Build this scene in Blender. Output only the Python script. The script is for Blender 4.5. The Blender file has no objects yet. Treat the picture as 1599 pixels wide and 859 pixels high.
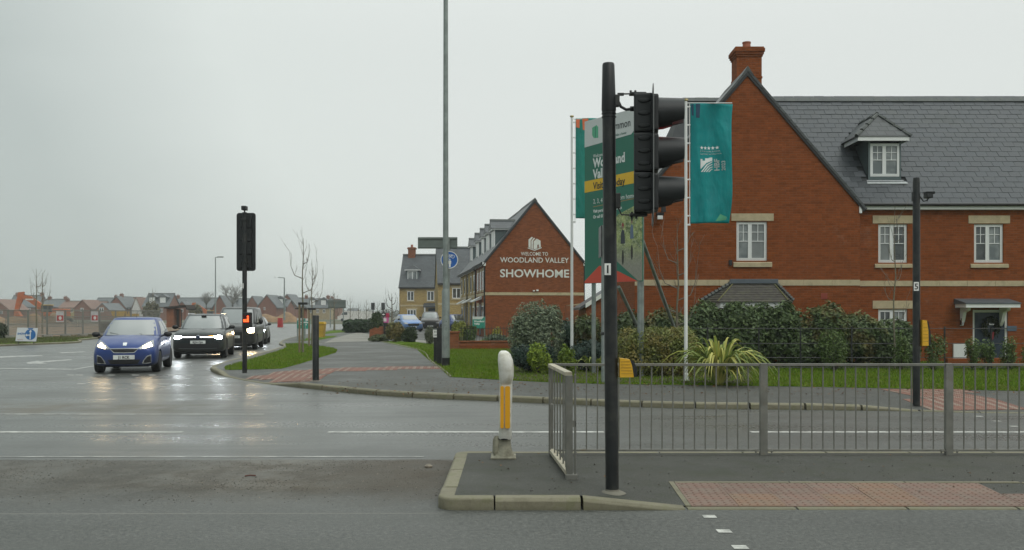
import bpy, bmesh, math, random
import numpy as np
from mathutils import Vector, Matrix
from mathutils.bvhtree import BVHTree
from math import radians as R, sin, cos, pi
random.seed(7); rng = np.random.default_rng(11)
S = bpy.context.scene; COL = S.collection

# ---------------------------------------------------------------- camera
F, HZ, CX, HC = 1450.0, 490.0, 799.5, 1.62
cam = bpy.data.objects.new('camera', bpy.data.cameras.new('camera')); COL.objects.link(cam)
cam.location = (0, 0, HC); cam.rotation_euler = (pi/2, 0, 0)
cam.data.sensor_width = 36.0; cam.data.lens = F/1599*36
cam.data.shift_y = (HZ-429.5)/1599; cam.data.clip_end = 9000; cam.data.clip_start = .1
S.camera = cam
S.view_settings.view_transform = 'Standard'; S.view_settings.look = 'None'
S.view_settings.exposure = 0; S.view_settings.gamma = 1

# ---------------------------------------------------------------- world: overcast sky, brighter towards the thinner cloud ahead
SUN_EL, SUN_AZ = R(48), R(150)      # azimuth clockwise from +Y: behind the viewer's right shoulder, chosen so the facades get light
GLOW = (.52, .72, .46)              # the thinner, paler part of the cloud deck, ahead and to the right
W = bpy.data.worlds.new('World'); S.world = W; W.use_nodes = True
nt = W.node_tree; nt.nodes.clear()
out = nt.nodes.new('ShaderNodeOutputWorld'); bg = nt.nodes.new('ShaderNodeBackground')
sky = nt.nodes.new('ShaderNodeTexSky'); sky.sky_type = 'NISHITA'; sky.sun_disc = False
sky.sun_elevation = SUN_EL; sky.sun_rotation = SUN_AZ; sky.air_density = 1; sky.dust_density = 6; sky.ozone_density = 1
tc = nt.nodes.new('ShaderNodeTexCoord')
sd = nt.nodes.new('ShaderNodeVectorMath'); sd.operation = 'DOT_PRODUCT'
sv = (sin(SUN_AZ)*cos(SUN_EL), cos(SUN_AZ)*cos(SUN_EL), sin(SUN_EL)); sd.inputs[1].default_value = GLOW
nt.links.new(tc.outputs['Generated'], sd.inputs[0])
mr = nt.nodes.new('ShaderNodeMapRange'); mr.inputs['From Min'].default_value = -.2; mr.inputs['From Max'].default_value = 1.0
mr.interpolation_type = 'SMOOTHSTEP'; nt.links.new(sd.outputs['Value'], mr.inputs['Value'])
mp = nt.nodes.new('ShaderNodeMapping'); mp.inputs['Scale'].default_value = (1.2, 1.2, 3.5); nt.links.new(tc.outputs['Generated'], mp.inputs[0])
ns = nt.nodes.new('ShaderNodeTexNoise'); ns.inputs['Scale'].default_value = 1.3; ns.inputs['Detail'].default_value = 4
nt.links.new(mp.outputs[0], ns.inputs['Vector'])
ad = nt.nodes.new('ShaderNodeMath'); ad.operation = 'MULTIPLY_ADD'; ad.inputs[1].default_value = .22; ad.inputs[2].default_value = -.11
nt.links.new(ns.outputs['Fac'], ad.inputs[0])
a2 = nt.nodes.new('ShaderNodeMath'); a2.operation = 'ADD'; nt.links.new(mr.outputs[0], a2.inputs[0]); nt.links.new(ad.outputs[0], a2.inputs[1])
cr = nt.nodes.new('ShaderNodeValToRGB'); nt.links.new(a2.outputs[0], cr.inputs[0])
CLOUD = 11.6
cr.color_ramp.elements[0].position = .0; cr.color_ramp.elements[0].color = (.33, .375, .365, 1)
cr.color_ramp.elements[1].position = 1.0; cr.color_ramp.elements[1].color = (.68, .715, .69, 1)
e = cr.color_ramp.elements.new(.60); e.color = (.46, .51, .49, 1)
e = cr.color_ramp.elements.new(.80); e.color = (.66, .705, .675, 1)
sc = nt.nodes.new('ShaderNodeVectorMath'); sc.operation = 'SCALE'; sc.inputs['Scale'].default_value = CLOUD
sz_ = nt.nodes.new('ShaderNodeSeparateXYZ'); nt.links.new(tc.outputs['Generated'], sz_.inputs[0])
zn = nt.nodes.new('ShaderNodeMapRange'); zn.interpolation_type = 'SMOOTHSTEP'; zn.inputs['From Min'].default_value = .25; zn.inputs['From Max'].default_value = .95; zn.inputs['To Min'].default_value = CLOUD; zn.inputs['To Max'].default_value = CLOUD*2.3
nt.links.new(sz_.outputs['Z'], zn.inputs['Value']); nt.links.new(zn.outputs[0], sc.inputs['Scale'])    # an overcast sky is brighter overhead
nt.links.new(cr.outputs[0], sc.inputs[0])
mx = nt.nodes.new('ShaderNodeMix'); mx.data_type = 'RGBA'; mx.inputs[0].default_value = .93   # cloud deck over the clear sky
nt.links.new(sky.outputs[0], mx.inputs[6]); nt.links.new(sc.outputs[0], mx.inputs[7])
nt.links.new(mx.outputs[2], bg.inputs[0]); bg.inputs[1].default_value = 0.1
nt.links.new(bg.outputs[0], out.inputs[0])
sun = bpy.data.objects.new('sun', bpy.data.lights.new('sun', 'SUN')); COL.objects.link(sun)
sun.data.energy = 1.0; sun.data.angle = R(40); sun.data.color = (1, .97, .93)
sun.rotation_euler = Vector(sv).to_track_quat('Z', 'Y').to_euler()

# ---------------------------------------------------------------- helpers
def G(px, py, z=0.0):
    Y = F*(HC-z)/(py-HZ); return Vector(((px-CX)*Y/F, Y, z))
def P(px, py, Y): return Vector(((px-CX)*Y/F, Y, HC+(HZ-py)*Y/F))

class NT:
    def __init__(s, m): s.t = m.node_tree; s.t.nodes.clear()
    def n(s, ty, ins=None, **kw):
        nd = s.t.nodes.new('ShaderNode'+ty)
        for k, v in kw.items(): setattr(nd, k, v)
        for k, v in (ins or {}).items():
            i = nd.inputs[k]
            if isinstance(v, bpy.types.NodeSocket): s.t.links.new(v, i)
            elif isinstance(v, (tuple, list)) and len(v) == 3 and i.type == 'RGBA': i.default_value = (*v, 1)
            else: i.default_value = v
        return nd
    def math(s, op, a, b=0.0, c=0.0, clamp=False):
        nd = s.t.nodes.new('ShaderNodeMath'); nd.operation = op; nd.use_clamp = clamp
        for i, v in enumerate((a, b, c)):
            if isinstance(v, bpy.types.NodeSocket): s.t.links.new(v, nd.inputs[i])
            else: nd.inputs[i].default_value = v
        return nd.outputs[0]
    def noise(s, vec, scale, detail=3, rough=.5):
        return s.n('TexNoise', {'Vector': vec, 'Scale': scale, 'Detail': detail, 'Roughness': rough}).outputs['Fac']
    def mix(s, f, a, b, mode='MIX'):
        nd = s.t.nodes.new('ShaderNodeMix'); nd.data_type = 'RGBA'; nd.blend_type = mode
        for i, v in ((0, f), (6, a), (7, b)):
            if isinstance(v, bpy.types.NodeSocket): s.t.links.new(v, nd.inputs[i])
            elif i == 0: nd.inputs[i].default_value = v
            else: nd.inputs[i].default_value = (*v, 1) if len(v) == 3 else v
        return nd.outputs[2]
    def ramp(s, f, lo, hi, a=0.0, b=1.0, smooth=False):
        return s.n('MapRange', {'Value': f, 'From Min': lo, 'From Max': hi, 'To Min': a, 'To Max': b}, interpolation_type='SMOOTHSTEP' if smooth else 'LINEAR').outputs[0]
    def obj(s): return s.n('TexCoord').outputs['Object']
    def sep(s, v): return s.n('SeparateXYZ', {0: v}).outputs
    def comb(s, x, y, z): return s.n('CombineXYZ', {0: x, 1: y, 2: z}).outputs[0]
    def bump(s, h, st=.3, d=.01): return s.n('Bump', {'Height': h, 'Strength': st, 'Distance': d}).outputs[0]
    def out(s, **k):
        p = s.n('BsdfPrincipled', {kk.replace('_', ' '): v for kk, v in k.items()})
        s.n('OutputMaterial', {'Surface': p.outputs[0]}); return p
def newmat(name):
    m = bpy.data.materials.new(name); m.use_nodes = True; return m, NT(m)

def M(name, c, rough=.6, metal=0., var=.15, vs=4., bump=.0, bs=60., spec=.5, coat=0., dirt=None, ds=1.2, dth=.55):
    m, t = newmat(name); o = t.obj()
    n1 = t.noise(o, vs, 5, .6)
    col = t.mix(t.ramp(n1, .3, .7), tuple(x*(1-var) for x in c), tuple(min(1, x*(1+var)) for x in c))
    if dirt:
        d = t.ramp(t.noise(o, ds, 6, .65), dth-.06, dth+.14)
        col = t.mix(t.math('MULTIPLY', d, .75), col, dirt)
    rr = t.ramp(n1, .25, .75, max(.03, rough-.07), min(1, rough+.07))
    k = dict(Base_Color=col, Roughness=rr, Metallic=metal, Coat_Weight=coat, Coat_Roughness=.06)
    k['Specular_IOR_Level'] = spec
    if bump: k['Normal'] = t.bump(t.noise(o, bs, 3), bump, .01)
    t.out(**k); return m
def emis(name, c, e, base=(.02, .02, .02)):
    m, t = newmat(name); t.out(Base_Color=base, Emission_Color=c, Emission_Strength=e, Roughness=.4); return m

def brick(name, c1, c2, mortar, sx=1.0, blotch=.25, strength=.5, rough=.9):
    m, t = newmat(name); o = t.obj(); x, y, z = t.sep(o)
    v = t.comb(t.math('ADD', x, y), z, 0.0)
    b = t.n('TexBrick', {'Vector': v, 'Color1': c1, 'Color2': c2, 'Mortar': mortar, 'Scale': sx, 'Mortar Size': .009, 'Mortar Smooth': .3, 'Bias': -.1,
                         'Brick Width': .225, 'Row Height': .075}, offset=.5)
    n1 = t.noise(o, .35, 5, .65); n2 = t.noise(o, 9, 4, .7)
    c = t.mix(t.ramp(n1, .3, .7, .0, blotch), b.outputs['Color'], tuple(x*.55 for x in c1))
    c = t.mix(t.ramp(n2, .35, .75, .0, .35), c, tuple(min(1, x*1.35) for x in c2))
    ef = t.ramp(t.noise(o, .9, 6, .7), .60, .74, 0, .15)
    c = t.mix(ef, c, (.42, .34, .28))
    h = t.math('MULTIPLY_ADD', b.outputs['Fac'], -1.0, t.math('MULTIPLY', n2, .5))
    # single darker and paler bricks
    cell = t.n('TexWhiteNoise', {'Vector': t.comb(t.math('FLOOR', t.math('DIVIDE', t.math('ADD', t.math('ADD', x, y), t.math('MULTIPLY', t.math('MODULO', t.math('FLOOR', t.math('DIVIDE', z, .075)), 2.0), .1125)), .225)), t.math('FLOOR', t.math('DIVIDE', z, .075)), 0.0)}, noise_dimensions='3D').outputs['Value']
    c = t.mix(t.ramp(cell, .78, .95, 0, .26), c, tuple(q*.45 for q in c1)); c = t.mix(t.ramp(cell, .0, .12, .2, 0), c, tuple(min(1, q*1.45) for q in c2))
    t.out(Base_Color=c, Roughness=rough, Specular_IOR_Level=.12, Normal=t.bump(h, strength, .012)); return m
def rooftile(name, c, w=.36, h=.265, rough=.45, var=.3):
    m, t = newmat(name); o = t.obj(); x, y, z = t.sep(o)
    v = t.comb(t.math('ADD', x, t.math('MULTIPLY', y, .37)), z, 0.0)
    b = t.n('TexBrick', {'Vector': v, 'Color1': tuple(q*(1-var) for q in c), 'Color2': tuple(q*(1+var) for q in c), 'Mortar': tuple(q*.3 for q in c),
                         'Scale': 1.0, 'Mortar Size': .012, 'Brick Width': w, 'Row Height': h*.75}, offset=.5)
    n1 = t.noise(o, .6, 5, .6)
    cc = t.mix(t.ramp(n1, .3, .75, 0, .35), b.outputs['Color'], tuple(q*1.5 for q in c))
    t.out(Base_Color=cc, Roughness=rough, Normal=t.bump(b.outputs['Fac'], -.5, .02)); return m
def leafmat(name, dark, light, rough=.5, tint=None, tz=None, spec=.3):
    m, t = newmat(name)
    r = t.n('NewGeometry').outputs['Random Per Island']
    o = t.obj(); n1 = t.noise(o, 2.2, 3)
    c = t.mix(r, dark, light)
    if tint: c = t.mix(t.math('MULTIPLY', t.ramp(n1, .45, .65), .8), c, tint)
    p = t.n('BsdfPrincipled', {'Base Color': c, 'Roughness': rough, 'Specular IOR Level': spec})
    tr = t.n('BsdfTranslucent', {'Color': c}); mxx = t.n('MixShader', {0: .22, 1: p.outputs[0], 2: tr.outputs[0]})
    t.n('OutputMaterial', {'Surface': mxx.outputs[0]}); return m

FR = {}
def frame(o):
    M4 = Matrix.Identity(4)
    while o is not None:
        M4 = o.matrix_basis @ M4 if False else (o.matrix_basis @ M4); o = o.parent
    return M4
def link(name, mesh, mat, parent=None, kind=None, label=None):
    o = bpy.data.objects.new(name, mesh); COL.objects.link(o)
    if mat is not None and len(mesh.materials) == 0:
        for mm in (mat if isinstance(mat, (list, tuple)) else [mat]): mesh.materials.append(mm)
    if parent is not None: o.parent = parent
    if kind: o['kind'] = kind
    if label: o['label'] = label
    return o
def tag(o, label, cat, group=None, kind=None):
    o['label'] = label; o['category'] = cat
    if group: o['group'] = group
    if kind: o['kind'] = kind
    return o
def thing(name, label, cat, loc=(0, 0, 0), rz=0., group=None):
    o = bpy.data.objects.new(name, None); COL.objects.link(o); o.empty_display_size = .2
    o.location = loc; o.rotation_euler = (0, 0, rz); return tag(o, label, cat, group)

class MB:
    """collects shapes; world=True verts are brought into the parent's frame by build()"""
    def __init__(s): s.v = []; s.f = []; s.m = []
    def add(s, vs, fs, mi=0):
        b = len(s.v); s.v += [tuple(v) for v in vs]; s.f += [tuple(i+b for i in f) for f in fs]; s.m += [mi]*len(fs); return s
    def box(s, a, b, mi=0):
        x0, y0, z0 = a; x1, y1, z1 = b
        x0, x1 = min(x0, x1), max(x0, x1); y0, y1 = min(y0, y1), max(y0, y1); z0, z1 = min(z0, z1), max(z0, z1)
        vs = [(x0,y0,z0),(x1,y0,z0),(x1,y1,z0),(x0,y1,z0),(x0,y0,z1),(x1,y0,z1),(x1,y1,z1),(x0,y1,z1)]
        return s.add(vs, [(0,3,2,1),(4,5,6,7),(0,1,5,4),(1,2,6,5),(2,3,7,6),(3,0,4,7)], mi)
    def cbox(s, c, d, mi=0): return s.box([c[i]-d[i]/2 for i in range(3)], [c[i]+d[i]/2 for i in range(3)], mi)
    def bbox(s, a, b, bev=.01, mi=0):   # box with chamfered edges
        bm = bmesh.new(); mm = MB().box(a, b)
        vs = [bm.verts.new(v) for v in mm.v]; [bm.faces.new([vs[i] for i in f]) for f in mm.f]
        bmesh.ops.bevel(bm, geom=list(bm.edges), offset=bev, segments=2, affect='EDGES', profile=.6)
        bm.verts.index_update(); s.add([v.co for v in bm.verts], [[v.index for v in f.verts] for f in bm.faces], mi); bm.free(); return s
    def tube(s, pts, r, n=8, mi=0, cap=True):
        pts = [Vector(p) for p in pts]; rs = r if isinstance(r, (list, tuple)) else [r]*len(pts)
        b = len(s.v); up = None
        for i, p in enumerate(pts):
            d = (pts[min(i+1, len(pts)-1)]-pts[max(i-1, 0)]).normalized()
            if up is None: up = Vector((0, 0, 1)) if abs(d.z) < .9 else Vector((1, 0, 0))
            a = d.cross(up).normalized(); c = a.cross(d).normalized(); up = c
            for k in range(n):
                t = 2*pi*k/n; s.v.append(tuple(p+(a*cos(t)+c*sin(t))*rs[i]))
        for i in range(len(pts)-1):
            for k in range(n):
                k2 = (k+1) % n; s.f.append((b+i*n+k, b+i*n+k2, b+(i+1)*n+k2, b+(i+1)*n+k)); s.m.append(mi)
        if cap:
            s.f.append(tuple(b+k for k in range(n-1, -1, -1))); s.m.append(mi)
            e = b+(len(pts)-1)*n; s.f.append(tuple(e+k for k in range(n))); s.m.append(mi)
        return s
    def prism(s, poly, a, b, axis='y', mi=0):   # poly (u,w): y -> (u,*,w); x -> (*,u,w); z -> (u,w,*)
        f = {'y': lambda u, w, t: (u, t, w), 'x': lambda u, w, t: (t, u, w), 'z': lambda u, w, t: (u, w, t)}[axis]
        n = len(poly); vs = [f(u, w, a) for u, w in poly]+[f(u, w, b) for u, w in poly]
        return s.add(vs, [tuple(range(n-1, -1, -1)), tuple(range(n, 2*n))]+[(i, (i+1) % n, n+(i+1) % n, n+i) for i in range(n)], mi)
    def lathe(s, prof, c=(0, 0, 0), n=16, mi=0, axis='z', sx=1., sy=1.):
        b = len(s.v)
        for r, z in prof:
            for k in range(n):
                t = 2*pi*k/n; x, y = r*cos(t)*sx, r*sin(t)*sy
                if axis == 'z': p = (x, y, z)
                elif axis == 'y': p = (x, z, y)
                else: p = (z, x, y)
                s.v.append((p[0]+c[0], p[1]+c[1], p[2]+c[2]))
        for i in range(len(prof)-1):
            for k in range(n):
                k2 = (k+1) % n; s.f.append((b+i*n+k, b+i*n+k2, b+(i+1)*n+k2, b+(i+1)*n+k)); s.m.append(mi)
        for i, rev in ((0, True), (len(prof)-1, False)):
            if prof[i][0] > 1e-4:
                q = [b+i*n+k for k in range(n)]; s.f.append(tuple(q[::-1] if rev else q)); s.m.append(mi)
        return s
    def build(s, name, mat, parent=None, world=False, smooth=False, kind=None, label=None, fix=True, angle=None):
        vs = s.v
        if world and parent is not None:
            mi = frame(parent).inverted(); vs = [tuple(mi @ Vector(v)) for v in vs]
        me = bpy.data.meshes.new(name); me.from_pydata(vs, [], s.f); me.polygons.foreach_set('material_index', s.m)
        if fix:
            bm = bmesh.new(); bm.from_mesh(me); bmesh.ops.recalc_face_normals(bm, faces=bm.faces); bm.to_mesh(me); bm.free()
        if smooth:
            me.shade_smooth()
            me.set_sharp_from_angle(angle=R(angle or 38))
        me.update()
        return link(name, me, mat, parent, kind, label)

def text(parent, s, x, z, y, size, mat, name='lettering', align='LEFT', rot=None, off=0., ext=.002, squash=1., face=-1):
    """flat print in the XZ plane of the parent, read from -Y"""
    c = bpy.data.curves.new('t', 'FONT'); c.body = s; c.size = size; c.align_x = align; c.offset = off; c.extrude = ext; c.resolution_u = 3
    c.space_character = 1.02
    o = bpy.data.objects.new('t', c); COL.objects.link(o)
    dg = bpy.context.evaluated_depsgraph_get(); me = bpy.data.meshes.new_from_object(o.evaluated_get(dg))
    bpy.data.objects.remove(o)
    me.materials.clear()
    mt = Matrix.Translation((x, y, z)) @ (rot or Matrix.Identity(4)) @ Matrix.Rotation(pi/2, 4, 'X') @ Matrix.Diagonal((squash, 1, 1, 1))
    me.transform(mt); me.name = name
    return link(name, me, mat, parent)

def copy_tree(o, parent=None):
    c = o.copy(); COL.objects.link(c)
    if parent is not None: c.parent = parent
    for ch in [q for q in bpy.data.objects if q.parent == o]: copy_tree(ch, c)
    return c

def tri_poly(pts, z, bottom=None, zf=None):
    """polygon sheet, optional skirts down to bottom; pts are XY"""
    bm = bmesh.new(); vs = [bm.verts.new((p[0], p[1], (zf(p[0], p[1]) if zf else z))) for p in pts]
    f = bm.faces.new(vs)
    if f.normal.z < 0 or (f.normal_update() or f.normal.z < 0): f.normal_flip()
    bmesh.ops.triangulate(bm, faces=[f])
    if bottom is not None:
        n = len(pts); vb = [bm.verts.new((p[0], p[1], bottom)) for p in pts]
        for i in range(n): bm.faces.new([vs[i], vs[(i+1) % n], vb[(i+1) % n], vb[i]])
    return bm
def sheet(name, pts, z, mat, bottom=None, kind='structure', parent=None):
    bm = tri_poly(pts, z, bottom); me = bpy.data.meshes.new(name); bm.to_mesh(me); bm.free()
    return link(name, me, mat, parent, kind)
def smooth_line(pts, step=.3):
    """Catmull-Rom through pts, resampled evenly"""
    P_ = [Vector(p) for p in pts]; o = []
    for i in range(len(P_)-1):
        p0, p1, p2, p3 = P_[max(i-1, 0)], P_[i], P_[i+1], P_[min(i+2, len(P_)-1)]
        for k in range(20):
            t = k/20; o.append(.5*((2*p1)+(-p0+p2)*t+(2*p0-5*p1+4*p2-p3)*t*t+(-p0+3*p1-3*p2+p3)*t**3))
    o.append(P_[-1]); r = [o[0]]; acc = 0
    for a, b in zip(o, o[1:]):
        L = (b-a).length
        while acc+L >= step:
            t = (step-acc)/L; a = a.lerp(b, t); r.append(a.copy()); L = (b-a).length; acc = 0
        acc += L
    r.append(o[-1]); return r
# ---------------------------------------------------------------- materials of the setting
def road_mat():
    m, t = newmat('wet_asphalt'); o = t.obj(); x, y, z = t.sep(o)
    st = t.comb(t.math('MULTIPLY', x, .10), t.math('MULTIPLY', y, .9), 0.0)
    band = t.noise(st, 1.6, 4, .6); big = t.noise(o, .45, 5, .6); fine = t.noise(o, 90, 3, .8); grit = t.noise(o, 260, 2, .8)
    ag = t.noise(o, 24, 5, .8); c = t.mix(t.ramp(fine, .38, .62), (.034, .038, .036), (.105, .108, .098)); c = t.mix(t.ramp(ag, .50, .64, 0, .8), c, (.17, .17, .155)); c = t.mix(t.ramp(ag, .47, .36, 0, .9), c, (.012, .013, .013))
    c = t.mix(t.ramp(band, .40, .66, 0, .5), c, (.105, .108, .10))
    c = t.mix(t.ramp(big, .5, .75, 0, .3), c, (.05, .05, .046))
    # dried mud and grit lying in the gap of the refuge
    dn = t.noise(o, 1.3, 6, .7)
    yy = t.math('ADD', y, t.math('MULTIPLY_ADD', dn, .8, -.4)); y2 = t.math('ADD', y, t.math('MULTIPLY_ADD', t.noise(o, 2.5, 5, .7), .30, -.15))
    dm = t.math('MULTIPLY', t.ramp(yy, 7.6, 8.9, 0, 1, True), t.ramp(y2, 10.22, 10.36, 1, 0, True))
    dm = t.math('MULTIPLY', dm, t.ramp(x, -.5, -.3, 1, 0))
    xr = t.ramp(t.math('ADD', x, t.math('MULTIPLY', dn, 1.5)), -3.6, -1.2, .55, 1.0, True)
    stony = t.ramp(t.noise(o, 38, 4, .8), .45, .72)
    mott = t.noise(o, 1.1, 6, .75); dc = t.mix(stony, (.085, .072, .055), (.22, .20, .165)); dc = t.mix(t.ramp(mott, .46, .62, 0, .8), dc, (.19, .185, .165)); dc = t.mix(t.ramp(mott, .50, .38, 0, .75), dc, (.062, .053, .040)); dc = t.mix(t.math('MULTIPLY', t.ramp(x, -2.6, -1.2, 0, .8, True), t.ramp(stony, .2, .8, 1, .4)), dc, (.072, .058, .042))
    dcol = t.mix(t.math('MULTIPLY', dm, t.math('MULTIPLY', xr, t.ramp(dn, .2, .6, .5, .95))), c, dc)
    # tan silt along lane edges
    silt = t.math('MULTIPLY', t.ramp(y, 14.4, 15.3, 0, 1, True), t.ramp(y, 16.2, 17.6, 1, 0, True))
    silt = t.math('MULTIPLY', t.math('MULTIPLY', silt, t.ramp(x, -4.0, -6.0, 0, 1)), t.ramp(dn, .35, .6, 0, .7))
    dcol = t.mix(silt, dcol, (.13, .115, .088))
    seam = t.math('MULTIPLY', t.ramp(t.math('ABSOLUTE', t.math('SUBTRACT', t.math('ADD', y, t.math('MULTIPLY', t.noise(o, .35, 2), .12)), 7.60)), .0, .022, 1, 0), t.ramp(x, -.5, -.7, 0, .6))
    dcol = t.mix(seam, dcol, (.2, .19, .165))
    wet = t.ramp(t.math('ADD', t.math('MULTIPLY', band, .6), t.math('MULTIPLY', big, .5)), .42, .68, .22, .42)
    near = t.ramp(y, 7.2, 12.0, .22, 0.0)
    rough = t.math('ADD', t.math('ADD', wet, near), t.math('ADD', t.math('MULTIPLY', dm, .35), t.math('ADD', t.math('MULTIPLY', silt, .35), t.ramp(ag, .35, .65, -.06, .10))), clamp=True)
    hgt = t.math('ADD', t.math('ADD', t.math('MULTIPLY', fine, .8), t.math('MULTIPLY', grit, .4)), t.math('MULTIPLY', ag, 2.2))
    hgt = t.math('ADD', hgt, t.math('MULTIPLY', t.math('MULTIPLY', stony, dm), 2.0))
    t.out(Base_Color=dcol, Roughness=rough, Specular_IOR_Level=t.ramp(y, 7.0, 13.0, .32, .5), Normal=t.bump(hgt, .55, .006)); return m
def pave_mat(name, a, b, rough=.6, moss=0.):
    m, t = newmat(name); o = t.obj()
    fine = t.noise(o, 110, 3, .8); mid = t.noise(o, 3.5, 5, .65); big = t.noise(o, .5, 4, .6)
    c = t.mix(t.ramp(fine, .35, .68), a, b)
    c = t.mix(t.ramp(mid, .45, .75, 0, .45), c, tuple(q*.6 for q in a))
    c = t.mix(t.ramp(big, .5, .7, 0, .4), c, (.12, .115, .095))
    sp = t.ramp(t.noise(o, 42, 2, .5), .70, .74, 0, .6); c = t.mix(sp, c, (.3, .29, .26))
    if moss: c = t.mix(t.math('MULTIPLY', t.ramp(mid, .5, .65), moss), c, (.06, .075, .02))
    r = t.ramp(big, .35, .7, rough-.12, rough+.15)
    t.out(Base_Color=c, Roughness=r, Specular_IOR_Level=.3, Normal=t.bump(fine, .8, .012)); return m
def kerb_mat():
    m, t = newmat('kerb_concrete'); o = t.obj(); x, y, z = t.sep(o)
    n = t.noise(o, 6, 5, .7); f = t.noise(o, 70, 3, .7); r = t.n('ObjectInfo').outputs['Random']
    c = t.mix(t.ramp(n, .3, .7), (.14, .125, .08), (.29, .265, .19)); c = t.mix(t.ramp(f, .5, .75, 0, .5), c, (.13, .12, .09))
    c = t.mix(t.math('MULTIPLY', t.ramp(n, .5, .62), .55), c, (.10, .105, .035))
    low = t.ramp(t.math('ADD', z, t.math('MULTIPLY', n, .05)), .0, .06, .75, 0); c = t.mix(low, c, (.055, .058, .03))
    c = t.mix(t.math('MULTIPLY', r, .55), c, (.13, .12, .075))
    t.out(Base_Color=c, Roughness=.75, Normal=t.bump(f, .4, .008)); return m
def ground_mat():
    m, t = newmat('field_soil'); o = t.obj(); n = t.noise(o, .03, 5); n2 = t.noise(o, 1.0, 5)
    c = t.mix(t.ramp(n, .4, .6), (.06, .08, .03), (.12, .09, .055)); c = t.mix(t.ramp(n2, .3, .7, 0, .4), c, (.05, .06, .03))
    t.out(Base_Color=c, Roughness=.9); return m
def lawn_mat():
    m, t = newmat('lawn_turf'); o = t.obj(); n = t.noise(o, 1.2, 6, .7); n2 = t.noise(o, 30, 4, .8)
    c = t.mix(t.ramp(n, .38, .60), (.048, .095, .006), (.095, .16, .012)); c = t.mix(t.ramp(n2, .4, .7, 0, .6), c, (.12, .17, .03))
    t.out(Base_Color=c, Roughness=.95, Specular_IOR_Level=.05, Normal=t.bump(n2, .8, .03)); return m
ROAD, KERB, LAWN = road_mat(), kerb_mat(), lawn_mat()
PAVE = pave_mat('footway_asphalt', (.042, .045, .042), (.125, .124, .110), .6)
ISL = pave_mat('refuge_asphalt', (.032, .035, .031), (.095, .092, .076), .66, .15)
PATHC = pave_mat('concrete_slab_far', (.16, .15, .13), (.26, .25, .21), .6)
PAINT = M('road_paint', (.52, .52, .48), .45, var=.2, vs=9, dirt=(.16, .16, .15), ds=6, dth=.50)
WORN = M('worn_road_paint', (.46, .46, .43), .4, var=.25, vs=9, dirt=(.12, .12, .115), ds=5, dth=.44)

# ---------------------------------------------------------------- ground, road
sheet('ground', [(-3000, -200), (3000, -200), (3000, 6000), (-3000, 6000)], -.06, ground_mat())
sheet('road', [(-60, -6), (40, -6), (40, 18), (8, 30), (-5, 130), (-70, 170), (-70, 30)], 0.0, ROAD)

# far kerb line, given at road level (photograph readings turned into places on the ground)
kp = [(1900, 648), (1599, 646), (1500, 644.5), (1400, 642), (1240, 640), (1040, 637.4), (860, 630.5), (780, 627), (610, 619), (510, 610), (440, 602.5), (395, 597), (352, 588.5), (333, 582), (329, 577.5), (345, 571), (372, 563.5), (402, 556), (428, 548.5), (443, 542), (436, 537.5), (452, 530), (490, 521.5), (520, 516)]
KL = smooth_line([G(a, b, 0) for a, b in kp], .3)
cum = [0]
for a, b in zip(KL, KL[1:]): cum.append(cum[-1]+(b-a).length)
def s_of_px(px, py):
    g = G(px, py); return cum[min(range(len(KL)), key=lambda i: (KL[i]-g).length)]
sA, sB = s_of_px(1445, 643), s_of_px(425, 601); sC = s_of_px(352, 588)
def kz(s):     # kerb top height along the line: dropped at the two crossings
    if s < sA: h = .012
    elif s < sA+1.2: h = .012+(s-sA)/1.2*.093
    elif s < sB-1: h = .105
    elif s < sB: h = .105-(s-sB+1)*.093
    elif s < sC: h = .012
    elif s < sC+1: h = .012+(s-sC)*.093
    else: h = .105
    return h
def at(s):
    i = 1
    while i < len(cum)-1 and cum[i] < s: i += 1
    t = (s-cum[i-1])/max(1e-6, cum[i]-cum[i-1]); return KL[i-1].lerp(KL[i], t)
def nrm(s):
    d = (at(min(s+.2, cum[-1]))-at(max(s-.2, 0))).normalized(); return Vector((d.y, -d.x, 0))  # to the pavement side
KW, STEP, RAMPW = .145, .915, 1.5
# pavement: a strip behind the kerb that ramps up, then the flat sheet
n_ = int(cum[-1]/.3); ss = [i*cum[-1]/n_ for i in range(n_+1)]
side = 1 if (nrm(5)).y > 0 else -1
mb = MB(); vs = []; fs = []; inner = []
tA = s_of_px(329, 577.5)
for s in ss:
    p = at(s); n = nrm(s)*side
    w = RAMPW if s < tA-3 else max(.5, RAMPW-(s-tA+3)*.3)
    a = p+n*KW; b = p+n*w
    vs += [(a.x, a.y, kz(s)-.004), (b.x, b.y, .101)]; inner.append(b)
fs = [(2*i, 2*i+1, 2*i+3, 2*i+2) for i in range(len(ss)-1)]
mb.add(vs, fs); STRIP = mb.build('pavement_edge', PAVE, kind='structure')
ip = [inner[0]]
for p in inner[1:]:
    if (p-ip[-1]).length > .25: ip.append(p)
pv = [(p.x, p.y) for p in ip]+[(0, 150), (60, 150), (60, 15.2)]
sheet('pavement', pv, .101, PAVE)
def pz(x, y):   # height of the pavement at a point
    g = Vector((x, y, 0)); i = min(range(len(KL)), key=lambda k: (KL[k]-g).length); d = (KL[i]-g).length
    s = cum[i]; t = max(0, min(1, (d-KW)/(RAMPW-KW))); return (kz(s)-.004)*(1-t)+.101*t

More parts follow.
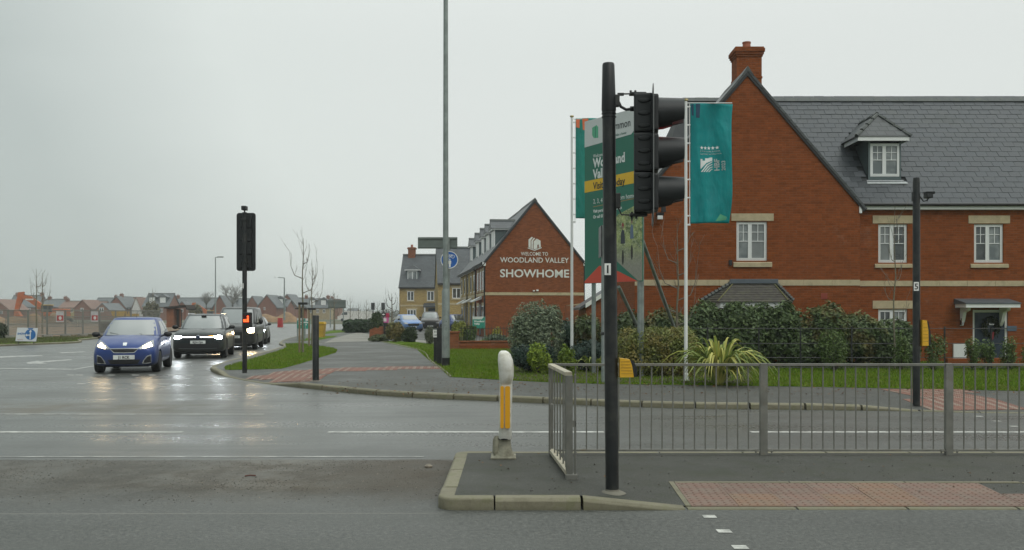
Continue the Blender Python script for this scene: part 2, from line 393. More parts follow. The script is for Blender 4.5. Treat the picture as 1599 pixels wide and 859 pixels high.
def kerb_run(parent, pts, hts, outward, w=KW, step=.915, gap=.006, name='kerb_stone', near_limit=1e9):
    """individual kerb stones along a polyline sampled by functions"""
    pass
def stone(parent, a, b, na, nb, ha, hb, w, mat=KERB, bot=-.06, seg=3):
    """one kerb stone from a to b (road edge), normals point to the pavement; rounded nose"""
    prof = [(0, bot), (0.0, -1), (.004, -.022), (.022, -.004), (.035, 0), (w, 0), (w, bot)]
    vs = []; K = len(prof)
    c = (a+b)/2; d = (b-a); L = d.length; g = .009/L
    for i in range(seg+1):
        t = g+(1-2*g)*i/seg; p = a.lerp(b, t); n = na.lerp(nb, t).normalized(); h = ha+(hb-ha)*t
        for k, (o_, z) in enumerate(prof):
            zz = bot if z == bot else (h-.03 if z == -1 else h+z)
            q = p+n*o_-c; vs.append((q.x, q.y, max(bot, zz)))
    fs = [(i*K+k, i*K+(k+1) % K, (i+1)*K+(k+1) % K, (i+1)*K+k) for i in range(seg) for k in range(K)]
    fs += [tuple(range(K)), tuple(seg*K+k for k in range(K-1, -1, -1))]
    o = MB().add(vs, fs).build('kerb_stone', mat, parent)
    o.location = (c.x, c.y, 0); return o
far_kerb = bpy.data.objects.new('kerb', None); COL.objects.link(far_kerb); far_kerb['kind'] = 'structure'
s = 0
rk = random.Random(3)
cuts = [0]
while cuts[-1] < cum[-1]-1: cuts.append(cuts[-1]+STEP)
for s0, s1 in zip(cuts, cuts[1:]):
    j = rk.uniform(-.003, .003)
    a_, b_ = s0+.006+rk.uniform(0, .004), s1-.006-rk.uniform(0, .004)
    stone(far_kerb, at(a_), at(b_), nrm(s0)*side, nrm(s1)*side, kz(s0)+j, kz(s1)+j, KW, seg=2)

# ---------------------------------------------------------------- lawns and paths
def gp(lst, z=.1): return [tuple(G(a, b, z)[:2]) for a, b in lst]
lawnA = gp([(352, 578), (400, 577.2), (440, 576), (470, 568), (505, 557), (524, 551), (527, 547), (520, 543.5), (496, 540), (468, 536), (446, 537), (447, 543), (432, 549), (404, 557.5), (376, 566), (350, 573.5)])
lawnB = gp([(589, 532.5), (651, 546), (670, 563), (690, 578), (702, 589), (790, 594), (862, 597.5), (944, 600), (1090, 602), (1240, 604), (1450, 608), (1750, 614)])+[(34, 20), (34, 60), (-1.5, 60), (-1.9, 50)]
lawnC = gp([(462, 533), (500, 530.8), (521, 527), (527, 524.5), (505, 524.8), (480, 528)])
lawnD = gp([(500, 522.5), (540, 518.5), (552, 515), (520, 516), (505, 519)])
dr = gp([(598, 531), (640, 533), (700, 541), (700, 536), (640, 530), (600, 529.5)])
LA = sheet('lawn', lawnA, .107, LAWN); LB = sheet('lawn', lawnB, .107, LAWN); sheet('lawn', lawnC, .107, LAWN); sheet('lawn', lawnD, .107, LAWN)
sheet('driveway', dr, .113, PATHC)
sheet('path', gp([(560, 519), (612, 529), (590, 533), (525, 534), (505, 536), (520, 529), (545, 522)]), .105, PATHC)
# concrete edging of the path
ed = smooth_line([Vector((*p, .1)) for p in gp([(589, 532.5), (651, 546), (670, 563), (690, 578), (702, 589)])], .9)
edg = bpy.data.objects.new('path_edging', None); COL.objects.link(edg); edg['kind'] = 'structure'
for a, b in zip(ed, ed[1:]):
    n = Vector((-(b-a).y, (b-a).x, 0)).normalized(); stone(edg, a, b, n, n, .135, .135, .05, bot=.05, seg=1).name = 'edging_stone'
# left-hand side of the side road: verge with kerb
lk = [(-260, 556), (-120, 547), (0, 541), (60, 538.5), (118, 536), (128, 534), (122, 532.4), (150, 529.5), (200, 523.5), (260, 515.5), (330, 508)]
LKL = smooth_line([G(a, b, 0) for a, b in lk], .915)
vk = bpy.data.objects.new('kerb', None); COL.objects.link(vk); vk['kind'] = 'structure'
def lnrm(i):
    d = (LKL[min(i+1, len(LKL)-1)]-LKL[max(i-1, 0)]).normalized(); return Vector((-d.y, d.x, 0))
for i in range(min(len(LKL)-1, 75)): stone(vk, LKL[i], LKL[i+1], lnrm(i), lnrm(i+1), .1, .1, .14, seg=1)
vin = [LKL[i]+lnrm(i)*.14 for i in range(0, len(LKL), 2)]
verge = [(p.x, p.y) for p in vin]+[(-75, 155), (-110, 155), (-110, 32)]
sheet('verge', verge, .10, LAWN)
sheet('building_site_soil', [(-75, 58), (-26, 60), (-33, 100), (-60, 158), (-110, 158)], .115, M('site_soil', (.15, .10, .06), .9, var=.35, vs=.5, bump=.6, bs=3))

# grass blades on the lawns that are near enough
def blades(name, polys, n, h=(.03, .075), xr=None, parentmat=None, zz=.105):
    from mathutils.geometry import tessellate_polygon
    tris = []; ar = []
    for poly in polys:
        p3 = [Vector((x, y, 0)) for x, y in poly]
        for t in tessellate_polygon([p3]):
            a, b, c = (np.array(p3[i][:2]) for i in t); A = abs((b-a)[0]*(c-a)[1]-(b-a)[1]*(c-a)[0])/2
            ctr = (a+b+c)/3; w = A/(max(15, ctr[1])**1.2); tris.append((a, b, c)); ar.append(w)
    ar = np.array(ar); k = rng.choice(len(tris), n, p=ar/ar.sum())
    T = np.array(tris)[k]; u = np.sqrt(rng.random(n)); v = rng.random(n)
    pos = T[:, 0]*(1-u)[:, None]+T[:, 1]*(u*(1-v))[:, None]+T[:, 2]*(u*v)[:, None]
    H = rng.uniform(*h, n); an = rng.uniform(0, 2*pi, n); wd = .008+.006*rng.random(n)
    lx, ly = rng.normal(0, .35, n)*H, rng.normal(0, .35, n)*H
    V = np.zeros((n, 3, 3)); 
    V[:, 0, 0] = pos[:, 0]-np.cos(an)*wd; V[:, 0, 1] = pos[:, 1]-np.sin(an)*wd; V[:, 1, 0] = pos[:, 0]+np.cos(an)*wd; V[:, 1, 1] = pos[:, 1]+np.sin(an)*wd
    V[:, 2, 0] = pos[:, 0]+lx; V[:, 2, 1] = pos[:, 1]+ly; V[:, :2, 2] = zz; V[:, 2, 2] = zz+H
    me = bpy.data.meshes.new(name); me.vertices.add(3*n); me.vertices.foreach_set('co', V.ravel()); me.loops.add(3*n); me.loops.foreach_set('vertex_index', np.arange(3*n))
    me.polygons.add(n); me.polygons.foreach_set('loop_start', np.arange(0, 3*n, 3)); me.update(calc_edges=True)
    return link(name, me, parentmat, None, 'stuff')
GRASS = leafmat('grass_blade', (.062, .120, .006), (.175, .275, .022), .6, tint=(.17, .20, .04), spec=.08)
BB = gp([(620, 538), (651, 546), (670, 563), (690, 578), (702, 589), (790, 594), (862, 597.5), (944, 600), (1090, 602), (1240, 604), (1450, 608), (1620, 611.5)])+[(19, 23), (16, 34), (4, 46), (-2.5, 49)]
tag(blades('grass', [BB, lawnA], 170000, parentmat=GRASS), 'short bright green grass of the lawns beside the footway', 'grass')
tag(blades('grass', [[(p.x, p.y) for p in vin[:26]]+[(-30, 58), (-40, 50)]], 25000, (.05, .12), parentmat=leafmat('verge_blade', (.05, .065, .015), (.13, .13, .05)), zz=.1), 'dull rough grass of the verge in front of the wire fence', 'grass')

# ---------------------------------------------------------------- road markings (sheets 4 mm above the road)
def mark(name, pts, mat=PAINT, z=.004, label=None): return sheet(name, pts, z, mat)
def line_seg(x0, x1, y, w=.12, mat=PAINT, name='lane_line'): return mark(name, [(x0, y-w/2), (x1, y-w/2), (x1, y+w/2), (x0, y+w/2)], mat)
Yl = 2349/185.
for a, b in ((-900, 285), (512, 943), (1172, 1700)): line_seg((a-CX)*Yl/F, (b-CX)*Yl/F, Yl, .13)
line_seg(-24, -4.0, 2349/157., .10, WORN, 'edge_line')
line_seg(-18, -1.0, 2349/223.5, .05, WORN, 'edge_line')
def quad_px(name, pts, mat=WORN): return mark(name, [tuple(G(a, b, 0)[:2]) for a, b in pts], mat)
quad_px('lane_line', [(-40, 574.3), (112, 576.2), (112, 577.6), (-40, 575.6)])
quad_px('lane_line', [(112, 576.6), (150, 570.6), (152, 571.2), (116, 577.8)])
quad_px('lane_line', [(272, 570.2), (298, 564.6), (301, 565.2), (277, 571.0)])
for dx, dy in ((0, 0),):
    quad_px('arrow_marking', [(42, 566), (60, 563.2), (62, 564.4), (112, 561), (113, 562.4), (66, 566.2), (75, 568), (42, 568.4)])
    quad_px('arrow_marking', [(-20, 557), (40, 555.4), (66, 555), (66, 556.4), (30, 557.4), (0, 559)])
    quad_px('arrow_marking', [(92, 550.5), (132, 549), (134, 550), (96, 551.7)])
quad_px('arrow_marking', [(268, 572.6), (284, 570.8), (296, 571.4), (286, 573), (270, 573.6)])
for a in (-10, 104, 118, 148, 168, 206, 232, 262, 290): 
    quad_px('give_way_dash', [(a, 585.2+.06*a*.0), (a+11, 585.2), (a+12, 586.6), (a+.5, 586.6)])
for a in (120, 158, 205, 248): quad_px('give_way_dash', [(a, 599.3), (a+14, 599.3), (a+14.5, 600.6), (a+.5, 600.6)])
for i, (a, b) in enumerate(((1105, 807), (1130, 830), (1158, 855))):
    c = G(a, b); c.x = 1.575+.003*i; h = .052
    mark('crossing_stud', [(c.x-h, c.y-h), (c.x+h, c.y-h), (c.x+h, c.y+h), (c.x-h, c.y+h)])
for a, b in ((1528, 650.5), (1556, 658), (1583, 666)):
    c = G(a, b); h = .05; mark('crossing_stud', [(c.x-h*1.2, c.y-h), (c.x+h*1.2, c.y-h), (c.x+h*1.2, c.y+h), (c.x-h*1.2, c.y+h)])

# ---------------------------------------------------------------- tactile paving
def tact_mat(name, a, b, d, stripes=False):
    m, t = newmat(name); o = t.obj(); r = t.n('ObjectInfo').outputs['Random']; n = t.noise(o, 5, 5, .7); f = t.noise(o, 60, 3, .7)
    c = t.mix(r, a, b); c = t.mix(t.ramp(n, .4, .65, 0, .3 if stripes else .8), c, d); c = t.mix(t.ramp(f, .5, .8, 0, .5), c, (.10, .085, .07))
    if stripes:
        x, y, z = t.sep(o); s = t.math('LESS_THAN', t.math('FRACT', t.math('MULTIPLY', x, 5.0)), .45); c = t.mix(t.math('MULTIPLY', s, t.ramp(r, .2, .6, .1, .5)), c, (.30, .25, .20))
    t.out(Base_Color=c, Roughness=.65, Normal=t.bump(f, .4, .006)); return m
TACT = tact_mat('tactile_concrete', (.19, .102, .072), (.14, .075, .055), (.165, .13, .10))
TOR = tact_mat('orange_tactile_concrete', (.24, .13, .068), (.19, .10, .06), (.17, .125, .085))
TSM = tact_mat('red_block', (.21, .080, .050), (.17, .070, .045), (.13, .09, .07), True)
def slab_mesh(w=.4, d=.4, blist=True, th=.05):
    m = MB(); m.bbox((-w/2+.0015, -d/2+.0015, -th), (w/2-.0015, d/2-.0015, 0), .003)
    if blist:
        for i in range(6):
            for j in range(6):
                x, y = -w/2+w/6*(i+.5), -d/2+d/6*(j+.5)
                r = .0125; q = [(x+r*1*cos(pi/3*k), y+r*sin(pi/3*k), 0.0) for k in range(6)]+[(x+r*.7*cos(pi/3*k), y+r*.7*sin(pi/3*k), .0052) for k in range(6)]
                m.add(q, [(k, (k+1) % 6, 6+(k+1) % 6, 6+k) for k in range(6)]+[tuple(range(6, 12))])
    o = m.build('tactile_slab', TACT); me = o.data; bpy.data.objects.remove(o); return me
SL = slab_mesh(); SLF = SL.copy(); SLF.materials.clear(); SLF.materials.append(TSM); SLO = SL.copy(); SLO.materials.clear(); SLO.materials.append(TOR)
# block strips (plain red blocks, three across the width of a slab)
SB = None
def place(me, parent, x, y, z, rz=0, tilt=(0, 0), name='tactile_slab'):
    o = bpy.data.objects.new(name, me); COL.objects.link(o); o.parent = parent; o.location = (x, y, z); o.rotation_euler = (tilt[0], tilt[1], rz); return o

# ---------------------------------------------------------------- traffic island (refuge)
IX, IYF, IYB = -.62, 7.65, 10.28
DX0, DX1 = .60, 1.44        # the front kerb drops between these
def fh(x): return .10 if x < DX0 else (.10-(x-DX0)/(DX1-DX0)*.088 if x < DX1 else .012)
def iz(x, y):
    f = fh(x)-.004; t = max(0, min(1, (y-IYF-.14)/1.5)); return f*(1-t)+.098*t
isl = bpy.data.objects.new('traffic_island', None); COL.objects.link(isl); isl['kind'] = 'structure'
xs = [IX+.12]+list(np.arange(-.4, 2.0, .2))+list(np.arange(2.0, 12.01, 1.0)); ys = list(np.linspace(IYF+.13, IYB-.12, 12))
vs = [(x, y, iz(x, y)) for y in ys for x in xs]; nx = len(xs)
MB().add(vs, [(j*nx+i, j*nx+i+1, (j+1)*nx+i+1, (j+1)*nx+i) for j in range(len(ys)-1) for i in range(nx-1)]).build('island_surface', ISL, isl)
Vn = lambda x, y: Vector((x, y, 0))
def ist(a, b, na, nb, ha=None, hb=None, seg=3, w=.14):
    stone(isl, Vn(*a), Vn(*b), Vn(*na), Vn(*nb), ha if ha is not None else .1, hb if hb is not None else .1, w, seg=seg)
# front row: quadrant corner, two straights, dropper, then flush stones
r_ = .16
arc = [(IX+r_-r_*cos(t), IYF+r_-r_*sin(t)) for t in np.linspace(0, pi/2, 7)]
prof_pts = [(IX, IYF+.16)]
cs = MB()   # the corner block: one big cast stone
def corner_block(cx, cy, sx, sy, ex, ey, r=.16, h=.102):
    """solid L-corner with rounded outer nose; sx, sy give the direction of the two arms"""
    outer = []
    for t in np.linspace(0, pi/2, 9): outer.append((cx+sx*(r-r*cos(t)), cy+sy*(r-r*sin(t))))
    poly = [(cx, cy+sy*ey)]+outer+[(cx+sx*ex, cy), (cx+sx*ex, cy+sy*.145), (cx+sx*.145, cy+sy*.145), (cx+sx*.145, cy+sy*ey)]
    bm = bmesh.new(); a = [bm.verts.new((x, y, -.06)) for x, y in poly]; b = [bm.verts.new((x, y, h)) for x, y in poly]; n = len(poly)
    bm.faces.new(a[::-1]); bm.faces.new(b)
    for i in range(n): bm.faces.new([a[i], a[(i+1) % n], b[(i+1) % n], b[i]])
    bmesh.ops.recalc_face_normals(bm, faces=bm.faces)
    top = [e for e in bm.edges if all(v.co.z > .05 for v in e.verts)]
    bmesh.ops.bevel(bm, geom=top, offset=.022, segments=3, affect='EDGES', profile=.5)
    me = bpy.data.meshes.new('kerb_stone'); bm.to_mesh(me); bm.free(); me.shade_smooth(); me.set_sharp_from_angle(angle=R(40))
    return link('kerb_stone', me, KERB, isl)
corner_block(IX, IYF, 1, 1, .47, .50)
corner_block(IX, IYB, 1, -1, .40, .45)
yk = IYF+.505
while yk < IYB-.5:
    y2 = min(yk+.915, IYB-.455)
    if y2-yk > .1: ist((IX, yk), (IX, y2), (1, 0), (1, 0))
    yk = y2+.004 if y2 < IYB-.46 else IYB
xk = IX+.474
ist((xk, IYF), (.575, IYF), (0, 1), (0, 1)); ist((.58, IYF), (1.44, IYF), (0, 1), (0, 1), .1, .012, seg=4)
xk = 1.445
while xk < 11: ist((xk, IYF), (xk+.91, IYF), (0, 1), (0, 1), .012, .012, seg=1, w=.09); xk += .915
xk = IX+.405
while xk < 11: ist((xk, IYB), (xk+.91, IYB), (0, -1), (0, -1), seg=1); xk += .915
# tactile area on the island with its concrete edging
ti = bpy.data.objects.new('tactile_paving', None); COL.objects.link(ti); ti['kind'] = 'structure'
T0, TY = 1.50, IYF+.12
for i in range(8):
    for j in range(2):
        x, y = T0+.2+.4*i, TY+.2+.4*j; dz = iz(x, y+.01)-iz(x, y-.01)
        th = math.atan2(iz(x, TY+.8)-iz(x, TY), .8)
        if i == 7 and j == 1: continue
        o = place(SLO if i in (1, 3) and j == 0 or i == 4 else SL, ti, x, y, iz(x, TY)+(y-TY)*math.tan(th)+.006+rk.uniform(-.0015, .0015), 0, (th+rk.uniform(-.004, .004), rk.uniform(-.004, .004)))
def edge_bar(a, b, w=.045):
    A, B = Vector(a), Vector(b); n = Vector((-(B-A).y, (B-A).x)).normalized()*w
    ps = [A, B, B+n, A+n]; m = MB()
    top = [(p.x, p.y, iz(p.x, p.y)+.007) for p in ps]; m.add(top+[(p[0], p[1], p[2]-.08) for p in top], [(0, 1, 2, 3), (0, 4, 5, 1), (1, 5, 6, 2), (2, 6, 7, 3), (3, 7, 4, 0)])
    m.build('edging_stone', KERB, ti)
def bars(a, b, w=.045, step=.915):
    A, B = Vector(a), Vector(b); n = max(1, round((B-A).length/step))
    for i in range(n): edge_bar(A.lerp(B, i/n+.002), A.lerp(B, (i+1)/n-.002), w)
bars((T0-.002, TY), (T0-.002, TY+.85)); bars((T0, TY+.803), (T0+3.2, TY+.803)); bars((T0+3.2, TY+.80), (T0+3.8, TY+.2))

# tactile band and red blocks on the far footway
def okk(x, y):
    g_ = Vector((x, y, 0)); i = min(range(len(KL)), key=lambda q: (KL[q]-g_).length); return (g_-KL[i]).dot(nrm(cum[i])*side) > .36
def slabs_in(parent, poly, org, ang, zf, w=.4, d=.4, me=None, lim=200, name='tactile_slab'):
    from mathutils.geometry import intersect_point_quad_2d
    ca, sa = cos(ang), sin(ang); k = 0
    def inside(x, y):
        c = False; n = len(poly)
        for i in range(n):
            x1, y1 = poly[i]; x2, y2 = poly[(i+1) % n]
            if (y1 > y) != (y2 > y) and x < (x2-x1)*(y-y1)/(y2-y1)+x1: c = not c
        return c
    for j in range(-40, 41):
        for i in range(-60, 61):
            u, v = i*w, j*d; x, y = org[0]+u*ca-v*sa, org[1]+u*sa+v*ca
            if inside(x, y) and k < lim and okk(x, y):
                e = .15; gx, gy = (zf(x+e, y)-zf(x-e, y))/(2*e), (zf(x, y+e)-zf(x, y-e))/(2*e)
                nrm_ = Vector((-gx, -gy, 1)).normalized(); q = Vector((0, 0, 1)).rotation_difference(nrm_).to_matrix() @ Matrix.Rotation(ang, 3, 'Z')
                o = place(me, parent, x, y, zf(x, y)+.009+rk.uniform(-.001, .001), name=name); o.rotation_euler = q.to_euler(); k += 1
    return k
tf = bpy.data.objects.new('tactile_paving', None); COL.objects.link(tf); tf['kind'] = 'structure'
c0 = G(1450, 632, .05)
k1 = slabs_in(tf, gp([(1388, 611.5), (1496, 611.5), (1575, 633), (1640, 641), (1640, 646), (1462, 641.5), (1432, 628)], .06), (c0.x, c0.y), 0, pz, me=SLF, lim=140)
tg = bpy.data.objects.new('tactile_paving', None); COL.objects.link(tg); tg['kind'] = 'structure'
aa = gp([(362, 590), (400, 585), (452, 580.5), (520, 576.5), (600, 574.5), (682, 573.5), (690, 577), (600, 579), (516, 581.5), (498, 587), (494, 597), (440, 598.5), (400, 593.5)], .08)
d_ = Vector(gp([(600, 575)])[0])-Vector(gp([(440, 588)])[0])
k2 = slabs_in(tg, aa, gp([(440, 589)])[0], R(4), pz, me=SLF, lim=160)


# ---------------------------------------------------------------- grit and litter on the dirty strip
def grit(name, n, xr, yr, sz, mat, zz=0.0, zf=None):
    m = MB()
    for i in range(n):
        while True:
            x = xr[0]+(xr[1]-xr[0])*(rk.random()**.7); y = rk.uniform(*yr)
            if zf or rk.random() < .12+.88*max(0, sin(x*1.7+y*2.1)*sin(x*.63-y*3.3+1)+.25*sin(x*4+y*7))**1.2 or y > yr[1]-.12 and rk.random() < .35: break
        if not zf: y -= max(0, rk.gauss(0, .10))
        s = rk.uniform(*sz)*(1 if rk.random() < .93 else 1.5); z = (zf(x, y) if zf else zz)
        a = rk.uniform(0, 6.28); vs = []
        for k in range(5): vs.append((x+s*rk.uniform(.6, 1.1)*cos(a+k*1.257), y+s*rk.uniform(.6, 1.1)*sin(a+k*1.257), z-.001))
        vs.append((x+rk.uniform(-.2, .2)*s, y+rk.uniform(-.2, .2)*s, z+s*.7)); m.add(vs, [(k, (k+1) % 5, 5) for k in range(5)])
    return m.build(name, mat, kind='stuff', fix=False)
STONE_D = M('grit_dark', (.035, .028, .022), .8, var=.6, vs=25)
STONE_L = M('grit_light', (.21, .18, .14), .8, var=.5, vs=25)
tag(grit('gravel', 2600, (-9, -.66), (8.0, 10.32), (.003, .009), STONE_D), 'dark loose grit over the muddy gap left of the refuge', 'gravel')
tag(grit('gravel', 420, (-6, -.66), (8.0, 10.2), (.003, .009), STONE_L), 'pale loose grit near the end of the refuge', 'gravel')
tag(grit('gravel', 260, (-.4, 7.5), (7.9, 9.9), (.004, .012), STONE_D, zf=lambda x, y: iz(x, y)+.004), 'scattered dark crumbs lying on the refuge surface', 'gravel')
w_ = thing('twig', 'small reddish brown stick lying on the muddy strip of road', 'stick', G(390, 744.5, 0))
MB().tube([(-.05, 0, .008), (0, .01, .014), (.055, .015, .009)], .007, 6).build('stick', M('stick_wood', (.10, .03, .02), .7), w_)
w_ = thing('stone', 'large pale pebble near the back corner of the refuge kerb', 'stone', G(669, 730, 0))
MB().lathe([(.0, 0), (.04, .0), (.045, .018), (.02, .035), (0, .036)], n=7).build('pebble', STONE_L, w_, smooth=True)
# ---------------------------------------------------------------- materials for street furniture
GALV = M('galvanised_steel', (.185, .182, .160), .55, .25, var=.22, vs=7, bump=.15, bs=90, dirt=(.17, .14, .09), ds=5, dth=.60)
GALVC = M('column_galvanised', (.25, .285, .27), .5, .3, var=.2, vs=5, bump=.15, bs=50, dirt=(.16, .18, .17), ds=3)
BLACKP = M('black_powder_coat', (.009, .011, .012), .42, var=.35, vs=6, bump=.12, bs=80, dirt=(.045, .045, .038), ds=3.5, dth=.52)
BLACKPL = M('black_polycarbonate', (.011, .013, .014), .5, var=.3, vs=9, bump=.1, bs=120)
WHITEP = M('white_enamel', (.72, .73, .70), .4, var=.07, vs=6, dirt=(.45, .44, .38), ds=4, dth=.6)
YELP = M('yellow_plastic', (.72, .40, .02), .45, var=.12, vs=9, dirt=(.45, .26, .03), ds=14)
BOARDG = M('grey_board_edge', (.45, .46, .44), .6)
REDL = emis('lit_red_lens', (1, .03, .02), 7.0, (.3, .01, .01))
BLUE = M('blue_sign_sheet', (.015, .11, .40), .4, var=.08)
SIGNG = M('sign_back_grey', (.14, .165, .15), .5, .2, var=.12)
STICK = M('sticker_white', (.75, .75, .72), .5)
INK = M('print_black', (.015, .015, .017), .5)

# ---------------------------------------------------------------- guard rail
YR = 10.03
gr = thing('guard_rail', 'long galvanised pedestrian guard rail of upright bars along the back of the refuge', 'guard rail', (.45, YR, .098))
bm_ = MB().tube([(0, 0, .045), (0, 0, .975)], .0078, 6); b0 = bm_.build('bar', GALV, gr, smooth=True)
ZT, ZB = .985, .048
posts = [2.266, 4.266, 6.266, 8.266]
for k, x in enumerate(posts):
    m = MB().bbox((x-.04, -.028, -.03), (x+.04, .028, ZT+.003), .005)
    m.build('post', GALV, gr)
    m = MB().bbox((x-.10, -.03, ZB-.012), (x-.042, .0, ZB+.0), .003).bbox((x+.042, -.03, ZB-.012), (x+.10, 0, ZB), .003)
    for q in (-.085, .085): m.lathe([(0, ZB-.026), (.009, ZB-.026), (.009, ZB+.012), (0, ZB+.012)], (x+q, -.015, 0), 6)
    m.build('fixing_bracket', GALV, gr)
MB().bbox((-.04, -.028, -.02), (-.005, .028, ZT), .004).build('post', GALV, gr)
xs0 = [-.04]+posts
for a, b in zip(xs0, posts):
    a2, b2 = a+.045, b-.045
    MB().bbox((a2, -.020, ZT-.028), (b2, .020, ZT), .004).build('top_rail', GALV, gr)
    MB().bbox((a2, -.016, ZB-.010), (b2, .016, ZB+.012), .003).build('bottom_rail', GALV, gr)
    n = round((b2-a2)/.117)
    for i in range(1, n):
        o = b0.copy() if not (a == -.04 and i == 1) else b0
        if o is not b0: COL.objects.link(o)
        o.location = (a2+(b2-a2)*i/n, 0, 0); o.rotation_euler = (rk.uniform(-.004, .004), rk.uniform(-.004, .004), 0)
# the short return panel at the near end
g2 = thing('guard_rail', 'short end panel of guard rail running towards the viewer, with worn cream top bar', 'guard rail', (.43, YR-.07, .098), R(4.0))
L2 = -1.42
CREAM = M('worn_cream_paint', (.42, .38, .29), .6, var=.15, vs=9, dirt=(.25, .2, .13), ds=10)
MB().bbox((-.045, L2, ZT-.035), (.025, .0, ZT+.002), .006).build('top_rail', CREAM, g2)
MB().bbox((-.035, L2, .035), (.03, .0, .075), .005).build('bottom_rail', CREAM, g2)
MB().bbox((-.03, L2-.005, -.03), (.03, L2+.055, ZT-.03), .005).build('post', GALV, g2)
MB().bbox((.045, L2-.0, .0), (.062, L2+.02, ZT-.02), .003).build('bar', GALV, g2)
MB().bbox((-.034, L2-.03, -.08), (.07, L2+.07, .045), .006).build('post_foot', GALV, g2)
for y in (-.28, -.52, -.76, -1.0, -1.2): MB().tube([(-.005+.0*y, y, .07), (-.005, y, ZT-.035)], .009, 6).build('bar', GALV, g2, smooth=True)
for y in (-.02, -.07): MB().tube([(-.03, y, .0), (-.03, y, ZT-.03)], .011, 6).build('bar', GALV, g2, smooth=True)
MB().bbox((-.035, -.09, .50), (.005, -.0, .56), .003).build('clamp', GALV, g2)
MB().bbox((.0, L2+.0, .48), (.062, L2+.06, .54), .003).build('clamp', GALV, g2)

# ---------------------------------------------------------------- near traffic signal
Y0 = 8.04; px0 = (956-CX)*Y0/F
ts = thing('traffic_signal', 'tall black traffic signal on the refuge with its head seen from the side', 'traffic signal', (px0, Y0, iz(px0, Y0)))
lean = -.033/3.7
pole = MB().tube([(0, 0, -.02), (lean*3.4, 0, 3.40)], .0575, 24); pole.build('pole', BLACKP, ts, smooth=True)
capm = MB().tube([(lean*3.28, 0, 3.29), (lean*3.3, 0, 3.31), (lean*3.72, 0, 3.70), (lean*3.73, 0, 3.715)], [.0585, .0635, .053, .047], 24); capm.build('pole_cap', BLACKPL, ts, smooth=True)
m = MB()
for z in (3.28, 3.25): m.lathe([(.060, z-.006), (.0635, z-.004), (.0635, z+.004), (.060, z+.006)], (lean*z, 0, 0), 24)
m.build('clamp_band', BLACKP, ts, smooth=True)
m = MB().lathe([(.12, -.006), (.10, .006), (.062, .018), (.059, .03)], n=18); m.build('base_collar', M('mortar_collar', (.16, .15, .12), .9, bump=.5), ts, smooth=True)
# head: faces +X, body behind a thin backing board, three long hoods
hd = 3.03
body = MB(); xa, xb = .185, .342; zt, zb = 3.525-.098, 2.515-.098
for k in range(3):
    z1 = zt-(zt-zb)/3*k-.004; z0 = zt-(zt-zb)/3*(k+1)+.004
    body.bbox((xa, -.135, z0), (xb, .135, z1), .016)
body.build('signal_housing', BLACKPL, ts)
m = MB()
for k in range(9):
    z = zt-.07-(zt-zb-.09)/8.6*k
    for s in (-1, 1):
        MB().lathe([(.0, 0), (.055, 0), (.045, .012), (0, .014)] if s > 0 else [(.0, 0), (.055, 0), (.045, -.012), (0, -.014)], ((xa+xb)/2+.01, s*.135, z), 12, axis='y', sy=.35).build('housing_rib', BLACKPL, ts)
bp = MB()
bm = bmesh.new(); # thin curved backing board with rounded corners
def rrect(x0, x1, z0, z1, r, n=5):
    pts = []
    for cx, cz, a0 in ((x1-r, z1-r, 0), (x0+r, z1-r, pi/2), (x0+r, z0+r, pi), (x1-r, z0+r, 1.5*pi)):
        for k in range(n+1): t = a0+pi/2*k/n; pts.append((cx+r*cos(t), cz+r*sin(t)))
    return pts
bp.prism(rrect(-.27, .27, zb-.10, zt+.055, .08), .343, .348, 'x'); bm.free()
BB_ = bp.build('backing_board', BLACKPL, ts); 
m = MB().prism(rrect(-.275, .275, zb-.105, zt+.06, .085), .3485, .3515, 'x'); m.build('white_border', M('reflective_border', (.42, .43, .42), .5), ts)
m = MB()
for k in range(3):
    zc = zt-(zt-zb)/3*(k+.5); m.bbox((.33, -.14, zc-.155), (.395, .14, zc+.155), .02)
m.build('front_casing', BLACKPL, ts)
hl = [(.395, .43, .135), (.43, .62, .125)]
zc_px = [(173, 153, 197, 1066), (230, 211, 252, 1068), (287, 267, 309, 1069)]
for k in range(3):
    zc = zt-(zt-zb)/3*(k+.5)+.01
    v = []; n = 20; x0, x1 = .385, .612
    A0, A1 = R(-72), R(252)
    for sgn, rr in ((0, 0), (1, -.006)):
        for (x, r, dz) in ((x0, .138, 0), (x0+.05, .134, 0), (x1, .118, .006)):
            for i in range(n+1):
                t = A0+(A1-A0)*i/n; xx = x-(.10*(1-abs(i/n-.5)*2)**0 * (1 if abs(i/n-.5) > .43 and x == x1 else 0)); v.append((xx, (r+rr)*cos(t), zc+dz+(r+rr)*sin(t)))
    q = n+1; f = []
    for L_ in (0, 1):
        for j in (0, 1):
            for i in range(n): a = L_*3*q+j*q+i; f.append((a, a+1, a+q+1, a+q) if L_ == 0 else (a, a+q, a+q+1, a+1))
    for i in range(n): f.append((2*q+i, 2*q+i+1, 5*q+i+1, 5*q+i))
    for j in (0, 1):
        for e in (0, n): a = j*q+e; f.append((a, a+q, a+q+3*q, a+3*q))
    MB().add(v, f).build('hood', BLACKPL, ts, smooth=True)
    mm = REDL if k == 0 else M('dark_lens', (.02, .012, .004) if k == 1 else (.003, .015, .008), .15)
    MB().lathe([(0, .41), (.05, .408), (.098, .397), (.10, .39)], (0, 0, zc), 24, axis='x').build('lens', mm, ts, smooth=True)
lens_glow = None
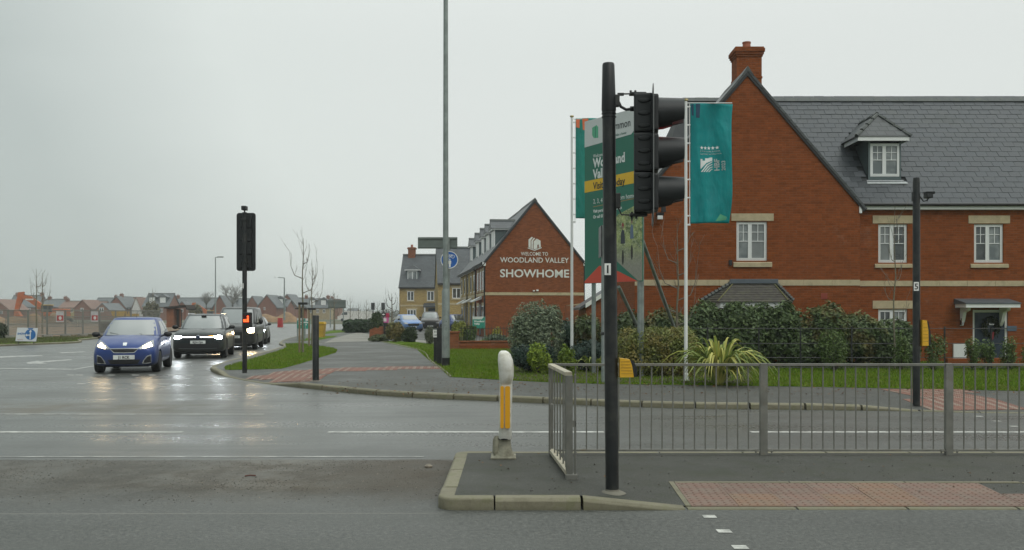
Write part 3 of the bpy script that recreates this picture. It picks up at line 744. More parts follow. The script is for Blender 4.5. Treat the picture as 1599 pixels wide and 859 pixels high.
# brackets
ZT_, ZB_ = 3.44, 2.46
m = MB().bbox((.045, -.012, ZT_-.005), (.10, .012, ZT_+.018), .002).tube([(.06, 0, ZT_+.01), (.21, 0, ZT_+.012)], .007, 6).bbox((.15, -.04, ZT_-.0), (.29, .04, ZT_+.02), .004)
for q in (.16, .20): m.lathe([(0, ZT_+.02), (.010, ZT_+.02), (.010, ZT_+.04), (0, ZT_+.04)], (q, 0, 0), 6)
m.bbox((.02, -.03, ZT_-.10), (.062, .03, ZT_+.0), .005)
m.build('top_bracket', BLACKP, ts)
MB().tube([(.055, 0, ZT_-.06), (.075, 0, ZT_-.10), (.12, 0, ZT_-.125), (.16, 0, ZT_-.12), (.19, 0, ZT_-.115)], .013, 8).lathe([(.02, .155), (.022, .16), (.022, .19), (.018, .195)], (0, 0, ZT_-.118), 10, axis='x').build('cable', BLACKPL, ts, smooth=True)
m = MB().bbox((.02, -.028, ZB_-.0), (.07, .028, ZB_+.13), .006).tube([(.05, 0, ZB_+.005), (.08, 0, ZB_-.055), (.20, 0, ZB_-.06)], .007, 6).bbox((.15, -.04, ZB_-.07), (.30, .04, ZB_-.045), .004)
for q in (.17, .21): m.lathe([(0, ZB_-.09), (.010, ZB_-.09), (.010, ZB_-.03), (0, ZB_-.03)], (q, 0, 0), 6)
m.build('bottom_bracket', BLACKP, ts)
# the whole head is turned a little about the pole
for q_ in list(bpy.data.objects):
    if q_.parent == ts and q_.name.split('.')[0] in ('signal_housing', 'housing_rib', 'backing_board', 'white_border', 'front_casing', 'hood', 'lens'): q_.rotation_euler = (0, 0, R(-7.5))
# push button unit and number plate
def pushbutton(par, y=0, x=.058, z=1.0, s=1):
    m = MB(); m.prism([(x, z-.08), (x, z+.085), (x+.085, z+.075), (x+.105, z+.02), (x+.12, z-.078)], -.07, .03, 'y')
    b = m.build('push_button_box', YELP, par)
    m = MB()
    for k in range(5): zz = z+.055-.026*k; m.bbox((x+.01, -.074, zz), (x+.085+.006*k, -.069, zz+.004), .001)
    m.build('groove', M('yellow_groove', (.40, .22, .02), .6), b)
    MB().prism([(x+.087, z+.073), (x+.12, z+.06), (x+.148, z+.0), (x+.15, z-.075), (x+.122, z-.076), (x+.107, z+.02)], -.068, .028, 'y').build('button_face', BLACKPL, par)
pushbutton(ts, z=1.08)
def plate(par, s, x, z, r, h=.10, w=.055, rz=0):
    p = MB().bbox((x-w/2, -r-.006, z-h/2), (x+w/2, -r-.001, z+h/2), .001).build('number_plate', STICK, par)
    text(p, s, x, z-h*.33, -r-.008, h*.95, INK, 'number', 'CENTER', off=.002)
plate(ts, '1', -.045, 1.93, .052)

# ---------------------------------------------------------------- illuminated-style refuge bollard
c = G(788, 714, .1)
bo = thing('traffic_bollard', 'white plastic refuge bollard with two yellow stripes on a weathered base', 'bollard', (c.x, c.y, .098))
WB = M('weathered_white_plastic', (.70, .69, .63), .45, var=.12, vs=4, dirt=(.40, .37, .27), ds=6, dth=.52)
DIRTYB = M('lichen_grey_base', (.30, .285, .215), .8, var=.35, vs=9, bump=.4, bs=60, dirt=(.10, .09, .06), ds=7, dth=.5)
MB().bbox((-.145, -.15, 0), (.12, .15, .022), .008).lathe([(.115, .02), (.10, .05), (.083, .10), (.075, .17), (.07, .21)], (-.01, 0, 0), 14).build('base', DIRTYB, bo, smooth=True)
MB().lathe([(.03, 0), (.045, .03), (.04, .16), (.02, .2)], (-.085, -.03, .03), 10).build('side_fixing', DIRTYB, bo, smooth=True)
def loft(m, secs, n=20, pw=.6):
    b = len(m.v)
    for (z, cx, hx, hy) in secs:
        for k in range(n):
            t = 2*pi*k/n; ct, st = cos(t), sin(t)
            m.v.append((cx+hx*abs(ct)**pw*(1 if ct > 0 else -1), hy*abs(st)**pw*(1 if st > 0 else -1), z))
    for i in range(len(secs)-1):
        for k in range(n): k2 = (k+1) % n; m.f.append((b+i*n+k, b+i*n+k2, b+(i+1)*n+k2, b+(i+1)*n+k)); m.m.append(0)
    e = b+(len(secs)-1)*n; m.f.append(tuple(range(b+n-1, b-1, -1))); m.f.append(tuple(range(e, e+n))); m.m += [0, 0]; return m
DZ = .0
loft(MB(), [(.20, .005, .068, .10), (.215, .005, .072, .11), (.35, .008, .068, .125), (.78, .015, .067, .135)]).build('shell', WB, bo, smooth=True)
loft(MB(), [(.775, .016, .064, .13), (.80, .016, .068, .15), (.86, .018, .077, .17), (.95, .016, .082, .185), (1.03, .008, .080, .18), (1.09, -.002, .066, .15), (1.115, -.008, .050, .12), (1.13, -.012, .028, .07)]).build('head', WB, bo, smooth=True)
MB().lathe([(.072, .198), (.076, .203), (.076, .209), (.072, .214)], (.0, 0, 0), 16, sy=1.5).build('joint_band', INK, bo)
for x, hw_ in ((-.026, .018), (.032, .026)):
    q = MB().prism(rrect(x-hw_, x+hw_, .325, .765, .014, 3), -.147, -.12, 'y').build('reflective_stripe', M('amber_stripe', (.80, .38, .01), .35, var=.05), bo)

# ---------------------------------------------------------------- far signals and posts
def signal_back(px, py, ztop, label, bx0, bx1, bz0, bz1, ped=True):
    c = G(px, py, .1); k = F/c.y
    t = thing('traffic_signal', label, 'traffic signal', (c.x, c.y, .1))
    MB().tube([(0, 0, 0), (0, 0, ztop)], .06, 16).build('pole', BLACKP, t, smooth=True)
    w = (bx1-bx0)/k/2; cx = ((bx0+bx1)/2-px)/k; z1 = HC+(HZ-bz0)/k-.1; z0 = HC+(HZ-bz1)/k-.1
    brd = MB().prism(rrect(cx-w, cx+w, z0, z1, .07), .075, .082, 'y').build('backing_board', BLACKPL, t)
    m = MB()
    for q in range(4): zz = z0+.06+(z1-z0-.12)/4*q; m.bbox((cx-.15, .0, zz+.01), (cx+.15, .15, zz+(z1-z0-.12)/4-.01), .02)
    m.build('signal_housing', BLACKPL, t)
    m = MB()
    for q in range(16):
        zz = z0+.10+(z1-z0-.2)/15*q
        for s in (-1, 1): MB().bbox((cx+s*.11-.03, -.012, zz), (cx+s*.11+.03, .002, zz+.03), .003).build('housing_rib', BLACKPL, t)
    for s in (z0+.2, z1-.2): MB().bbox((-.08, -.07, s), (.08, .01, s+.05), .006).build('clamp', BLACKP, t)
    m = MB().tube([(0, 0, ztop-.02), (0, 0, ztop+.06)], .02, 8).bbox((-.06, -.12, ztop+.05), (.07, .06, ztop+.16), .02)
    m.build('detector', BLACKPL, t); return t, k, c
t, k, c = signal_back(382, 582.5, 4.12, 'black traffic signal seen from behind with a lit red figure, by the verge corner', 368, 398, 332, 423)
z = HC-(500-HZ)/k-.1
MB().bbox((-.02, -.17, z-.20), (.22, -.055, z+.20), .025).build('pedestrian_display', BLACKPL, t)
MB().bbox((-.0, -.180, z-.06), (.20, -.168, z+.14), .01).build('display_window', M('display_dark', (.05, .004, .003), .3), t)
RF = emis('lit_red_figure', (1, .07, .012), 4.0)
m = MB().lathe([(0, -.188), (.024, -.188), (.024, -.183), (0, -.183)], (.135, 0, z+.09), 10, axis='y').bbox((.115, -.188, z-.02), (.155, -.183, z+.062), .004).bbox((.09, -.188, z+.0), (.12, -.183, z+.02), .003)
m.bbox((.02, -.188, z-.045), (.16, -.183, z-.022), .004).bbox((.02, -.188, z-.02), (.085, -.183, z+.022), .008)
m.build('red_figure', RF, t)
MB().bbox((-.035, -.0645, 1.62+.9-.35), (-.01, -.0585, 1.62+.9-.22), .002).build('number_plate', STICK, t)
c = G(493, 595, .1)
t = thing('bollard_post', 'plain black post without a head at the edge of the red blocks', 'post', (c.x, c.y, .1))
MB().tube([(0, 0, -.02), (0, 0, 1.47), (0, 0, 1.485)], [.073, .073, .066], 20).build('shaft', BLACKP, t, smooth=True)
MB().lathe([(.12, 0), (.10, .01), (.075, .015)], n=16).build('base_collar', M('mortar', (.2, .18, .15), .9), t)
# signal pole 5
c = G(1431, 632, .06)
t = thing('traffic_signal_pole', 'black pole numbered five with a camera near its top and a yellow button box', 'pole', (c.x, c.y, .05))
MB().tube([(0, 0, 0), (0, 0, 3.82), (0, 0, 3.90)], [.062, .060, .054], 20).build('pole', BLACKP, t, smooth=True)
MB().tube([(.06, 0, 3.58), (.12, -.0, 3.50), (.18, -.01, 3.51), (.20, -.02, 3.56)], .011, 6).build('camera_arm', BLACKP, t, smooth=True)
MB().bbox((.14, -.09, 3.55), (.25, .05, 3.64), .012).prism([(.13, 3.64), (.13, 3.655), (.275, 3.655), (.275, 3.62), (.265, 3.64)], -.10, .06, 'y').build('detector_camera', BLACKPL, t)
MB().bbox((-.075, -.03, 3.50), (-.05, .03, 3.66), .006).build('clamp', BLACKP, t)
q = pushbutton
zb_ = HC-(520-HZ)/92-.05
m = MB().prism([(.066, zb_-.22), (.066, zb_+.22), (.14, zb_+.21), (.165, zb_+.05), (.17, zb_-.22)], -.09, .03, 'y'); b = m.build('push_button_box', YELP, t)
m = MB()
for k_ in range(6): m.bbox((.075, -.095, zb_+.15-.06*k_), (.148+.003*k_, -.089, zb_+.158-.06*k_), .001)
m.build('groove', M('yellow_groove', (.40, .22, .02), .6), b)
MB().prism([(.142, zb_+.21), (.17, zb_+.19), (.205, zb_+.02), (.21, zb_-.20), (.172, zb_-.22), (.167, zb_+.05)], -.085, .03, 'y').build('button_face', BLACKPL, t)
plate(t, '5', -.028, HC+(HZ-447)/92-.05, .058, .15, .085)

# lamp column and the sign post behind it
c = G(696, 571, .12)
t = thing('street_lamp', 'tall galvanised lamp column with black base band rising out of the lawn', 'street lamp', (c.x, c.y, .1))
MB().tube([(0, 0, 0), (0, 0, .25)], .118, 20).build('base_band', BLACKP, t, smooth=True)
MB().tube([(0, 0, .25), (0, 0, 2.16), (0, 0, 2.24)], [.112, .112, .088], 20).build('lower_shaft', GALVC, t, smooth=True)
MB().tube([(0, 0, 2.24), (0, 0, 12.0)], [.084, .062], 20).build('upper_shaft', GALVC, t, smooth=True)
MB().bbox((-.055, -.118, .55), (.055, -.1, 1.15), .01).build('access_door', GALVC, t)
MB().lathe([(.0, 0), (.012, 0), (.012, .02), (0, .02)], (.02, -.128, 1.3), 8, axis='y').build('lock', INK, t)
MB().tube([(0, 0, 11.9), (0, .3, 12.1), (0, 1.0, 12.2)], .045, 10).build('arm', GALVC, t, smooth=True)
MB().bbox((-.15, .9, 12.14), (.15, 1.6, 12.24), .03).build('lantern', GALVC, t)
Ys_ = 32.0; kk = F/Ys_; c = P(699, HZ, Ys_)
t = thing('sign_post', 'grey post behind the lamp column carrying a blank backed sign and a round blue sign', 'sign post', (c.x, Ys_, .1))
MB().tube([(0, 0, 0), (0, 0, 4.12)], .075, 14).build('post', GALVC, t, smooth=True)
za, zb2 = HC+(HZ-388)/kk-.1, HC+(HZ-370)/kk-.1
sb = MB().bbox(((652-699)/kk, .10, za), ((714-699)/kk, .115, zb2), .004).build('direction_sign', SIGNG, t)
MB().bbox(((652-699)/kk+.02, .07, zb2-.07), ((714-699)/kk-.02, .099, zb2-.03), .004).bbox(((652-699)/kk+.02, .07, za+.03), ((714-699)/kk-.02, .099, za+.07), .004).build('stiffening_channel', SIGNG, sb)
zr = HC+(HZ-406)/kk-.1; xr = (702-699)/kk
rs = MB().lathe([(0, -.105), (.285, -.105), (.285, -.095), (0, -.095)], (xr, 0, zr), 32, axis='y').build('round_sign', BLUE, t)
m = MB(); rim = [(.275, -.107), (.30, -.107), (.30, -.095), (.275, -.095), (.275, -.107)]
m.lathe(rim, (xr, 0, zr), 32, axis='y'); m.f = [f_ for f_ in m.f if len(f_) == 4]; m.m = [0]*len(m.f); m.build('white_rim', STICK, rs)
m = MB()   # cycle and walking figures on the blue disc
def ring(cx, cz, r, w=.014, n=14):
    for k in range(n): a0, a1 = 2*pi*k/n, 2*pi*(k+1)/n; m.add([(cx+r*cos(a0), -.108, cz+r*sin(a0)), (cx+r*cos(a1), -.108, cz+r*sin(a1)), (cx+(r-w)*cos(a1), -.108, cz+(r-w)*sin(a1)), (cx+(r-w)*cos(a0), -.108, cz+(r-w)*sin(a0))], [(0, 1, 2, 3)])
ring(xr-.02+.0, zr+.11, .062); ring(xr+.12, zr+.11, .062)
def stk(a, b, w=.012):
    a, b = Vector((a[0], 0, a[1])), Vector((b[0], 0, b[1])); n = Vector((-(b-a).z, 0, (b-a).x)).normalized()*w/2; off = Vector((0, -.1085, 0)); m.add([a-n+off, b-n+off, b+n+off, a+n+off], [(0, 1, 2, 3)])
stk((xr-.02, zr+.11), (xr+.04, zr+.11)); stk((xr+.04, zr+.11), (xr+.09, zr+.17)); stk((xr+.01, zr+.17), (xr+.09, zr+.17)); stk((xr-.02, zr+.11), (xr+.015, zr+.18)); stk((xr+.12, zr+.11), (xr+.085, zr+.19)); stk((xr+.0, zr+.18), (xr+.03, zr+.18)); stk((xr+.04, zr+.11), (xr+.01, zr+.17))
hx = xr+.015
for k in range(10): a0, a1 = 2*pi*k/10, 2*pi*(k+1)/10; m.add([(hx, -.108, zr+.0), (hx+.026*cos(a0), -.108, zr+.0+.026*sin(a0)), (hx+.026*cos(a1), -.108, zr+.0+.026*sin(a1))], [(0, 1, 2)])
m.add([(hx-.05, -.108, zr-.04), (hx-.03, -.108, zr-.03), (hx+.03, -.108, zr-.03), (hx+.05, -.108, zr-.04), (hx+.045, -.108, zr-.14), (hx+.03, -.108, zr-.14), (hx+.028, -.108, zr-.25), (hx-.028, -.108, zr-.25), (hx-.03, -.108, zr-.14), (hx-.045, -.108, zr-.14)], [tuple(range(10))])
m.build('cycle_and_pedestrian_symbol', STICK, rs, fix=False)
# service pillar beside the lamp column (two black posts)
for px, py, wd, h, lab in ((681, 565, .07, 1.04, 'black marker post carrying a small white label, left of the lamp column'), (687, 569, .09, 1.10, 'black timber-like marker post right against the lamp column')):
    c = G(px, py, .11); t = thing('marker_post', lab, 'post', (c.x, c.y, .1))
    MB().bbox((-wd, -.06, 0), (wd, .06, h), .01).build('shaft', BLACKP, t)
    if px == 681:
        s_ = MB().bbox((-wd-.02, -.075, h-.26), (wd-.0, -.061, h-.02), .003).build('label_plate', STICK, t)
        text(s_, 'H', -.02, h-.12, -.078, .1, INK, 'letter', 'CENTER'); text(s_, '100', -.02, h-.22, -.078, .08, INK, 'number', 'CENTER')
# grey sign post with an edge-on plate, behind the guard rail
c = G(942, 597.5, .11)
t = thing('sign_post', 'galvanised post with a sign plate turned edge-on, half hidden by the signal pole', 'sign post', (c.x, c.y, .1))
MB().tube([(0, 0, 0), (0, 0, HC+(HZ-352)/(F/c.y)-.1)], .045, 14).build('post', GALVC, t, smooth=True)
kq = F/c.y
MB().bbox((-.075, -.3, HC+(HZ-402)/kq-.1), (-.055, .3, HC+(HZ-354)/kq-.1), .004).build('sign_plate', BLACKP, t)
MB().bbox((-.055, -.05, 1.05), (.02, .05, 1.12), .01).build('clamp', BLACKP, t)

# ---------------------------------------------------------------- flags
POLEW = M('flagpole_white', (.74, .75, .73), .35, var=.05)
BRASS = M('finial_brass', (.42, .34, .16), .4, .6)
def flagmat(name, c, c2):
    m, t = newmat(name); o = t.obj(); x, y, z = t.sep(o); wv = t.noise(t.comb(t.math('MULTIPLY', x, 2.2), 0.0, t.math('MULTIPLY', z, .9)), 1.3, 3, .5); f = t.noise(o, 200, 2)
    cc = t.mix(t.ramp(wv, .3, .7), c, c2); p = t.n('BsdfPrincipled', {'Base Color': cc, 'Roughness': .6, 'Specular IOR Level': .3, 'Normal': t.bump(t.math('ADD', wv, t.math('MULTIPLY', f, .01)), .8, .16)})
    tr = t.n('BsdfTranslucent', {'Color': cc}); t.n('OutputMaterial', {'Surface': t.n('MixShader', {0: .35, 1: p.outputs[0], 2: tr.outputs[0]}).outputs[0]}); return m
TEAL = flagmat('teal_flag_cloth', (.010, .27, .28), (.014, .38, .38)); TEALG = flagmat('green_teal_flag_cloth', (.035, .30, .25), (.06, .40, .33))
NAVY = M('navy_print', (.01, .05, .10), .6); ORNG = M('orange_print', (.70, .16, .06), .6); LGRN = M('green_print', (.10, .42, .25), .6)
PRINTW = M('white_print', (.72, .76, .74), .6)
def flag(px, ytop, ybase, label, Y, w, ht, zoff, mat, ph, amp=.05, taper=0.):
    c = P(px, HZ, Y); zt = HC+(HZ-ytop)*Y/F-.1
    t = thing('flagpole', label, 'flagpole', (c.x, Y, .1))
    MB().tube([(0, 0, 0), (0, 0, 3.3), (0, 0, zt-.06)], [.042, .036, .031], 14).build('pole', POLEW, t, smooth=True)
    MB().lathe([(0, zt+.0), (.05, zt-.012), (.055, zt-.04), (.03, zt-.06)][::-1], n=12).build('finial', BRASS, t, smooth=True)
    MB().bbox((-.09, -.09, 0), (.09, .09, .03), .005).lathe([(.055, .02), (.055, .16), (.045, .18)], n=12).build('base', POLEW, t)
    MB().tube([(.01, 0, zt-.10), (.10, 0, zt-.10), (.09+w*.97, 0, zt-.10-.0)], .011, 6).build('flag_arm', POLEW, t)
    m = MB()
    for q in range(7): zz = zt-.2-ht/6.6*q; m.bbox((.015, -.012, zz), (.10, .012, zz+.03), .002)
    m.build('flag_ring', POLEW, t)
    m = MB().tube([(.085, 0, zt-.10), (.085, 0, zt-.14-ht)], .008, 6).bbox((.02, -.02, zt-.16-ht), (.10, .02, zt-.12-ht), .003); m.build('halyard', POLEW, t)
    return t, zt
def cloth(par, x0, z1, w, h, mat, seed, amp=.05, slant=.0, nx=26, nz=60, wf=None):
    r = random.Random(seed); a = [r.uniform(0, 6) for _ in range(6)]
    def wave(u, v):   # u 0..1 across, v 0..1 down
        k = min(1, u*2.2); return k*amp*(sin(u*5+v*5+a[0])*.8+sin(u*9-v*3.2+a[1])*.4+sin(u*3+v*11+a[2])*.35)+v*u*.05
    def S_(u, v, d=0.):
        ww = w*(wf(v) if wf else 1-.06*v-.03*sin(v*3.3+a[3])); return (x0+u*ww, wave(u, v)+d, z1-v*h+slant*u*(1-v)+.02*u*sin(v*4+a[4]))
    vs = [S_(i/nx, j/nz) for j in range(nz+1) for i in range(nx+1)]
    fs = [(j*(nx+1)+i, j*(nx+1)+i+1, (j+1)*(nx+1)+i+1, (j+1)*(nx+1)+i) for j in range(nz) for i in range(nx)]
    o = MB().add(vs, fs).build('flag', mat, par, smooth=True, fix=False, angle=180)
    md = o.modifiers.new('s', 'SOLIDIFY'); md.thickness = .002
    return o, S_
def onflag(o, S_, name, poly, mat, d=-.006, sub=6):
    """print poly (u,v) shapes on the cloth"""
    bm = bmesh.new(); f = bm.faces.new([bm.verts.new((u, v, 0)) for u, v in poly]); bmesh.ops.triangulate(bm, faces=[f])
    bmesh.ops.subdivide_edges(bm, edges=bm.edges, cuts=sub, use_grid_fill=True)
    for v in bm.verts: v.co = S_(v.co.x, v.co.y, d)
    me = bpy.data.meshes.new(name); bm.to_mesh(me); bm.free(); return link(name, me, mat, o)
def warp_text(o, S_, s, u, v, size, w, h, mat, rot=False, bold=.0, align='LEFT'):
    to = text(o, s, 0, 0, 0, 1.0, mat, 'lettering', align, off=bold); me = to.data
    for vv in me.vertices:
        a, b = vv.co.x*size, vv.co.z*size; 
        if rot: a, b = -b, a
        vv.co = S_(u+a/w, v-b/h, -.007)
    return to
FW, FH = .98, 2.70
t, zt = flag(1071, 154, 598, 'white flagpole with a teal five star flag in front of the brick gable', 20.9, FW, FH, 0, TEAL, 1)
o, S_ = cloth(t, .10, zt-.115, FW, FH, TEAL, 5, .085, .03, wf=lambda v: 1.0-.10*v-.04*sin(v*6)+.0*v)
onflag(o, S_, 'navy_bar', [(.02, .005), (.07, .005), (.075, .10), (.035, .10)], NAVY); onflag(o, S_, 'navy_bar', [(.12, .005), (.22, .005), (.215, .12), (.13, .12)], NAVY)
onflag(o, S_, 'green_corner', [(.62, .985), (.74, .925), (.92, .95), (.90, .975)], LGRN)
for i in range(5):
    cx, cy = .285+.095*i, .368; onflag(o, S_, 'star', [(cx+(.048 if k % 2 == 0 else .02)*sin(pi*k/5), cy-(.017 if k % 2 == 0 else .007)*cos(pi*k/5)) for k in range(10)], PRINTW, sub=0)
warp_text(o, S_, '5 STAR HOME BUILDER', .245, .403, .045, FW, FH, PRINTW, bold=.01); warp_text(o, S_, 'CUSTOMER SATISFACTION', .245, .425, .040, FW, FH, PRINTW, bold=.01)
warp_text(o, S_, 'HBF', .70, .565, .155, FW, FH, PRINTW, rot=True, bold=.035); warp_text(o, S_, '2023', .83, .565, .11, FW, FH, PRINTW, rot=True, bold=.03)
onflag(o, S_, 'castle_emblem', [(.25, .462), (.30, .462), (.30, .476), (.37, .476), (.37, .455), (.44, .455), (.44, .470), (.50, .470), (.50, .448), (.55, .448), (.55, .475), (.40, .495), (.25, .548), (.29, .525), (.25, .50)], PRINTW, sub=2)
for q in range(4): onflag(o, S_, 'emblem_stripe', [(.26+.06*q, .570), (.29+.06*q, .570), (.43+.035*q, .512+.012*q), (.55, .488+.022*q), (.55, .480+.022*q), (.40+.04*q, .508+.012*q)], PRINTW, sub=2)
t, zt = flag(893, 180, 600, 'white flagpole with a green flag half hidden behind the sales board', 24.7, .95, FH, 0, TEALG, 2)
o, S_ = cloth(t, .10, zt-.08, 1.0, 2.66, TEALG, 9, .045)
onflag(o, S_, 'orange_bar', [(.01, .005), (.11, .005), (.10, .10), (.015, .09)], ORNG); onflag(o, S_, 'orange_bar', [(.17, .005), (.33, .005), (.29, .12), (.19, .12)], ORNG)
warp_text(o, S_, 'HOME', .64, .93, .33, 1.0, 2.66, PRINTW, rot=True, bold=.03)

# ---------------------------------------------------------------- big sales board on posts
Xr_, Yr_, Xl_, Yl_ = 3.09, 22.0, 1.86, 23.75
ang = math.atan2(Yr_-Yl_, Xr_-Xl_); BW = math.hypot(Xr_-Xl_, Yr_-Yl_)
hb = thing('sales_board', 'tall green and white sales board for new homes on grey posts with a cycling photo', 'sign', (Xl_, Yl_, .1), ang)
z_t = HC+(HZ-190)*Yl_/F-.1; z_b = HC+(HZ-443)*Yl_/F-.1; H_ = z_t-z_b
GRN = M('board_green', (.018, .16, .105), .45, var=.04); LG = M('board_pale_grey', (.60, .63, .62), .45, var=.03); YB = M('board_yellow', (.75, .46, .02), .45, var=.03); RB = M('board_red', (.62, .07, .035), .45, var=.03)
MB().box((0, 0, z_b), (BW, .03, z_t)).build('board', GRN, hb)
def flat(name, poly, mat, d, par=None): return MB().add([(x*BW, -d, z_t-y*H_) for x, y in poly], [tuple(range(len(poly)))]).build(name, mat, par or hb, fix=False)
flat('white_header', [(0, 0), (0, .16), (.82, .145), (.93, .10), (1, .07), (1, 0)][::-1], LG, .003)
flat('yellow_band', [(.0, .37), (0, .44), (1, .43), (1, .36)][::-1], YB, .003)
def photo_mat():
    m, t = newmat('printed_photo'); o = t.obj(); x, y, z = t.sep(o); n = t.noise(o, 4.5, 6, .75); n2 = t.noise(o, 16, 4, .8)
    c = t.mix(t.ramp(n, .4, .6), (.08, .13, .04), (.42, .48, .18)); c = t.mix(t.ramp(n2, .5, .7, 0, .8), c, (.72, .74, .55))
    low = t.ramp(z, z_b+.3, z_b+1.1, 1, 0, True); c = t.mix(low, c, t.mix(n2, (.16, .17, .13), (.42, .40, .34))); t.out(Base_Color=c, Roughness=.45); return m
flat('photograph', [(.60, .60), (1, .545), (1, .995), (.93, .995), (.47, .84), (.47, .66)][::-1], photo_mat(), .003)
flat('red_corner', [(.0, .998), (.0, .985), (.27, .895), (.60, .935), (.93, .999)], RB, .0045)
CYC = [M('print_navy', (.035, .045, .06), .5), M('print_skin', (.24, .15, .11), .5), M('print_red', (.28, .05, .04), .5), M('print_blue', (.12, .17, .25), .5), M('print_dark', (.03, .03, .025), .5)]
for cx, cy, s in ((.68, .745, .62), (.83, .72, .5)):
    flat('rider_body', [(cx-.05*s, cy-.03), (cx-.02*s, cy-.055), (cx+.04*s, cy-.045), (cx+.06*s, cy+.03), (cx-.06*s, cy+.03)][::-1], CYC[0 if s > .6 else 3], .0055)
    flat('rider_head', [(cx+.03*s*cos(k*pi/4), cy-.07+.014*sin(k*pi/4)) for k in range(8)], CYC[1], .006); flat('helmet', [(cx-.035*s, cy-.073), (cx+.035*s, cy-.073), (cx+.02*s, cy-.092), (cx-.02*s, cy-.092)][::-1], CYC[2 if s > .6 else 4], .0065)
    for dx in (): flat('rider_leg', [(cx+dx*s-.012, cy+.04), (cx+dx*s+.014, cy+.04), (cx+dx*s*.5+.01, cy+.12), (cx+dx*s*.5-.01, cy+.12)][::-1], CYC[4], .0055)
    flat('bicycle_wheel', [(cx+.018*cos(k*pi/5), cy+.11+.045*sin(k*pi/5)) for k in range(10)], CYC[4], .005)
def bt(s, x, y, sz, mat=PRINTW, b=.0, sq=.85, par=None): return text(par or hb, s, x*BW, z_t-y*H_, -.006, sz, mat, off=b, ext=.001, squash=sq)
DG = M('print_dark_green', (.02, .13, .10), .5)
bt('Persimmon', .33, .095, .26, M('print_grey', (.06, .07, .07), .5), .004); bt('Together, we make a home', .33, .135, .09, DG)
flat('leaf_emblem', [(.14, .05), (.22, .04), (.25, .055), (.25, .12), (.17, .115), (.14, .095)][::-1], LGRN, .0045)
flat('leaf_emblem_vein', [(.195, .05), (.205, .05), (.205, .115), (.195, .115)][::-1], DG, .0055)
bt('Welcome to', .16, .235, .12); bt('Woodland', .16, .295, .32, b=.012); bt('Valley', .16, .362, .32, b=.012)
bt('Visit us today', .16, .428, .25, INK, .005); bt('2, 3, 4 & 5 bedroom homes', .16, .515, .165)
flat('divider_line', [(.16, .532), (.16, .536), (.92, .521), (.92, .517)][::-1], M('print_tan', (.35, .22, .08), .5), .004)
bt('Visit persimmonhomes.com', .16, .57, .11, b=.003); bt('Or call 01', .16, .605, .11, b=.003)
for x in (.25, BW-.12):
    MB().tube([(x, .09, 0), (x, .09, z_t-.15)], .055, 10).build('post', GALVC, hb, smooth=True)
for (pa, pb, ya, yb) in (((1003, 375), (1055, 518), 22.6, 25.0), ((966, 448), (1000, 520), 22.9, 24.4)):
    A = P(*pa, ya); B = P(*pb, yb); MB().tube([A, B], .045, 10).build('brace', GALVC, hb, world=True, smooth=True)
MB().tube([P(999, 440, 22.15), P(999, 560, 22.15)], .06, 10).build('post', GALVC, hb, world=True, smooth=True)
# ---------------------------------------------------------------- house materials
BR1 = brick('red_brick', (.19, .051, .014), (.265, .074, .021), (.18, .08, .04), blotch=.3)
BR2 = brick('red_brick_showhome', (.165, .046, .015), (.27, .080, .027), (.19, .09, .05), blotch=.2)
BRB = brick('buff_stone', (.33, .225, .085), (.46, .34, .14), (.33, .26, .14), blotch=.3)
BRW = brick('garden_wall_brick', (.20, .065, .028), (.29, .10, .042), (.20, .12, .08))
STONEY = M('buff_cast_stone', (.46, .38, .24), .75, var=.12, vs=5, bump=.2, bs=60, dirt=(.30, .25, .15), ds=3, dth=.58)
def slate_mat():
    m, t = newmat('slate_tile'); o = t.obj(); r = t.n('ObjectInfo').outputs['Random']; ri = t.n('NewGeometry').outputs['Random Per Island']
    q = t.math('FRACT', t.math('ADD', r, ri)); n = t.noise(o, 12, 4, .7)
    c = t.mix(q, (.028, .033, .039), (.066, .073, .082)); c = t.mix(t.ramp(n, .48, .75, 0, .4), c, (.095, .10, .095)); c = t.mix(t.ramp(t.noise(o, .8, 4), .55, .7, 0, .3), c, (.05, .055, .04))
    t.out(Base_Color=c, Roughness=t.ramp(q, 0, 1, .38, .6), Normal=t.bump(n, .25, .006)); return m
SLATE = slate_mat()
UNDER = M('roof_underlay', (.03, .033, .035), .8)
RIDGE = M('ridge_tile', (.060, .068, .066), .6, var=.25, vs=5, dirt=(.10, .11, .08), ds=6)
UPVC = M('white_window_frame', (.74, .75, .74), .35, var=.04, vs=5, dirt=(.5, .5, .46), ds=3, dth=.7)
GUT = M('black_gutter', (.012, .012, .013), .4)
LEADM = M('lead_sheet', (.22, .24, .25), .55, .3, var=.2, vs=5, dirt=(.42, .43, .42), ds=5)
ANTH = M('grey_green_cladding', (.075, .105, .108), .5, var=.08, bump=.2, bs=30)
def glass_mat(name, dark, light, blinds):
    m, t = newmat(name); o = t.obj(); x, y, z = t.sep(o); r = t.n('ObjectInfo').outputs['Random']
    n = t.noise(o, 2.0, 3); c = t.mix(t.ramp(n, .4, .6), dark, light)
    if blinds:
        s = t.math('FRACT', t.math('MULTIPLY', z, 28.0)); c = t.mix(t.ramp(s, .0, .9, .0, .45), c, blinds)
    p = t.n('BsdfPrincipled', {'Base Color': c, 'Roughness': .5, 'Specular IOR Level': .1}); g = t.n('BsdfGlossy', {'Color': (1, 1, 1), 'Roughness': .03})
    lw = t.n('LayerWeight', {'Blend': .35}).outputs['Fresnel']
    t.n('OutputMaterial', {'Surface': t.n('MixShader', {0: t.math('ADD', t.math('MULTIPLY', lw, .6), .06), 1: p.outputs[0], 2: g.outputs[0]}).outputs[0]}); return m
GLD = glass_mat('window_glass_dark', (.02, .024, .026), (.07, .078, .08), None)
GLC = glass_mat('window_glass_curtain', (.10, .12, .125), (.24, .26, .26), None)
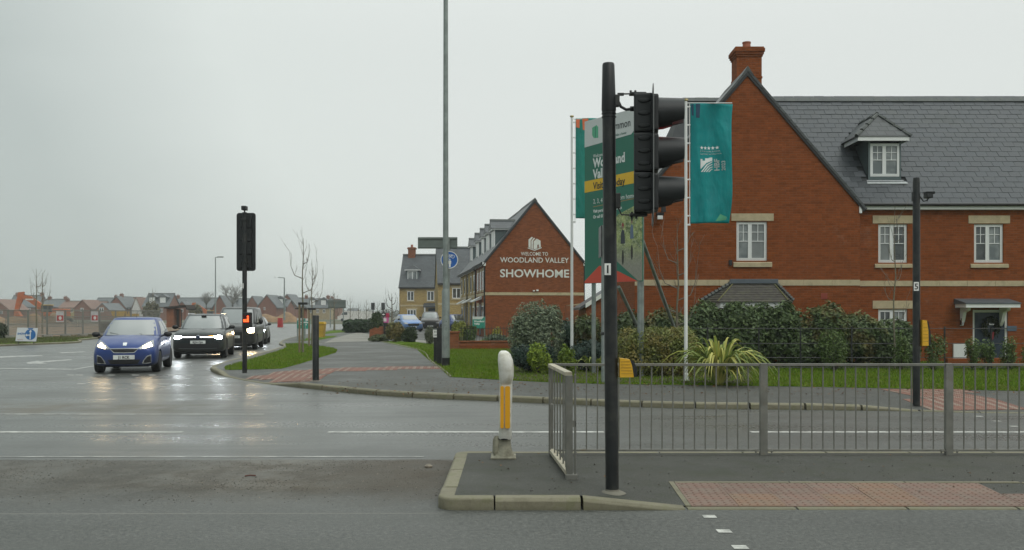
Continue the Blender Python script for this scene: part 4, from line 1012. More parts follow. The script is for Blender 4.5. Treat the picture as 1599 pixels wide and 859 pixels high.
GLB = glass_mat('window_glass_blind', (.09, .10, .10), (.15, .16, .16), (.36, .38, .37))

def window(par, x, z, w, h, y=0., cols=((.42, 1), (.58, 2)), rows=None, glass=(GLB, GLD), depth=.09, split=True, fw=.055):
    """casement window in the XZ plane at y (outer face); each light is a pane of its own"""
    m = MB(); y0, y1 = y, y+.06
    m.box((x, y0, z), (x+fw, y1, z+h)).box((x+w-fw, y0, z), (x+w, y1, z+h)).box((x+fw, y0, z), (x+w-fw, y1, z+fw)).box((x+fw, y0, z+h-fw), (x+w-fw, y1, z+h))
    panes = []; cx = x+fw; W_ = w-2*fw
    for ci, (f, nb) in enumerate(cols):
        cw = W_*f; a, b = cx, cx+cw
        if ci < len(cols)-1: m.box((b-.03, y0-.004, z+fw), (b+.03, y1-.004, z+h-fw)); b2 = b-.03
        else: b2 = b
        a2 = a if ci == 0 else a+.03
        s = .028   # sash
        m.box((a2, y0-.010, z+fw-.002), (a2+s, y1-.012, z+h-fw+.002)).box((b2-s, y0-.010, z+fw-.002), (b2, y1-.012, z+h-fw+.002)).box((a2+s, y0-.010, z+fw-.002), (b2-s, y1-.012, z+fw+s)).box((a2+s, y0-.010, z+h-fw-s), (b2-s, y1-.012, z+h-fw+.002))
        xa, xb = a2+s, b2-s; za, zb = z+fw+s, z+h-fw-s; zm = za+(zb-za)*.5; zq = za+(zb-za)*.77
        for k in range(1, 3 if nb else 1):
            if k == 1: m.box((xa, y0+.004, zm-.011), (xb, y0+.026, zm+.011)); m.box(((xa+xb)/2-.01, y0+.006, zm+.011), ((xa+xb)/2+.01, y0+.026, zb)); m.box((xa, y0+.008, zq-.009), ((xa+xb)/2-.01, y0+.026, zq+.009)); m.box(((xa+xb)/2+.01, y0+.008, zq-.009), (xb, y0+.026, zq+.009))
        panes.append((xa, xb, za, zb)); cx = b
    o = m.build('window', UPVC, par)
    for i, (xa, xb, za, zb) in enumerate(panes): MB().box((xa-.002, y0+.028, za-.002), (xb+.002, y0+.034, zb+.002)).build('pane', glass[i % len(glass)], o)
    return o
def simple_window(par, x, z, w, h, y=0., cols=2, glass=GLD):
    m = MB(); f = .07
    m.box((x, y-.03, z), (x+f, y, z+h)).box((x+w-f, y-.03, z), (x+w, y, z+h)).box((x+f, y-.03, z), (x+w-f, y, z+f)).box((x+f, y-.03, z+h-f), (x+w-f, y, z+h))
    for k in range(1, cols): xx = x+w*k/cols; m.box((xx-.045, y-.034, z+f), (xx+.045, y, z+h-f))
    o = m.build('window', UPVC, par)
    for k in range(cols):
        a = x+w*k/cols+(f if k == 0 else .045); b = x+w*(k+1)/cols-(f if k == cols-1 else .045)
        MB().box((a, y-.014, z+f), (b, y-.004, z+h-f)).build('pane', glass, o)
    return o
def wall_holes(m, x0, x1, z0, z1, y, holes, reveal=.10, thick=.3):
    X = sorted({x0, x1, *[h[0] for h in holes], *[h[0]+h[2] for h in holes]}); Z = sorted({z0, z1, *[h[1] for h in holes], *[h[1]+h[3] for h in holes]})
    for i in range(len(X)-1):
        for j in range(len(Z)-1):
            cx, cz = (X[i]+X[i+1])/2, (Z[j]+Z[j+1])/2
            if any(h[0] < cx < h[0]+h[2] and h[1] < cz < h[1]+h[3] for h in holes): continue
            m.add([(X[i], y, Z[j]), (X[i+1], y, Z[j]), (X[i+1], y, Z[j+1]), (X[i], y, Z[j+1])], [(0, 1, 2, 3)])
    for (hx, hz, hw, hh) in holes:
        a, b, c, d = hx, hx+hw, hz, hz+hh; yy = y+reveal
        m.add([(a, y, c), (b, y, c), (b, y, d), (a, y, d), (a, yy, c), (b, yy, c), (b, yy, d), (a, yy, d)], [(0, 4, 5, 1), (1, 5, 6, 2), (2, 6, 7, 3), (3, 7, 4, 0)])
        m.box((a-.01, yy+.07, c-.01), (b+.01, yy+.12, d+.01))
def lintel(par, x, z, w, h, y, name='lintel'): return MB().bbox((x, y-.018, z), (x+w, y+.06, z+h), .004).build(name, STONEY, par)
def sill(par, x, z, w, y, h=.15): return MB().prism([(y-.055, z), (y-.055, z+h-.05), (y+.06, z+h), (y+.06, z)], x, x+w, 'x').build('sill', STONEY, par)

# ================================================================= right-hand house
YG, YM = 29.0, 29.35
GLX, GRX, APX = (991-CX)*YG/F, (1343-CX)*YG/F, (1167-CX)*YG/F
EZ, AZ = HC+170*YG/F, HC+(HZ-113)*YG/F      # eaves, gable apex (world)
B0 = .1
rh = thing('brick_house', 'large red brick house with a gable end, slate roof and front door behind the hedge', 'house', (GLX, YG, B0))
def lx(px, Y=YG): return (px-CX)*Y/F-GLX
def lz(py, Y=YG): return HC+(HZ-py)*Y/F-B0
gw = GRX-GLX; ez = EZ-B0; az = AZ-B0; DM = YM-YG
w1 = (lx(1150), lz(407), lx(1198)-lx(1150), lz(346)-lz(407))
m = MB(); bayx0, bayx1 = lx(1125), lx(1226)
wall_holes(m, 0, gw, 0, ez, 0, [w1, (bayx0, .4, bayx1-bayx0, 1.75)])
m.add([(0, 0, ez), (gw, 0, ez), (gw/2, 0, az-.12)], [(0, 1, 2)])
m.add([(0, 0, 0), (0, 7.3, 0), (0, 7.3, ez), (0, 0, ez)], [(0, 1, 2, 3)]); m.add([(gw, 0, 0), (gw, DM, 0), (gw, DM, ez), (gw, 0, ez)], [(0, 1, 2, 3)])
m.add([(0, 7.3, 0), (22, 7.3, 0), (22, 7.3, ez), (0, 7.3, ez)], [(0, 1, 2, 3)])
m.build('gable_wall', BR1, rh, fix=False)
XR = 17.5
def lxm(px): return lx(px, YM)
def lzm(py): return lz(py, YM)
mw = [(lxm(1371.5), lzm(410), lxm(1417)-lxm(1371.5), lzm(350)-lzm(410)), (lxm(1521), lzm(410), lxm(1567)-lxm(1521), lzm(350)-lzm(410)), (lxm(1371.5), lzm(545), lxm(1417)-lxm(1371.5), lzm(483)-lzm(545))]
door = (lxm(1519), .12, lxm(1574)-lxm(1519), lzm(484)-.12)
m = MB(); wall_holes(m, gw, XR, 0, ez, DM, mw+[door], reveal=.10); m.add([(XR, DM, 0), (XR, 7.3, 0), (XR, 7.3, ez), (XR, DM, ez)], [(0, 1, 2, 3)])
m.build('front_wall', BR1, rh, fix=False)
window(rh, *w1, y=.05, cols=((.44, 1), (.56, 1)), glass=(GLC, GLB))
lintel(rh, lx(1142), lz(345), lx(1208)-lx(1142), lz(333.5)-lz(345), 0); sill(rh, lx(1145), lz(417), lx(1205)-lx(1145), 0, lz(408)-lz(417))
for i, (x, z, w, h) in enumerate(mw):
    window(rh, x, z, w, h, y=DM+.05, cols=((.47, 1), (.53, 1)), glass=((GLB, GLD), (GLD, GLC), (GLD, GLB))[i])
    lintel(rh, x-.18, z+h+.02, w+.38, .25, DM)
    if z > 2.5: sill(rh, x-.12, z-.165, w+.26, DM, .15)
# string course of separate stones
zc0, zc1 = lz(446), lz(437)
x = .002
while x < gw-.02:
    w = min(.88, gw-x); MB().bbox((x, -.022, zc0), (x+w-.008, .03, zc1), .003).build('string_stone', STONEY, rh); x += .88
x = gw+.004; zc0, zc1 = lzm(447), lzm(438.5)
while x < XR: w = min(.88, XR-x); MB().bbox((x, DM-.022, zc0), (x+w-.008, DM+.03, zc1), .003).build('string_stone', STONEY, rh); x += .88
# rainwater goods
MB().bbox((gw+.02, DM-.16, lzm(328)), (XR, DM-.002, lzm(320.5)), .006).build('fascia', UPVC, rh)
MB().bbox((gw-.03, -.03, lz(333)), (gw+.055, DM+.0, lz(317.5)), .006).build('box_end', UPVC, rh)
MB().tube([(gw+.05, DM-.21, ez+.03), (XR, DM-.21, ez+.03)], .055, 10).build('gutter', GUT, rh, smooth=True)
MB().tube([(gw+.045, DM-.20, ez), (gw+.045, DM-.05, ez-.25), (gw+.045, DM-.05, 0.0)], .032, 8).build('downpipe', GUT, rh, smooth=True)
# main roof: slope from eaves to ridge
RY = 33.0-YG; RZ = HC+(HZ-155)*33.0/F-B0
y_e, z_e = DM-.16, ez+.05
sl = Vector((0, RY-y_e, RZ-z_e)); SLN = sl.length; pit = math.atan2(sl.z, sl.y)
rX0 = .9   # hip end on the left
m = MB(); hipx = lx(1066, 33.0)
m.add([(rX0-.3, y_e, z_e-.06), (XR, y_e, z_e-.06), (XR, RY, RZ-.06), (hipx, RY, RZ-.06)], [(0, 1, 2, 3)])
m.add([(rX0-.3, y_e, z_e-.06), (hipx, RY, RZ-.06), (rX0-.3, 2*RY-y_e, z_e-.06)], [(0, 1, 2)])
m.add([(rX0-.3, 2*RY-y_e, z_e-.06), (hipx, RY, RZ-.06), (XR, RY, RZ-.06), (XR, 2*RY-y_e, z_e-.06)], [(0, 1, 2, 3)])
m.add([(rX0-.3, y_e, z_e-.1), (XR, y_e, z_e-.1), (XR, 2*RY-y_e, z_e-.1), (rX0-.3, 2*RY-y_e, z_e-.1)], [(0, 1, 2, 3)])
roof = m.build('roof', UNDER, rh)
# slates: individual ones on the lowest courses, the rest joined
TW, TG = .36, .262
sm = MB().box((.004, -.0, -.007), (TW-.006, TG+.05, .007)); so = sm.build('slate', SLATE); SME = so.data; bpy.data.objects.remove(so)
gr_half = gw/2; gslope = (az-ez)/gr_half
def under_gable(x, z): return x < gw+.02-(z-ez)/gslope-.02 and x > 0
dy0, dy1, dxa, dxb = .35, 2.55, lx(1352, 30), lx(1408, 30)
rows = int((SLN-.1)/TG)
cells = []
for r in range(rows+1):
    d = r*TG; p = Vector((0, y_e, z_e))+sl.normalized()*d
    x = 3.5+(TW/2 if r % 2 else 0)
    while x < XR-TW:
        if not under_gable(x+TW*.8, p.z+.1): 
            ind = dxa < x+TW/2 < dxb and .75 < p.y < 2.5
            if not ind: cells.append((x, p.y, p.z))
        x += TW
cells.sort(key=lambda c: (c[0] > lxm(1625), c[2]))
Rm = Matrix.Rotation(pit-.035, 3, 'X')
rest = MB()
for i, (x, y, z) in enumerate(cells):
    a = rk.uniform(-.004, .004); dz = rk.uniform(0, .008)
    if i < 296:
        o = bpy.data.objects.new('slate', SME); COL.objects.link(o); o.parent = rh; o.location = (x, y, z+dz+.015); o.rotation_euler = (pit-.03, a, a)
    else:
        base = Vector((x, y, z+.015+dz)); rest.add([base+Rm @ Vector(v) for v in sm.v], sm.f)
rest.build('slates', SLATE, rh, kind='stuff')
x = hipx
while x < XR-.1:
    MB().prism([(RY-.17, RZ-.10), (RY, RZ+.06+rk.uniform(-.004, .004)), (RY+.17, RZ-.10), (RY+.15, RZ-.13), (RY, RZ+.02), (RY-.15, RZ-.13)], x, x+.445, 'x').build('ridge_tile', RIDGE, rh); x += .45
# gable roof and verge
ov = .10
def gslab(s):
    cx = gw/2; e = cx+s*(cx+.16)
    A = (cx, az+.02); Bp = (e, ez-.16*gslope+.02); n = Vector((s*gslope, 1)).normalized()*.07
    return [(A[0], A[1]), (Bp[0], Bp[1]), (Bp[0]+n.x, Bp[1]+n.y), (A[0], A[1]+.10)]
MB().prism(gslab(-1), -.06, 3.9, 'y').prism(gslab(1), -.06, 3.9, 'y').build('gable_roof', rooftile('slate_roof', (.06, .066, .068)), rh)
for s in (-1, 1):
    g = gslab(s); A, Bp = g[0], g[1]; n = Vector((-s*gslope, -1)).normalized()*.09
    MB().prism([(A[0], A[1]+.0), (Bp[0], Bp[1]), (Bp[0]+n.x*.7, Bp[1]+n.y*.7), (A[0], A[1]-.13)], -.045, .02, 'y').build('verge_board', GUT, rh)
MB().prism([(gw/2-.20, az-.12), (gw/2, az+.19), (gw/2+.20, az-.12), (gw/2, az+.05)], -.075, .42, 'y').build('ridge_tile', RIDGE, rh)
for k in range(1, 7): MB().prism([(gw/2-.18, az-.07), (gw/2, az+.17), (gw/2+.18, az-.07), (gw/2, az+.05)], -.075+.45*k+.05, .42+.45*k, 'y').build('ridge_tile', RIDGE, rh)
# chimney
Yc = 31.2; cx0, cx1 = lx(1148.5, Yc), lx(1187, Yc); zt_ = lz(76, Yc)
CH = BR1
m = MB().box((cx0, 2.0, az-1.6), (cx1, 2.75, zt_-.32)); ch = m.build('chimney', CH, rh)
for k, (e, a, b) in enumerate(((.03, -.32, -.25), (.06, -.25, -.17), (.09, -.17, -.05), (.06, -.05, .0))): MB().bbox((cx0-e, 2.0-e, zt_+a+.001), (cx1+e, 2.75+e, zt_+b), .004).build('corbel_course', CH, ch)
MB().bbox((cx0-.02, 1.98, zt_-1.05), (cx1+.02, 2.77, zt_-.98), .004).build('corbel_course', CH, ch)
MB().lathe([(.15, 0), (.14, .04), (.13, .20), (.145, .22), (.145, .26), (.11, .26), (.10, .05)], ((cx0+cx1)/2, 2.37, zt_), 16).build('chimney_pot', M('terracotta', (.33, .11, .06), .8, var=.2), ch, smooth=True)
MB().prism([(cx0-.03, az-.95), (cx0+.35, az-.42), (cx0+.35, az-.28), (cx0-.03, az-.68)], 1.95, 1.99, 'y').bbox((cx0-.04, 1.96, az-1.2), (cx0-.005, 2.8, az-.5), .004).build('lead_flashing', LEADM, ch)
# dormer
Yd = 30.05; dv = Yd-YG; kx = lambda px: lx(px, Yd); kz_ = lambda py: lz(py, Yd)
fx0, fx1, fz0, fz1 = kx(1355.5), kx(1407), kz_(283), kz_(222)
m = MB(); zr_ = z_e+(dv-y_e)*math.tan(pit)
back = lambda z: y_e+(z-z_e)/math.tan(pit)
ztop = kz_(219)
m.box((fx0, dv, fz0-.1), (fx0+.07, dv+.08, ztop)).box((fx1-.05, dv, fz0-.1), (fx1, dv+.08, ztop)).box((fx0+.07, dv, fz0-.05), (fx1-.05, dv+.08, kz_(276)))
m.add([(fx0, dv, fz0-.12), (fx0, dv, ztop), (fx0, back(ztop), ztop)], [(0, 1, 2)]).add([(fx1, dv, fz0-.12), (fx1, dv, ztop), (fx1, back(ztop), ztop)], [(0, 1, 2)])
m.add([(fx0, dv+.5, fz0-.1), (fx1, dv+.5, fz0-.1), (fx1, dv+.5, ztop), (fx0, dv+.5, ztop)], [(0, 1, 2, 3)])
dm = m.build('dormer', ANTH, rh, fix=False)
window(dm, kx(1359), kz_(275.5), kx(1405)-kx(1359), kz_(224)-kz_(275.5), y=dv+.01, cols=((.47, 1), (.53, 1)), glass=(GLC, GLC))
for w_o in [q for q in bpy.data.objects if q.parent == dm and q.name.startswith('window')]:
    pass
MB().bbox((kx(1336), dv-.20, kz_(221.5)), (kx(1416), dv-.16, kz_(214.5)), .004).bbox((kx(1336), dv-.16, kz_(221.5)), (kx(1336)+.03, back(kz_(218))-.1, kz_(214.5)), .003).bbox((kx(1416)-.03, dv-.16, kz_(221.5)), (kx(1416), back(kz_(218))-.1, kz_(214.5)), .003).build('dormer_fascia', UPVC, dm)
ex0, ex1 = kx(1333), kx(1418.5); ezd = kz_(214.5); apx_, apy, apz = (ex0+ex1)/2+.03, dv+.38, kz_(180)-.03+.15
byy = back(apz); 
m = MB().add([(ex0, dv-.22, ezd), (ex1, dv-.22, ezd), (apx_, apy, apz)], [(0, 1, 2)])
m.add([(ex0, dv-.22, ezd), (apx_, apy, apz), (apx_, byy, apz), (ex0, back(ezd), ezd)], [(0, 1, 2, 3)]).add([(ex1, dv-.22, ezd), (ex1, back(ezd), ezd), (apx_, byy, apz), (apx_, apy, apz)], [(0, 1, 2, 3)])
m.add([(ex0, dv-.22, ezd-.02), (ex1, dv-.22, ezd-.02), (ex1, back(ezd), ezd-.02), (ex0, back(ezd), ezd-.02)], [(0, 1, 2, 3)])
m.build('dormer_roof', rooftile('dormer_slate', (.058, .064, .066), w=.3, h=.22), dm, fix=False)
def hipline(par, A, Bp, n, name='hip_tile', r=.07):
    A, Bp = Vector(A), Vector(Bp)
    for k in range(n):
        a, b = A.lerp(Bp, k/n+.01), A.lerp(Bp, (k+1)/n); b.z -= .02; MB().tube([a, b], [r, r*.8], 6).build(name, RIDGE, par)
hipline(dm, (ex0, dv-.22, ezd), (apx_, apy, apz), 4); hipline(dm, (ex1, dv-.22, ezd), (apx_, apy, apz), 4); hipline(dm, (apx_, apy, apz+.01), (apx_, byy, apz+.01), 3)
zz0 = fz0-.16
yf = back(zz0)
MB().add([(fx0-.12, yf-.02, zz0+.06), (fx1+.12, yf-.02, zz0+.06), (fx1+.05, dv-.015, fz0+.03), (fx0-.05, dv-.015, fz0+.03), (fx0-.12, yf-.02, zz0+.03), (fx1+.12, yf-.02, zz0+.03)], [(0, 1, 2, 3), (0, 4, 5, 1)]).build('lead_apron', M('pale_lead', (.40, .42, .42), .55, var=.2, vs=9), dm)
# bay window with tiled hipped roof
Yb = YG-.75; bx = lambda px: lx(px, Yb); bz = lambda py: lz(py, Yb)
xa, xb, xc, xd = lx(1143), lx(1210), lx(1102, Yb), lx(1250, Yb)
zt2, zb2_ = lz(443), bz(472)
BROWNT = M('brown_grey_tile', (.075, .068, .060), .7, var=.3, vs=8, dirt=(.12, .12, .07), ds=9)
by = -.75
pF0, pF1 = (xc+.42, by), (xd-.42, by)
NR = 8; rowsb = []
for k in range(NR):
    t0, t1 = k/NR, (k+1)/NR
    def edge(t): # front edge from eaves (t=0) to wall (t=1)
        y = by*(1-t); z = zb2_+(zt2-zb2_)*t
        return [(xc+(xa-xc)*t, 0, z), (xc+.36+(xa+.05-xc-.36)*t, y, z), (xd-.36+(xb-.05-xd+.36)*t, y, z), (xd+(xb-xd)*t, 0, z)]
    A, B_ = edge(t0), edge(t1); A2 = [(p[0], p[1]-.0, p[2]+.030) for p in A]; B2 = [(p[0], p[1], p[2]+.005) for p in B_]
    m = MB().add(A+A2+B2, [(0, 1, 5, 4), (1, 2, 6, 5), (2, 3, 7, 6), (4, 5, 9, 8), (5, 6, 10, 9), (6, 7, 11, 10)]); m.build('tile_course', BROWNT, rh, fix=False)
for (A, B_) in (((xc, -.02, zb2_+.06), (xa, -.03, zt2+.05)), ((xd, -.02, zb2_+.06), (xb, -.03, zt2+.05))):
    hipline(rh, A, B_, 9, 'hip_tile', .085)
MOSS = M('mossy_mortar', (.16, .15, .06), .9)
for (A, B_) in (((xc+.36, by-.01, zb2_+.035), (xa+.05, -.02, zt2+.03)), ((xd-.36, by-.01, zb2_+.035), (xb-.05, -.02, zt2+.03))): MB().tube([A, B_], .018, 5).build('hip_mortar', MOSS, rh)
MB().bbox((xa-.08, -.10, zt2-.0), (xb+.08, -.002, zt2+.14), .01).build('lead_flashing', M('blue_grey_lead', (.10, .12, .14), .5, .2), rh)
fz_b = bz(481)
MB().prism([(xc+.12, 0), (xc+.46, by+.06), (xd-.46, by+.06), (xd-.12, 0)], fz_b, zb2_, 'z').build('bay_fascia', UPVC, rh)
baybase = MB().prism([(xc+.30, 0), (xc+.58, by+.14), (xd-.58, by+.14), (xd-.30, 0)], 0, .55, 'z').build('bay_base', BR1, rh)
window(rh, xc+.58, .56, (xd-xc)-1.16, fz_b-.56, y=by+.16, cols=((.25, 1), (.25, 1), (.25, 1), (.25, 1)), glass=(GLD, GLB, GLC, GLB))
for xx in (xc+.30, xd-.36): MB().bbox((xx, by+.42, .55), (xx+.06, by+.75, fz_b), .004).build('bay_post', UPVC, rh)
# door set
NAVYD = M('navy_front_door', (.018, .030, .050), .35, var=.05)
dx_, dz_, dw_, dh_ = door; yd = DM+.045
MB().box((dx_, yd, dz_), (dx_+.075, yd+.06, dz_+dh_)).box((dx_+dw_-.075, yd, dz_), (dx_+dw_, yd+.06, dz_+dh_)).box((dx_+.075, yd, dz_+dh_-.08), (dx_+dw_-.075, yd+.06, dz_+dh_)).build('door_frame', UPVC, rh)
dr_ = MB().bbox((dx_+.077, yd+.012, dz_), (dx_+dw_-.077, yd+.055, dz_+dh_-.083), .004).build('door', NAVYD, rh)
m = MB()
for (a, b, c_, d) in ((.10, .46, .12, .95), (.54, .90, .12, .95), (.10, .46, 1.15, 1.9), (.54, .90, 1.15, 1.9)):
    ww = dw_-.154; m.bbox((dx_+.077+ww*a, yd+.004, dz_+c_), (dx_+.077+ww*b, yd+.016, dz_+d), .005)
m.build('door_panel', NAVYD, dr_)
CHR = M('chrome', (.6, .6, .6), .2, 1.)
MB().bbox((dx_+dw_*.38, yd-.006, dz_+1.04), (dx_+dw_*.66, yd+.008, dz_+1.09), .004).build('letter_plate', CHR, dr_)
MB().tube([(dx_+dw_*.80, yd-.03, dz_+1.06), (dx_+dw_*.70, yd-.03, dz_+1.06)], .011, 6).build('handle', CHR, dr_)
MB().bbox((dx_-.1, DM-.35, 0), (dx_+dw_+.1, DM-.002, .10), .01).build('door_step', STONEY, rh)
cpx0, cpx1 = lx(1508, YM-.7), lx(1593, YM-.7); cz = lz(478, YM-.7)
MB().bbox((cpx0, DM-.72, cz-.05), (cpx1, DM-.002, cz+.07), .008).build('porch_fascia', UPVC, rh)
MB().prism([(DM-.75, cz+.072), (DM-.75, cz+.10), (DM-.002, cz+.24), (DM-.002, cz+.072)], cpx0-.03, cpx1+.02, 'x').build('porch_roof', LEADM if False else M('blue_grey_grp', (.085, .105, .12), .45), rh)
for x in (cpx0+.16, cpx1-.28):
    MB().prism([(DM-.002, cz-.03), (DM-.50, cz-.03), (DM-.48, cz-.13), (DM-.22, cz-.20), (DM-.12, cz-.48), (DM-.002, cz-.62)], x, x+.10, 'x').build('porch_bracket', UPVC, rh)
MB().bbox((lxm(1487.5), DM-.07, lzm(561)), (lxm(1508), DM-.002, lzm(536)), .01).build('meter_box', UPVC, rh)
MB().lathe([(0, 0), (.05, 0), (.05, .22), (0, .22)], (lxm(1501), DM-.08, lzm(508)), 10).build('wall_lamp', CHR, rh)
MB().bbox((lxm(1499), DM-.07, lzm(508)), (lxm(1500.2), DM-.0, lzm(500)), .002).build('doorbell', INK, rh)
MB().bbox((lxm(1572), DM-.02, lzm(517)), (lxm(1587), DM-.002, lzm(509)), .004).build('house_number_plaque', M('slate_plaque', (.08, .12, .17), .4), rh)
MB().bbox((lx(1282), -.012, lz(467)), (lx(1292), -.001, lz(458)), .003).build('air_brick', M('air_brick', (.25, .05, .03), .8), rh)
MB().bbox((lx(1138), -.05, lz(414)), (lx(1143), -.001, lz(406)), .006).build('vent', INK, rh)
m = MB().bbox((lx(1030), -.34, lz(333)), (lx(1037), -.28, lz(318)), .01).bbox((lx(1024), -.25, lz(337)), (lx(1035), -.002, lz(333)), .006); fl = m.build('security_light', INK, rh)
MB().bbox((lx(1024.5), -.28, lz(344)), (lx(1033), -.2, lz(338)), .02).build('motion_sensor', UPVC, fl)
# wreath
wr = thing('door_wreath', 'leafy wreath with a red ribbon hanging on the navy front door', 'wreath', (dx_+GLX+dw_*.52, YG+yd-.01, lzm(511)+B0))
def leaves_mesh(name, pts, nrmls, size, mat, par=None, aspect=.5, kind=None, jitter=.6, curl=.25):
    """one leaf (a folded rhombus, 2 triangles) per point"""
    n = len(pts); pts = np.asarray(pts, float); d = np.asarray(nrmls, float)+rng.normal(0, jitter, (n, 3)); d /= np.linalg.norm(d, axis=1)[:, None]+1e-9
    t = np.cross(d, rng.normal(0, 1, (n, 3))); t /= np.linalg.norm(t, axis=1)[:, None]+1e-9; b = np.cross(d, t); s = size*rng.uniform(.6, 1.3, n)[:, None]
    V = np.stack([pts-t*s*.5, pts+b*s*aspect*.5+d*s*curl*.3, pts+t*s*.5, pts-b*s*aspect*.5+d*s*curl*.3], 1).reshape(-1, 3)
    me = bpy.data.meshes.new(name); me.vertices.add(4*n); me.vertices.foreach_set('co', V.ravel()); idx = np.arange(n)*4
    L = np.stack([idx, idx+1, idx+2, idx, idx+2, idx+3], 1).ravel(); me.loops.add(6*n); me.loops.foreach_set('vertex_index', L)
    me.polygons.add(2*n); me.polygons.foreach_set('loop_start', np.arange(0, 6*n, 3)); me.update(calc_edges=True)
    return link(name, me, mat, par, kind)
th_ = rng.uniform(0, 2*pi, 420); rr_ = .22+rng.normal(0, .045, 420)
leaves_mesh('foliage', np.stack([rr_*np.cos(th_), rng.uniform(-.07, 0, 420), rr_*1.15*np.sin(th_)], 1), np.tile((0, -1, 0), (420, 1)), .10, leafmat('wreath_leaf', (.012, .02, .006), (.05, .06, .02)), wr, .35)
MB().add([(-.01, -.09, -.18), (.07, -.09, -.14), (.05, -.09, -.36), (.015, -.09, -.40), (-.03, -.09, -.30)], [(0, 1, 2, 3, 4)]).build('ribbon', M('red_ribbon', (.25, .02, .03), .5), wr)

# ================================================================= show home terrace
LET = M('white_lettering', (.70, .70, .66), .5)
def rot_house(name, label, x, y, rz, group=None): return thing(name, label, 'house', (x, y, .1), rz, group)
def terrace(par, u0, v0, v1, gw_, e, a, wall, facade=None, roofm=None, gable=True, holes=()):
    fm = facade or wall
    m = MB()
    if gable: m.add([(u0, v0, 0), (u0+gw_, v0, 0), (u0+gw_, v0, e), (u0+gw_/2, v0, a-.08), (u0, v0, e)], [(0, 1, 2, 3, 4)])
    m.add([(u0+gw_, v0, 0), (u0+gw_, v1, 0), (u0+gw_, v1, e), (u0+gw_, v0, e)], [(0, 1, 2, 3)]).add([(u0, v1, 0), (u0+gw_, v1, 0), (u0+gw_, v1, e), (u0+gw_/2, v1, a-.08), (u0, v1, e)], [(4, 3, 2, 1, 0)])
    m.build('wall', wall, par, fix=False)
    MB().add([(u0, v0, 0), (u0, v1, 0), (u0, v1, e), (u0, v0, e)], [(3, 2, 1, 0)]).build('facade_wall', fm, par, fix=False)
    sl_ = (a-e)/(gw_/2); rm = MB()
    for s in (-1, 1):
        c = u0+gw_/2; ee = c+s*(gw_/2+.22); rm.prism([(c, a), (ee, e-.22*sl_), (ee+s*.05, e-.22*sl_+.07), (c, a+.12)], v0-.05, v1+.05, 'y')
    r = rm.build('roof', roofm, par)
    MB().prism([(u0+gw_/2-.16, a-.02), (u0+gw_/2, a+.19), (u0+gw_/2+.16, a-.02)], v0-.06, v1+.06, 'y').build('ridge', RIDGE, r)
    if gable:
        for s in (-1, 1):
            c = u0+gw_/2; ee = c+s*(gw_/2+.22); MB().prism([(c, a), (ee, e-.22*sl_), (ee, e-.22*sl_-.10), (c, a-.13)], v0-.07, v0-.02, 'y').build('verge_board', GUT, r)
    MB().bbox((u0-.20, v0+.03, e-.23), (u0-.003, v1, e-.10), .004).build('fascia', UPVC, par); MB().tube([(u0-.25, v0, e-.10), (u0-.25, v1, e-.10)], .06, 8).build('gutter', GUT, par)
    return sl_
RT = rooftile('slate_roof_far', (.050, .056, .062), w=.36, h=.26)
XS, YS = (758-CX)*60/F, 60.0; SW = (913-758)*60/F*1.01; RZS = R(7.8)
SE, SA = HC+(HZ-408)*60/F-.1, HC+(HZ-312)*60/F-.1
sh = rot_house('show_home', 'red brick gable lettered as the show home, behind the rounded shrubs', XS, YS, RZS)
slp = terrace(sh, 0, 0, 6.3, SW, SE, SA, BR2, roofm=RT)
ks = 60/F
def su(px): return (px-758)*ks
def sz(py): return HC+(HZ-py)*ks-.1
MB().bbox((-.02, -.025, sz(461)), (SW+.02, .0, sz(456.5)), .003).bbox((-.025, .0, sz(461)), (-.001, 6.3, sz(456.5)), .003).build('string_course', STONEY, sh)
for x, y in ((-.06, .1), (SW+.05, .1), (-.06, 6.2)): MB().tube([(x, y, 0), (x, y, SE-.1)], .05, 6).build('downpipe', GUT, sh)
MB().bbox((SW-.02, -.06, SE-.25), (SW+.2, .2, SE-.0), .01).bbox((-.2, -.06, SE-.3), (.02, .03, SE-.08), .01).build('box_end', UPVC, sh)
def st(s, px0, px1, py, capx, off):
    o = text(sh, s, 0, 0, 0, 1., LET, 'lettering', off=off); me = o.data; xs = [v.co.x for v in me.vertices]; zs = [v.co.z for v in me.vertices]
    a, b = min(xs), max(xs); z0, z1 = min(zs), max(zs)
    for v in me.vertices: v.co.x = su(px0)+(v.co.x-a)/(b-a)*(su(px1)-su(px0)); v.co.z = sz(py)+(v.co.z-z0)/(z1-z0)*capx*ks; v.co.y = v.co.y-.025
    return o
st('WELCOME TO', 814, 857, 398.6, 5.6, .008); st('WOODLAND VALLEY', 781, 890.5, 409.7, 8.2, .012); st('SHOWHOME', 781, 891, 433, 12.8, .02)
m = MB()   # little house emblem
def em(pts): m.add([(su(a), -.03, sz(b)) for a, b in pts], [tuple(range(len(pts)))])
em([(826, 373.5), (831, 369), (833, 370), (829.5, 375), (829.5, 387), (826, 385.5)]); em([(830.5, 375.5), (834.5, 370.5), (836.5, 371.2), (833, 376), (833, 388.3), (830.5, 387.5)])
em([(834, 376.5), (839, 371.8), (845, 375), (845.5, 385), (842.3, 386.3), (842.3, 381), (840, 381.5), (840, 387.2), (837, 388.4), (834, 388.6)]); em([(824.8, 386), (835.5, 389.6), (846.6, 385.2), (846.8, 386.6), (835.7, 391), (824.6, 387.2)])
m.build('house_emblem', LET, sh, fix=False)
MB().bbox((su(833), -.12, sz(455)), (su(836), -.0, sz(453)), .01).bbox((su(838), -.16, sz(454.6)), (su(841.5), -.02, sz(452)), .02).build('security_light', UPVC, sh)
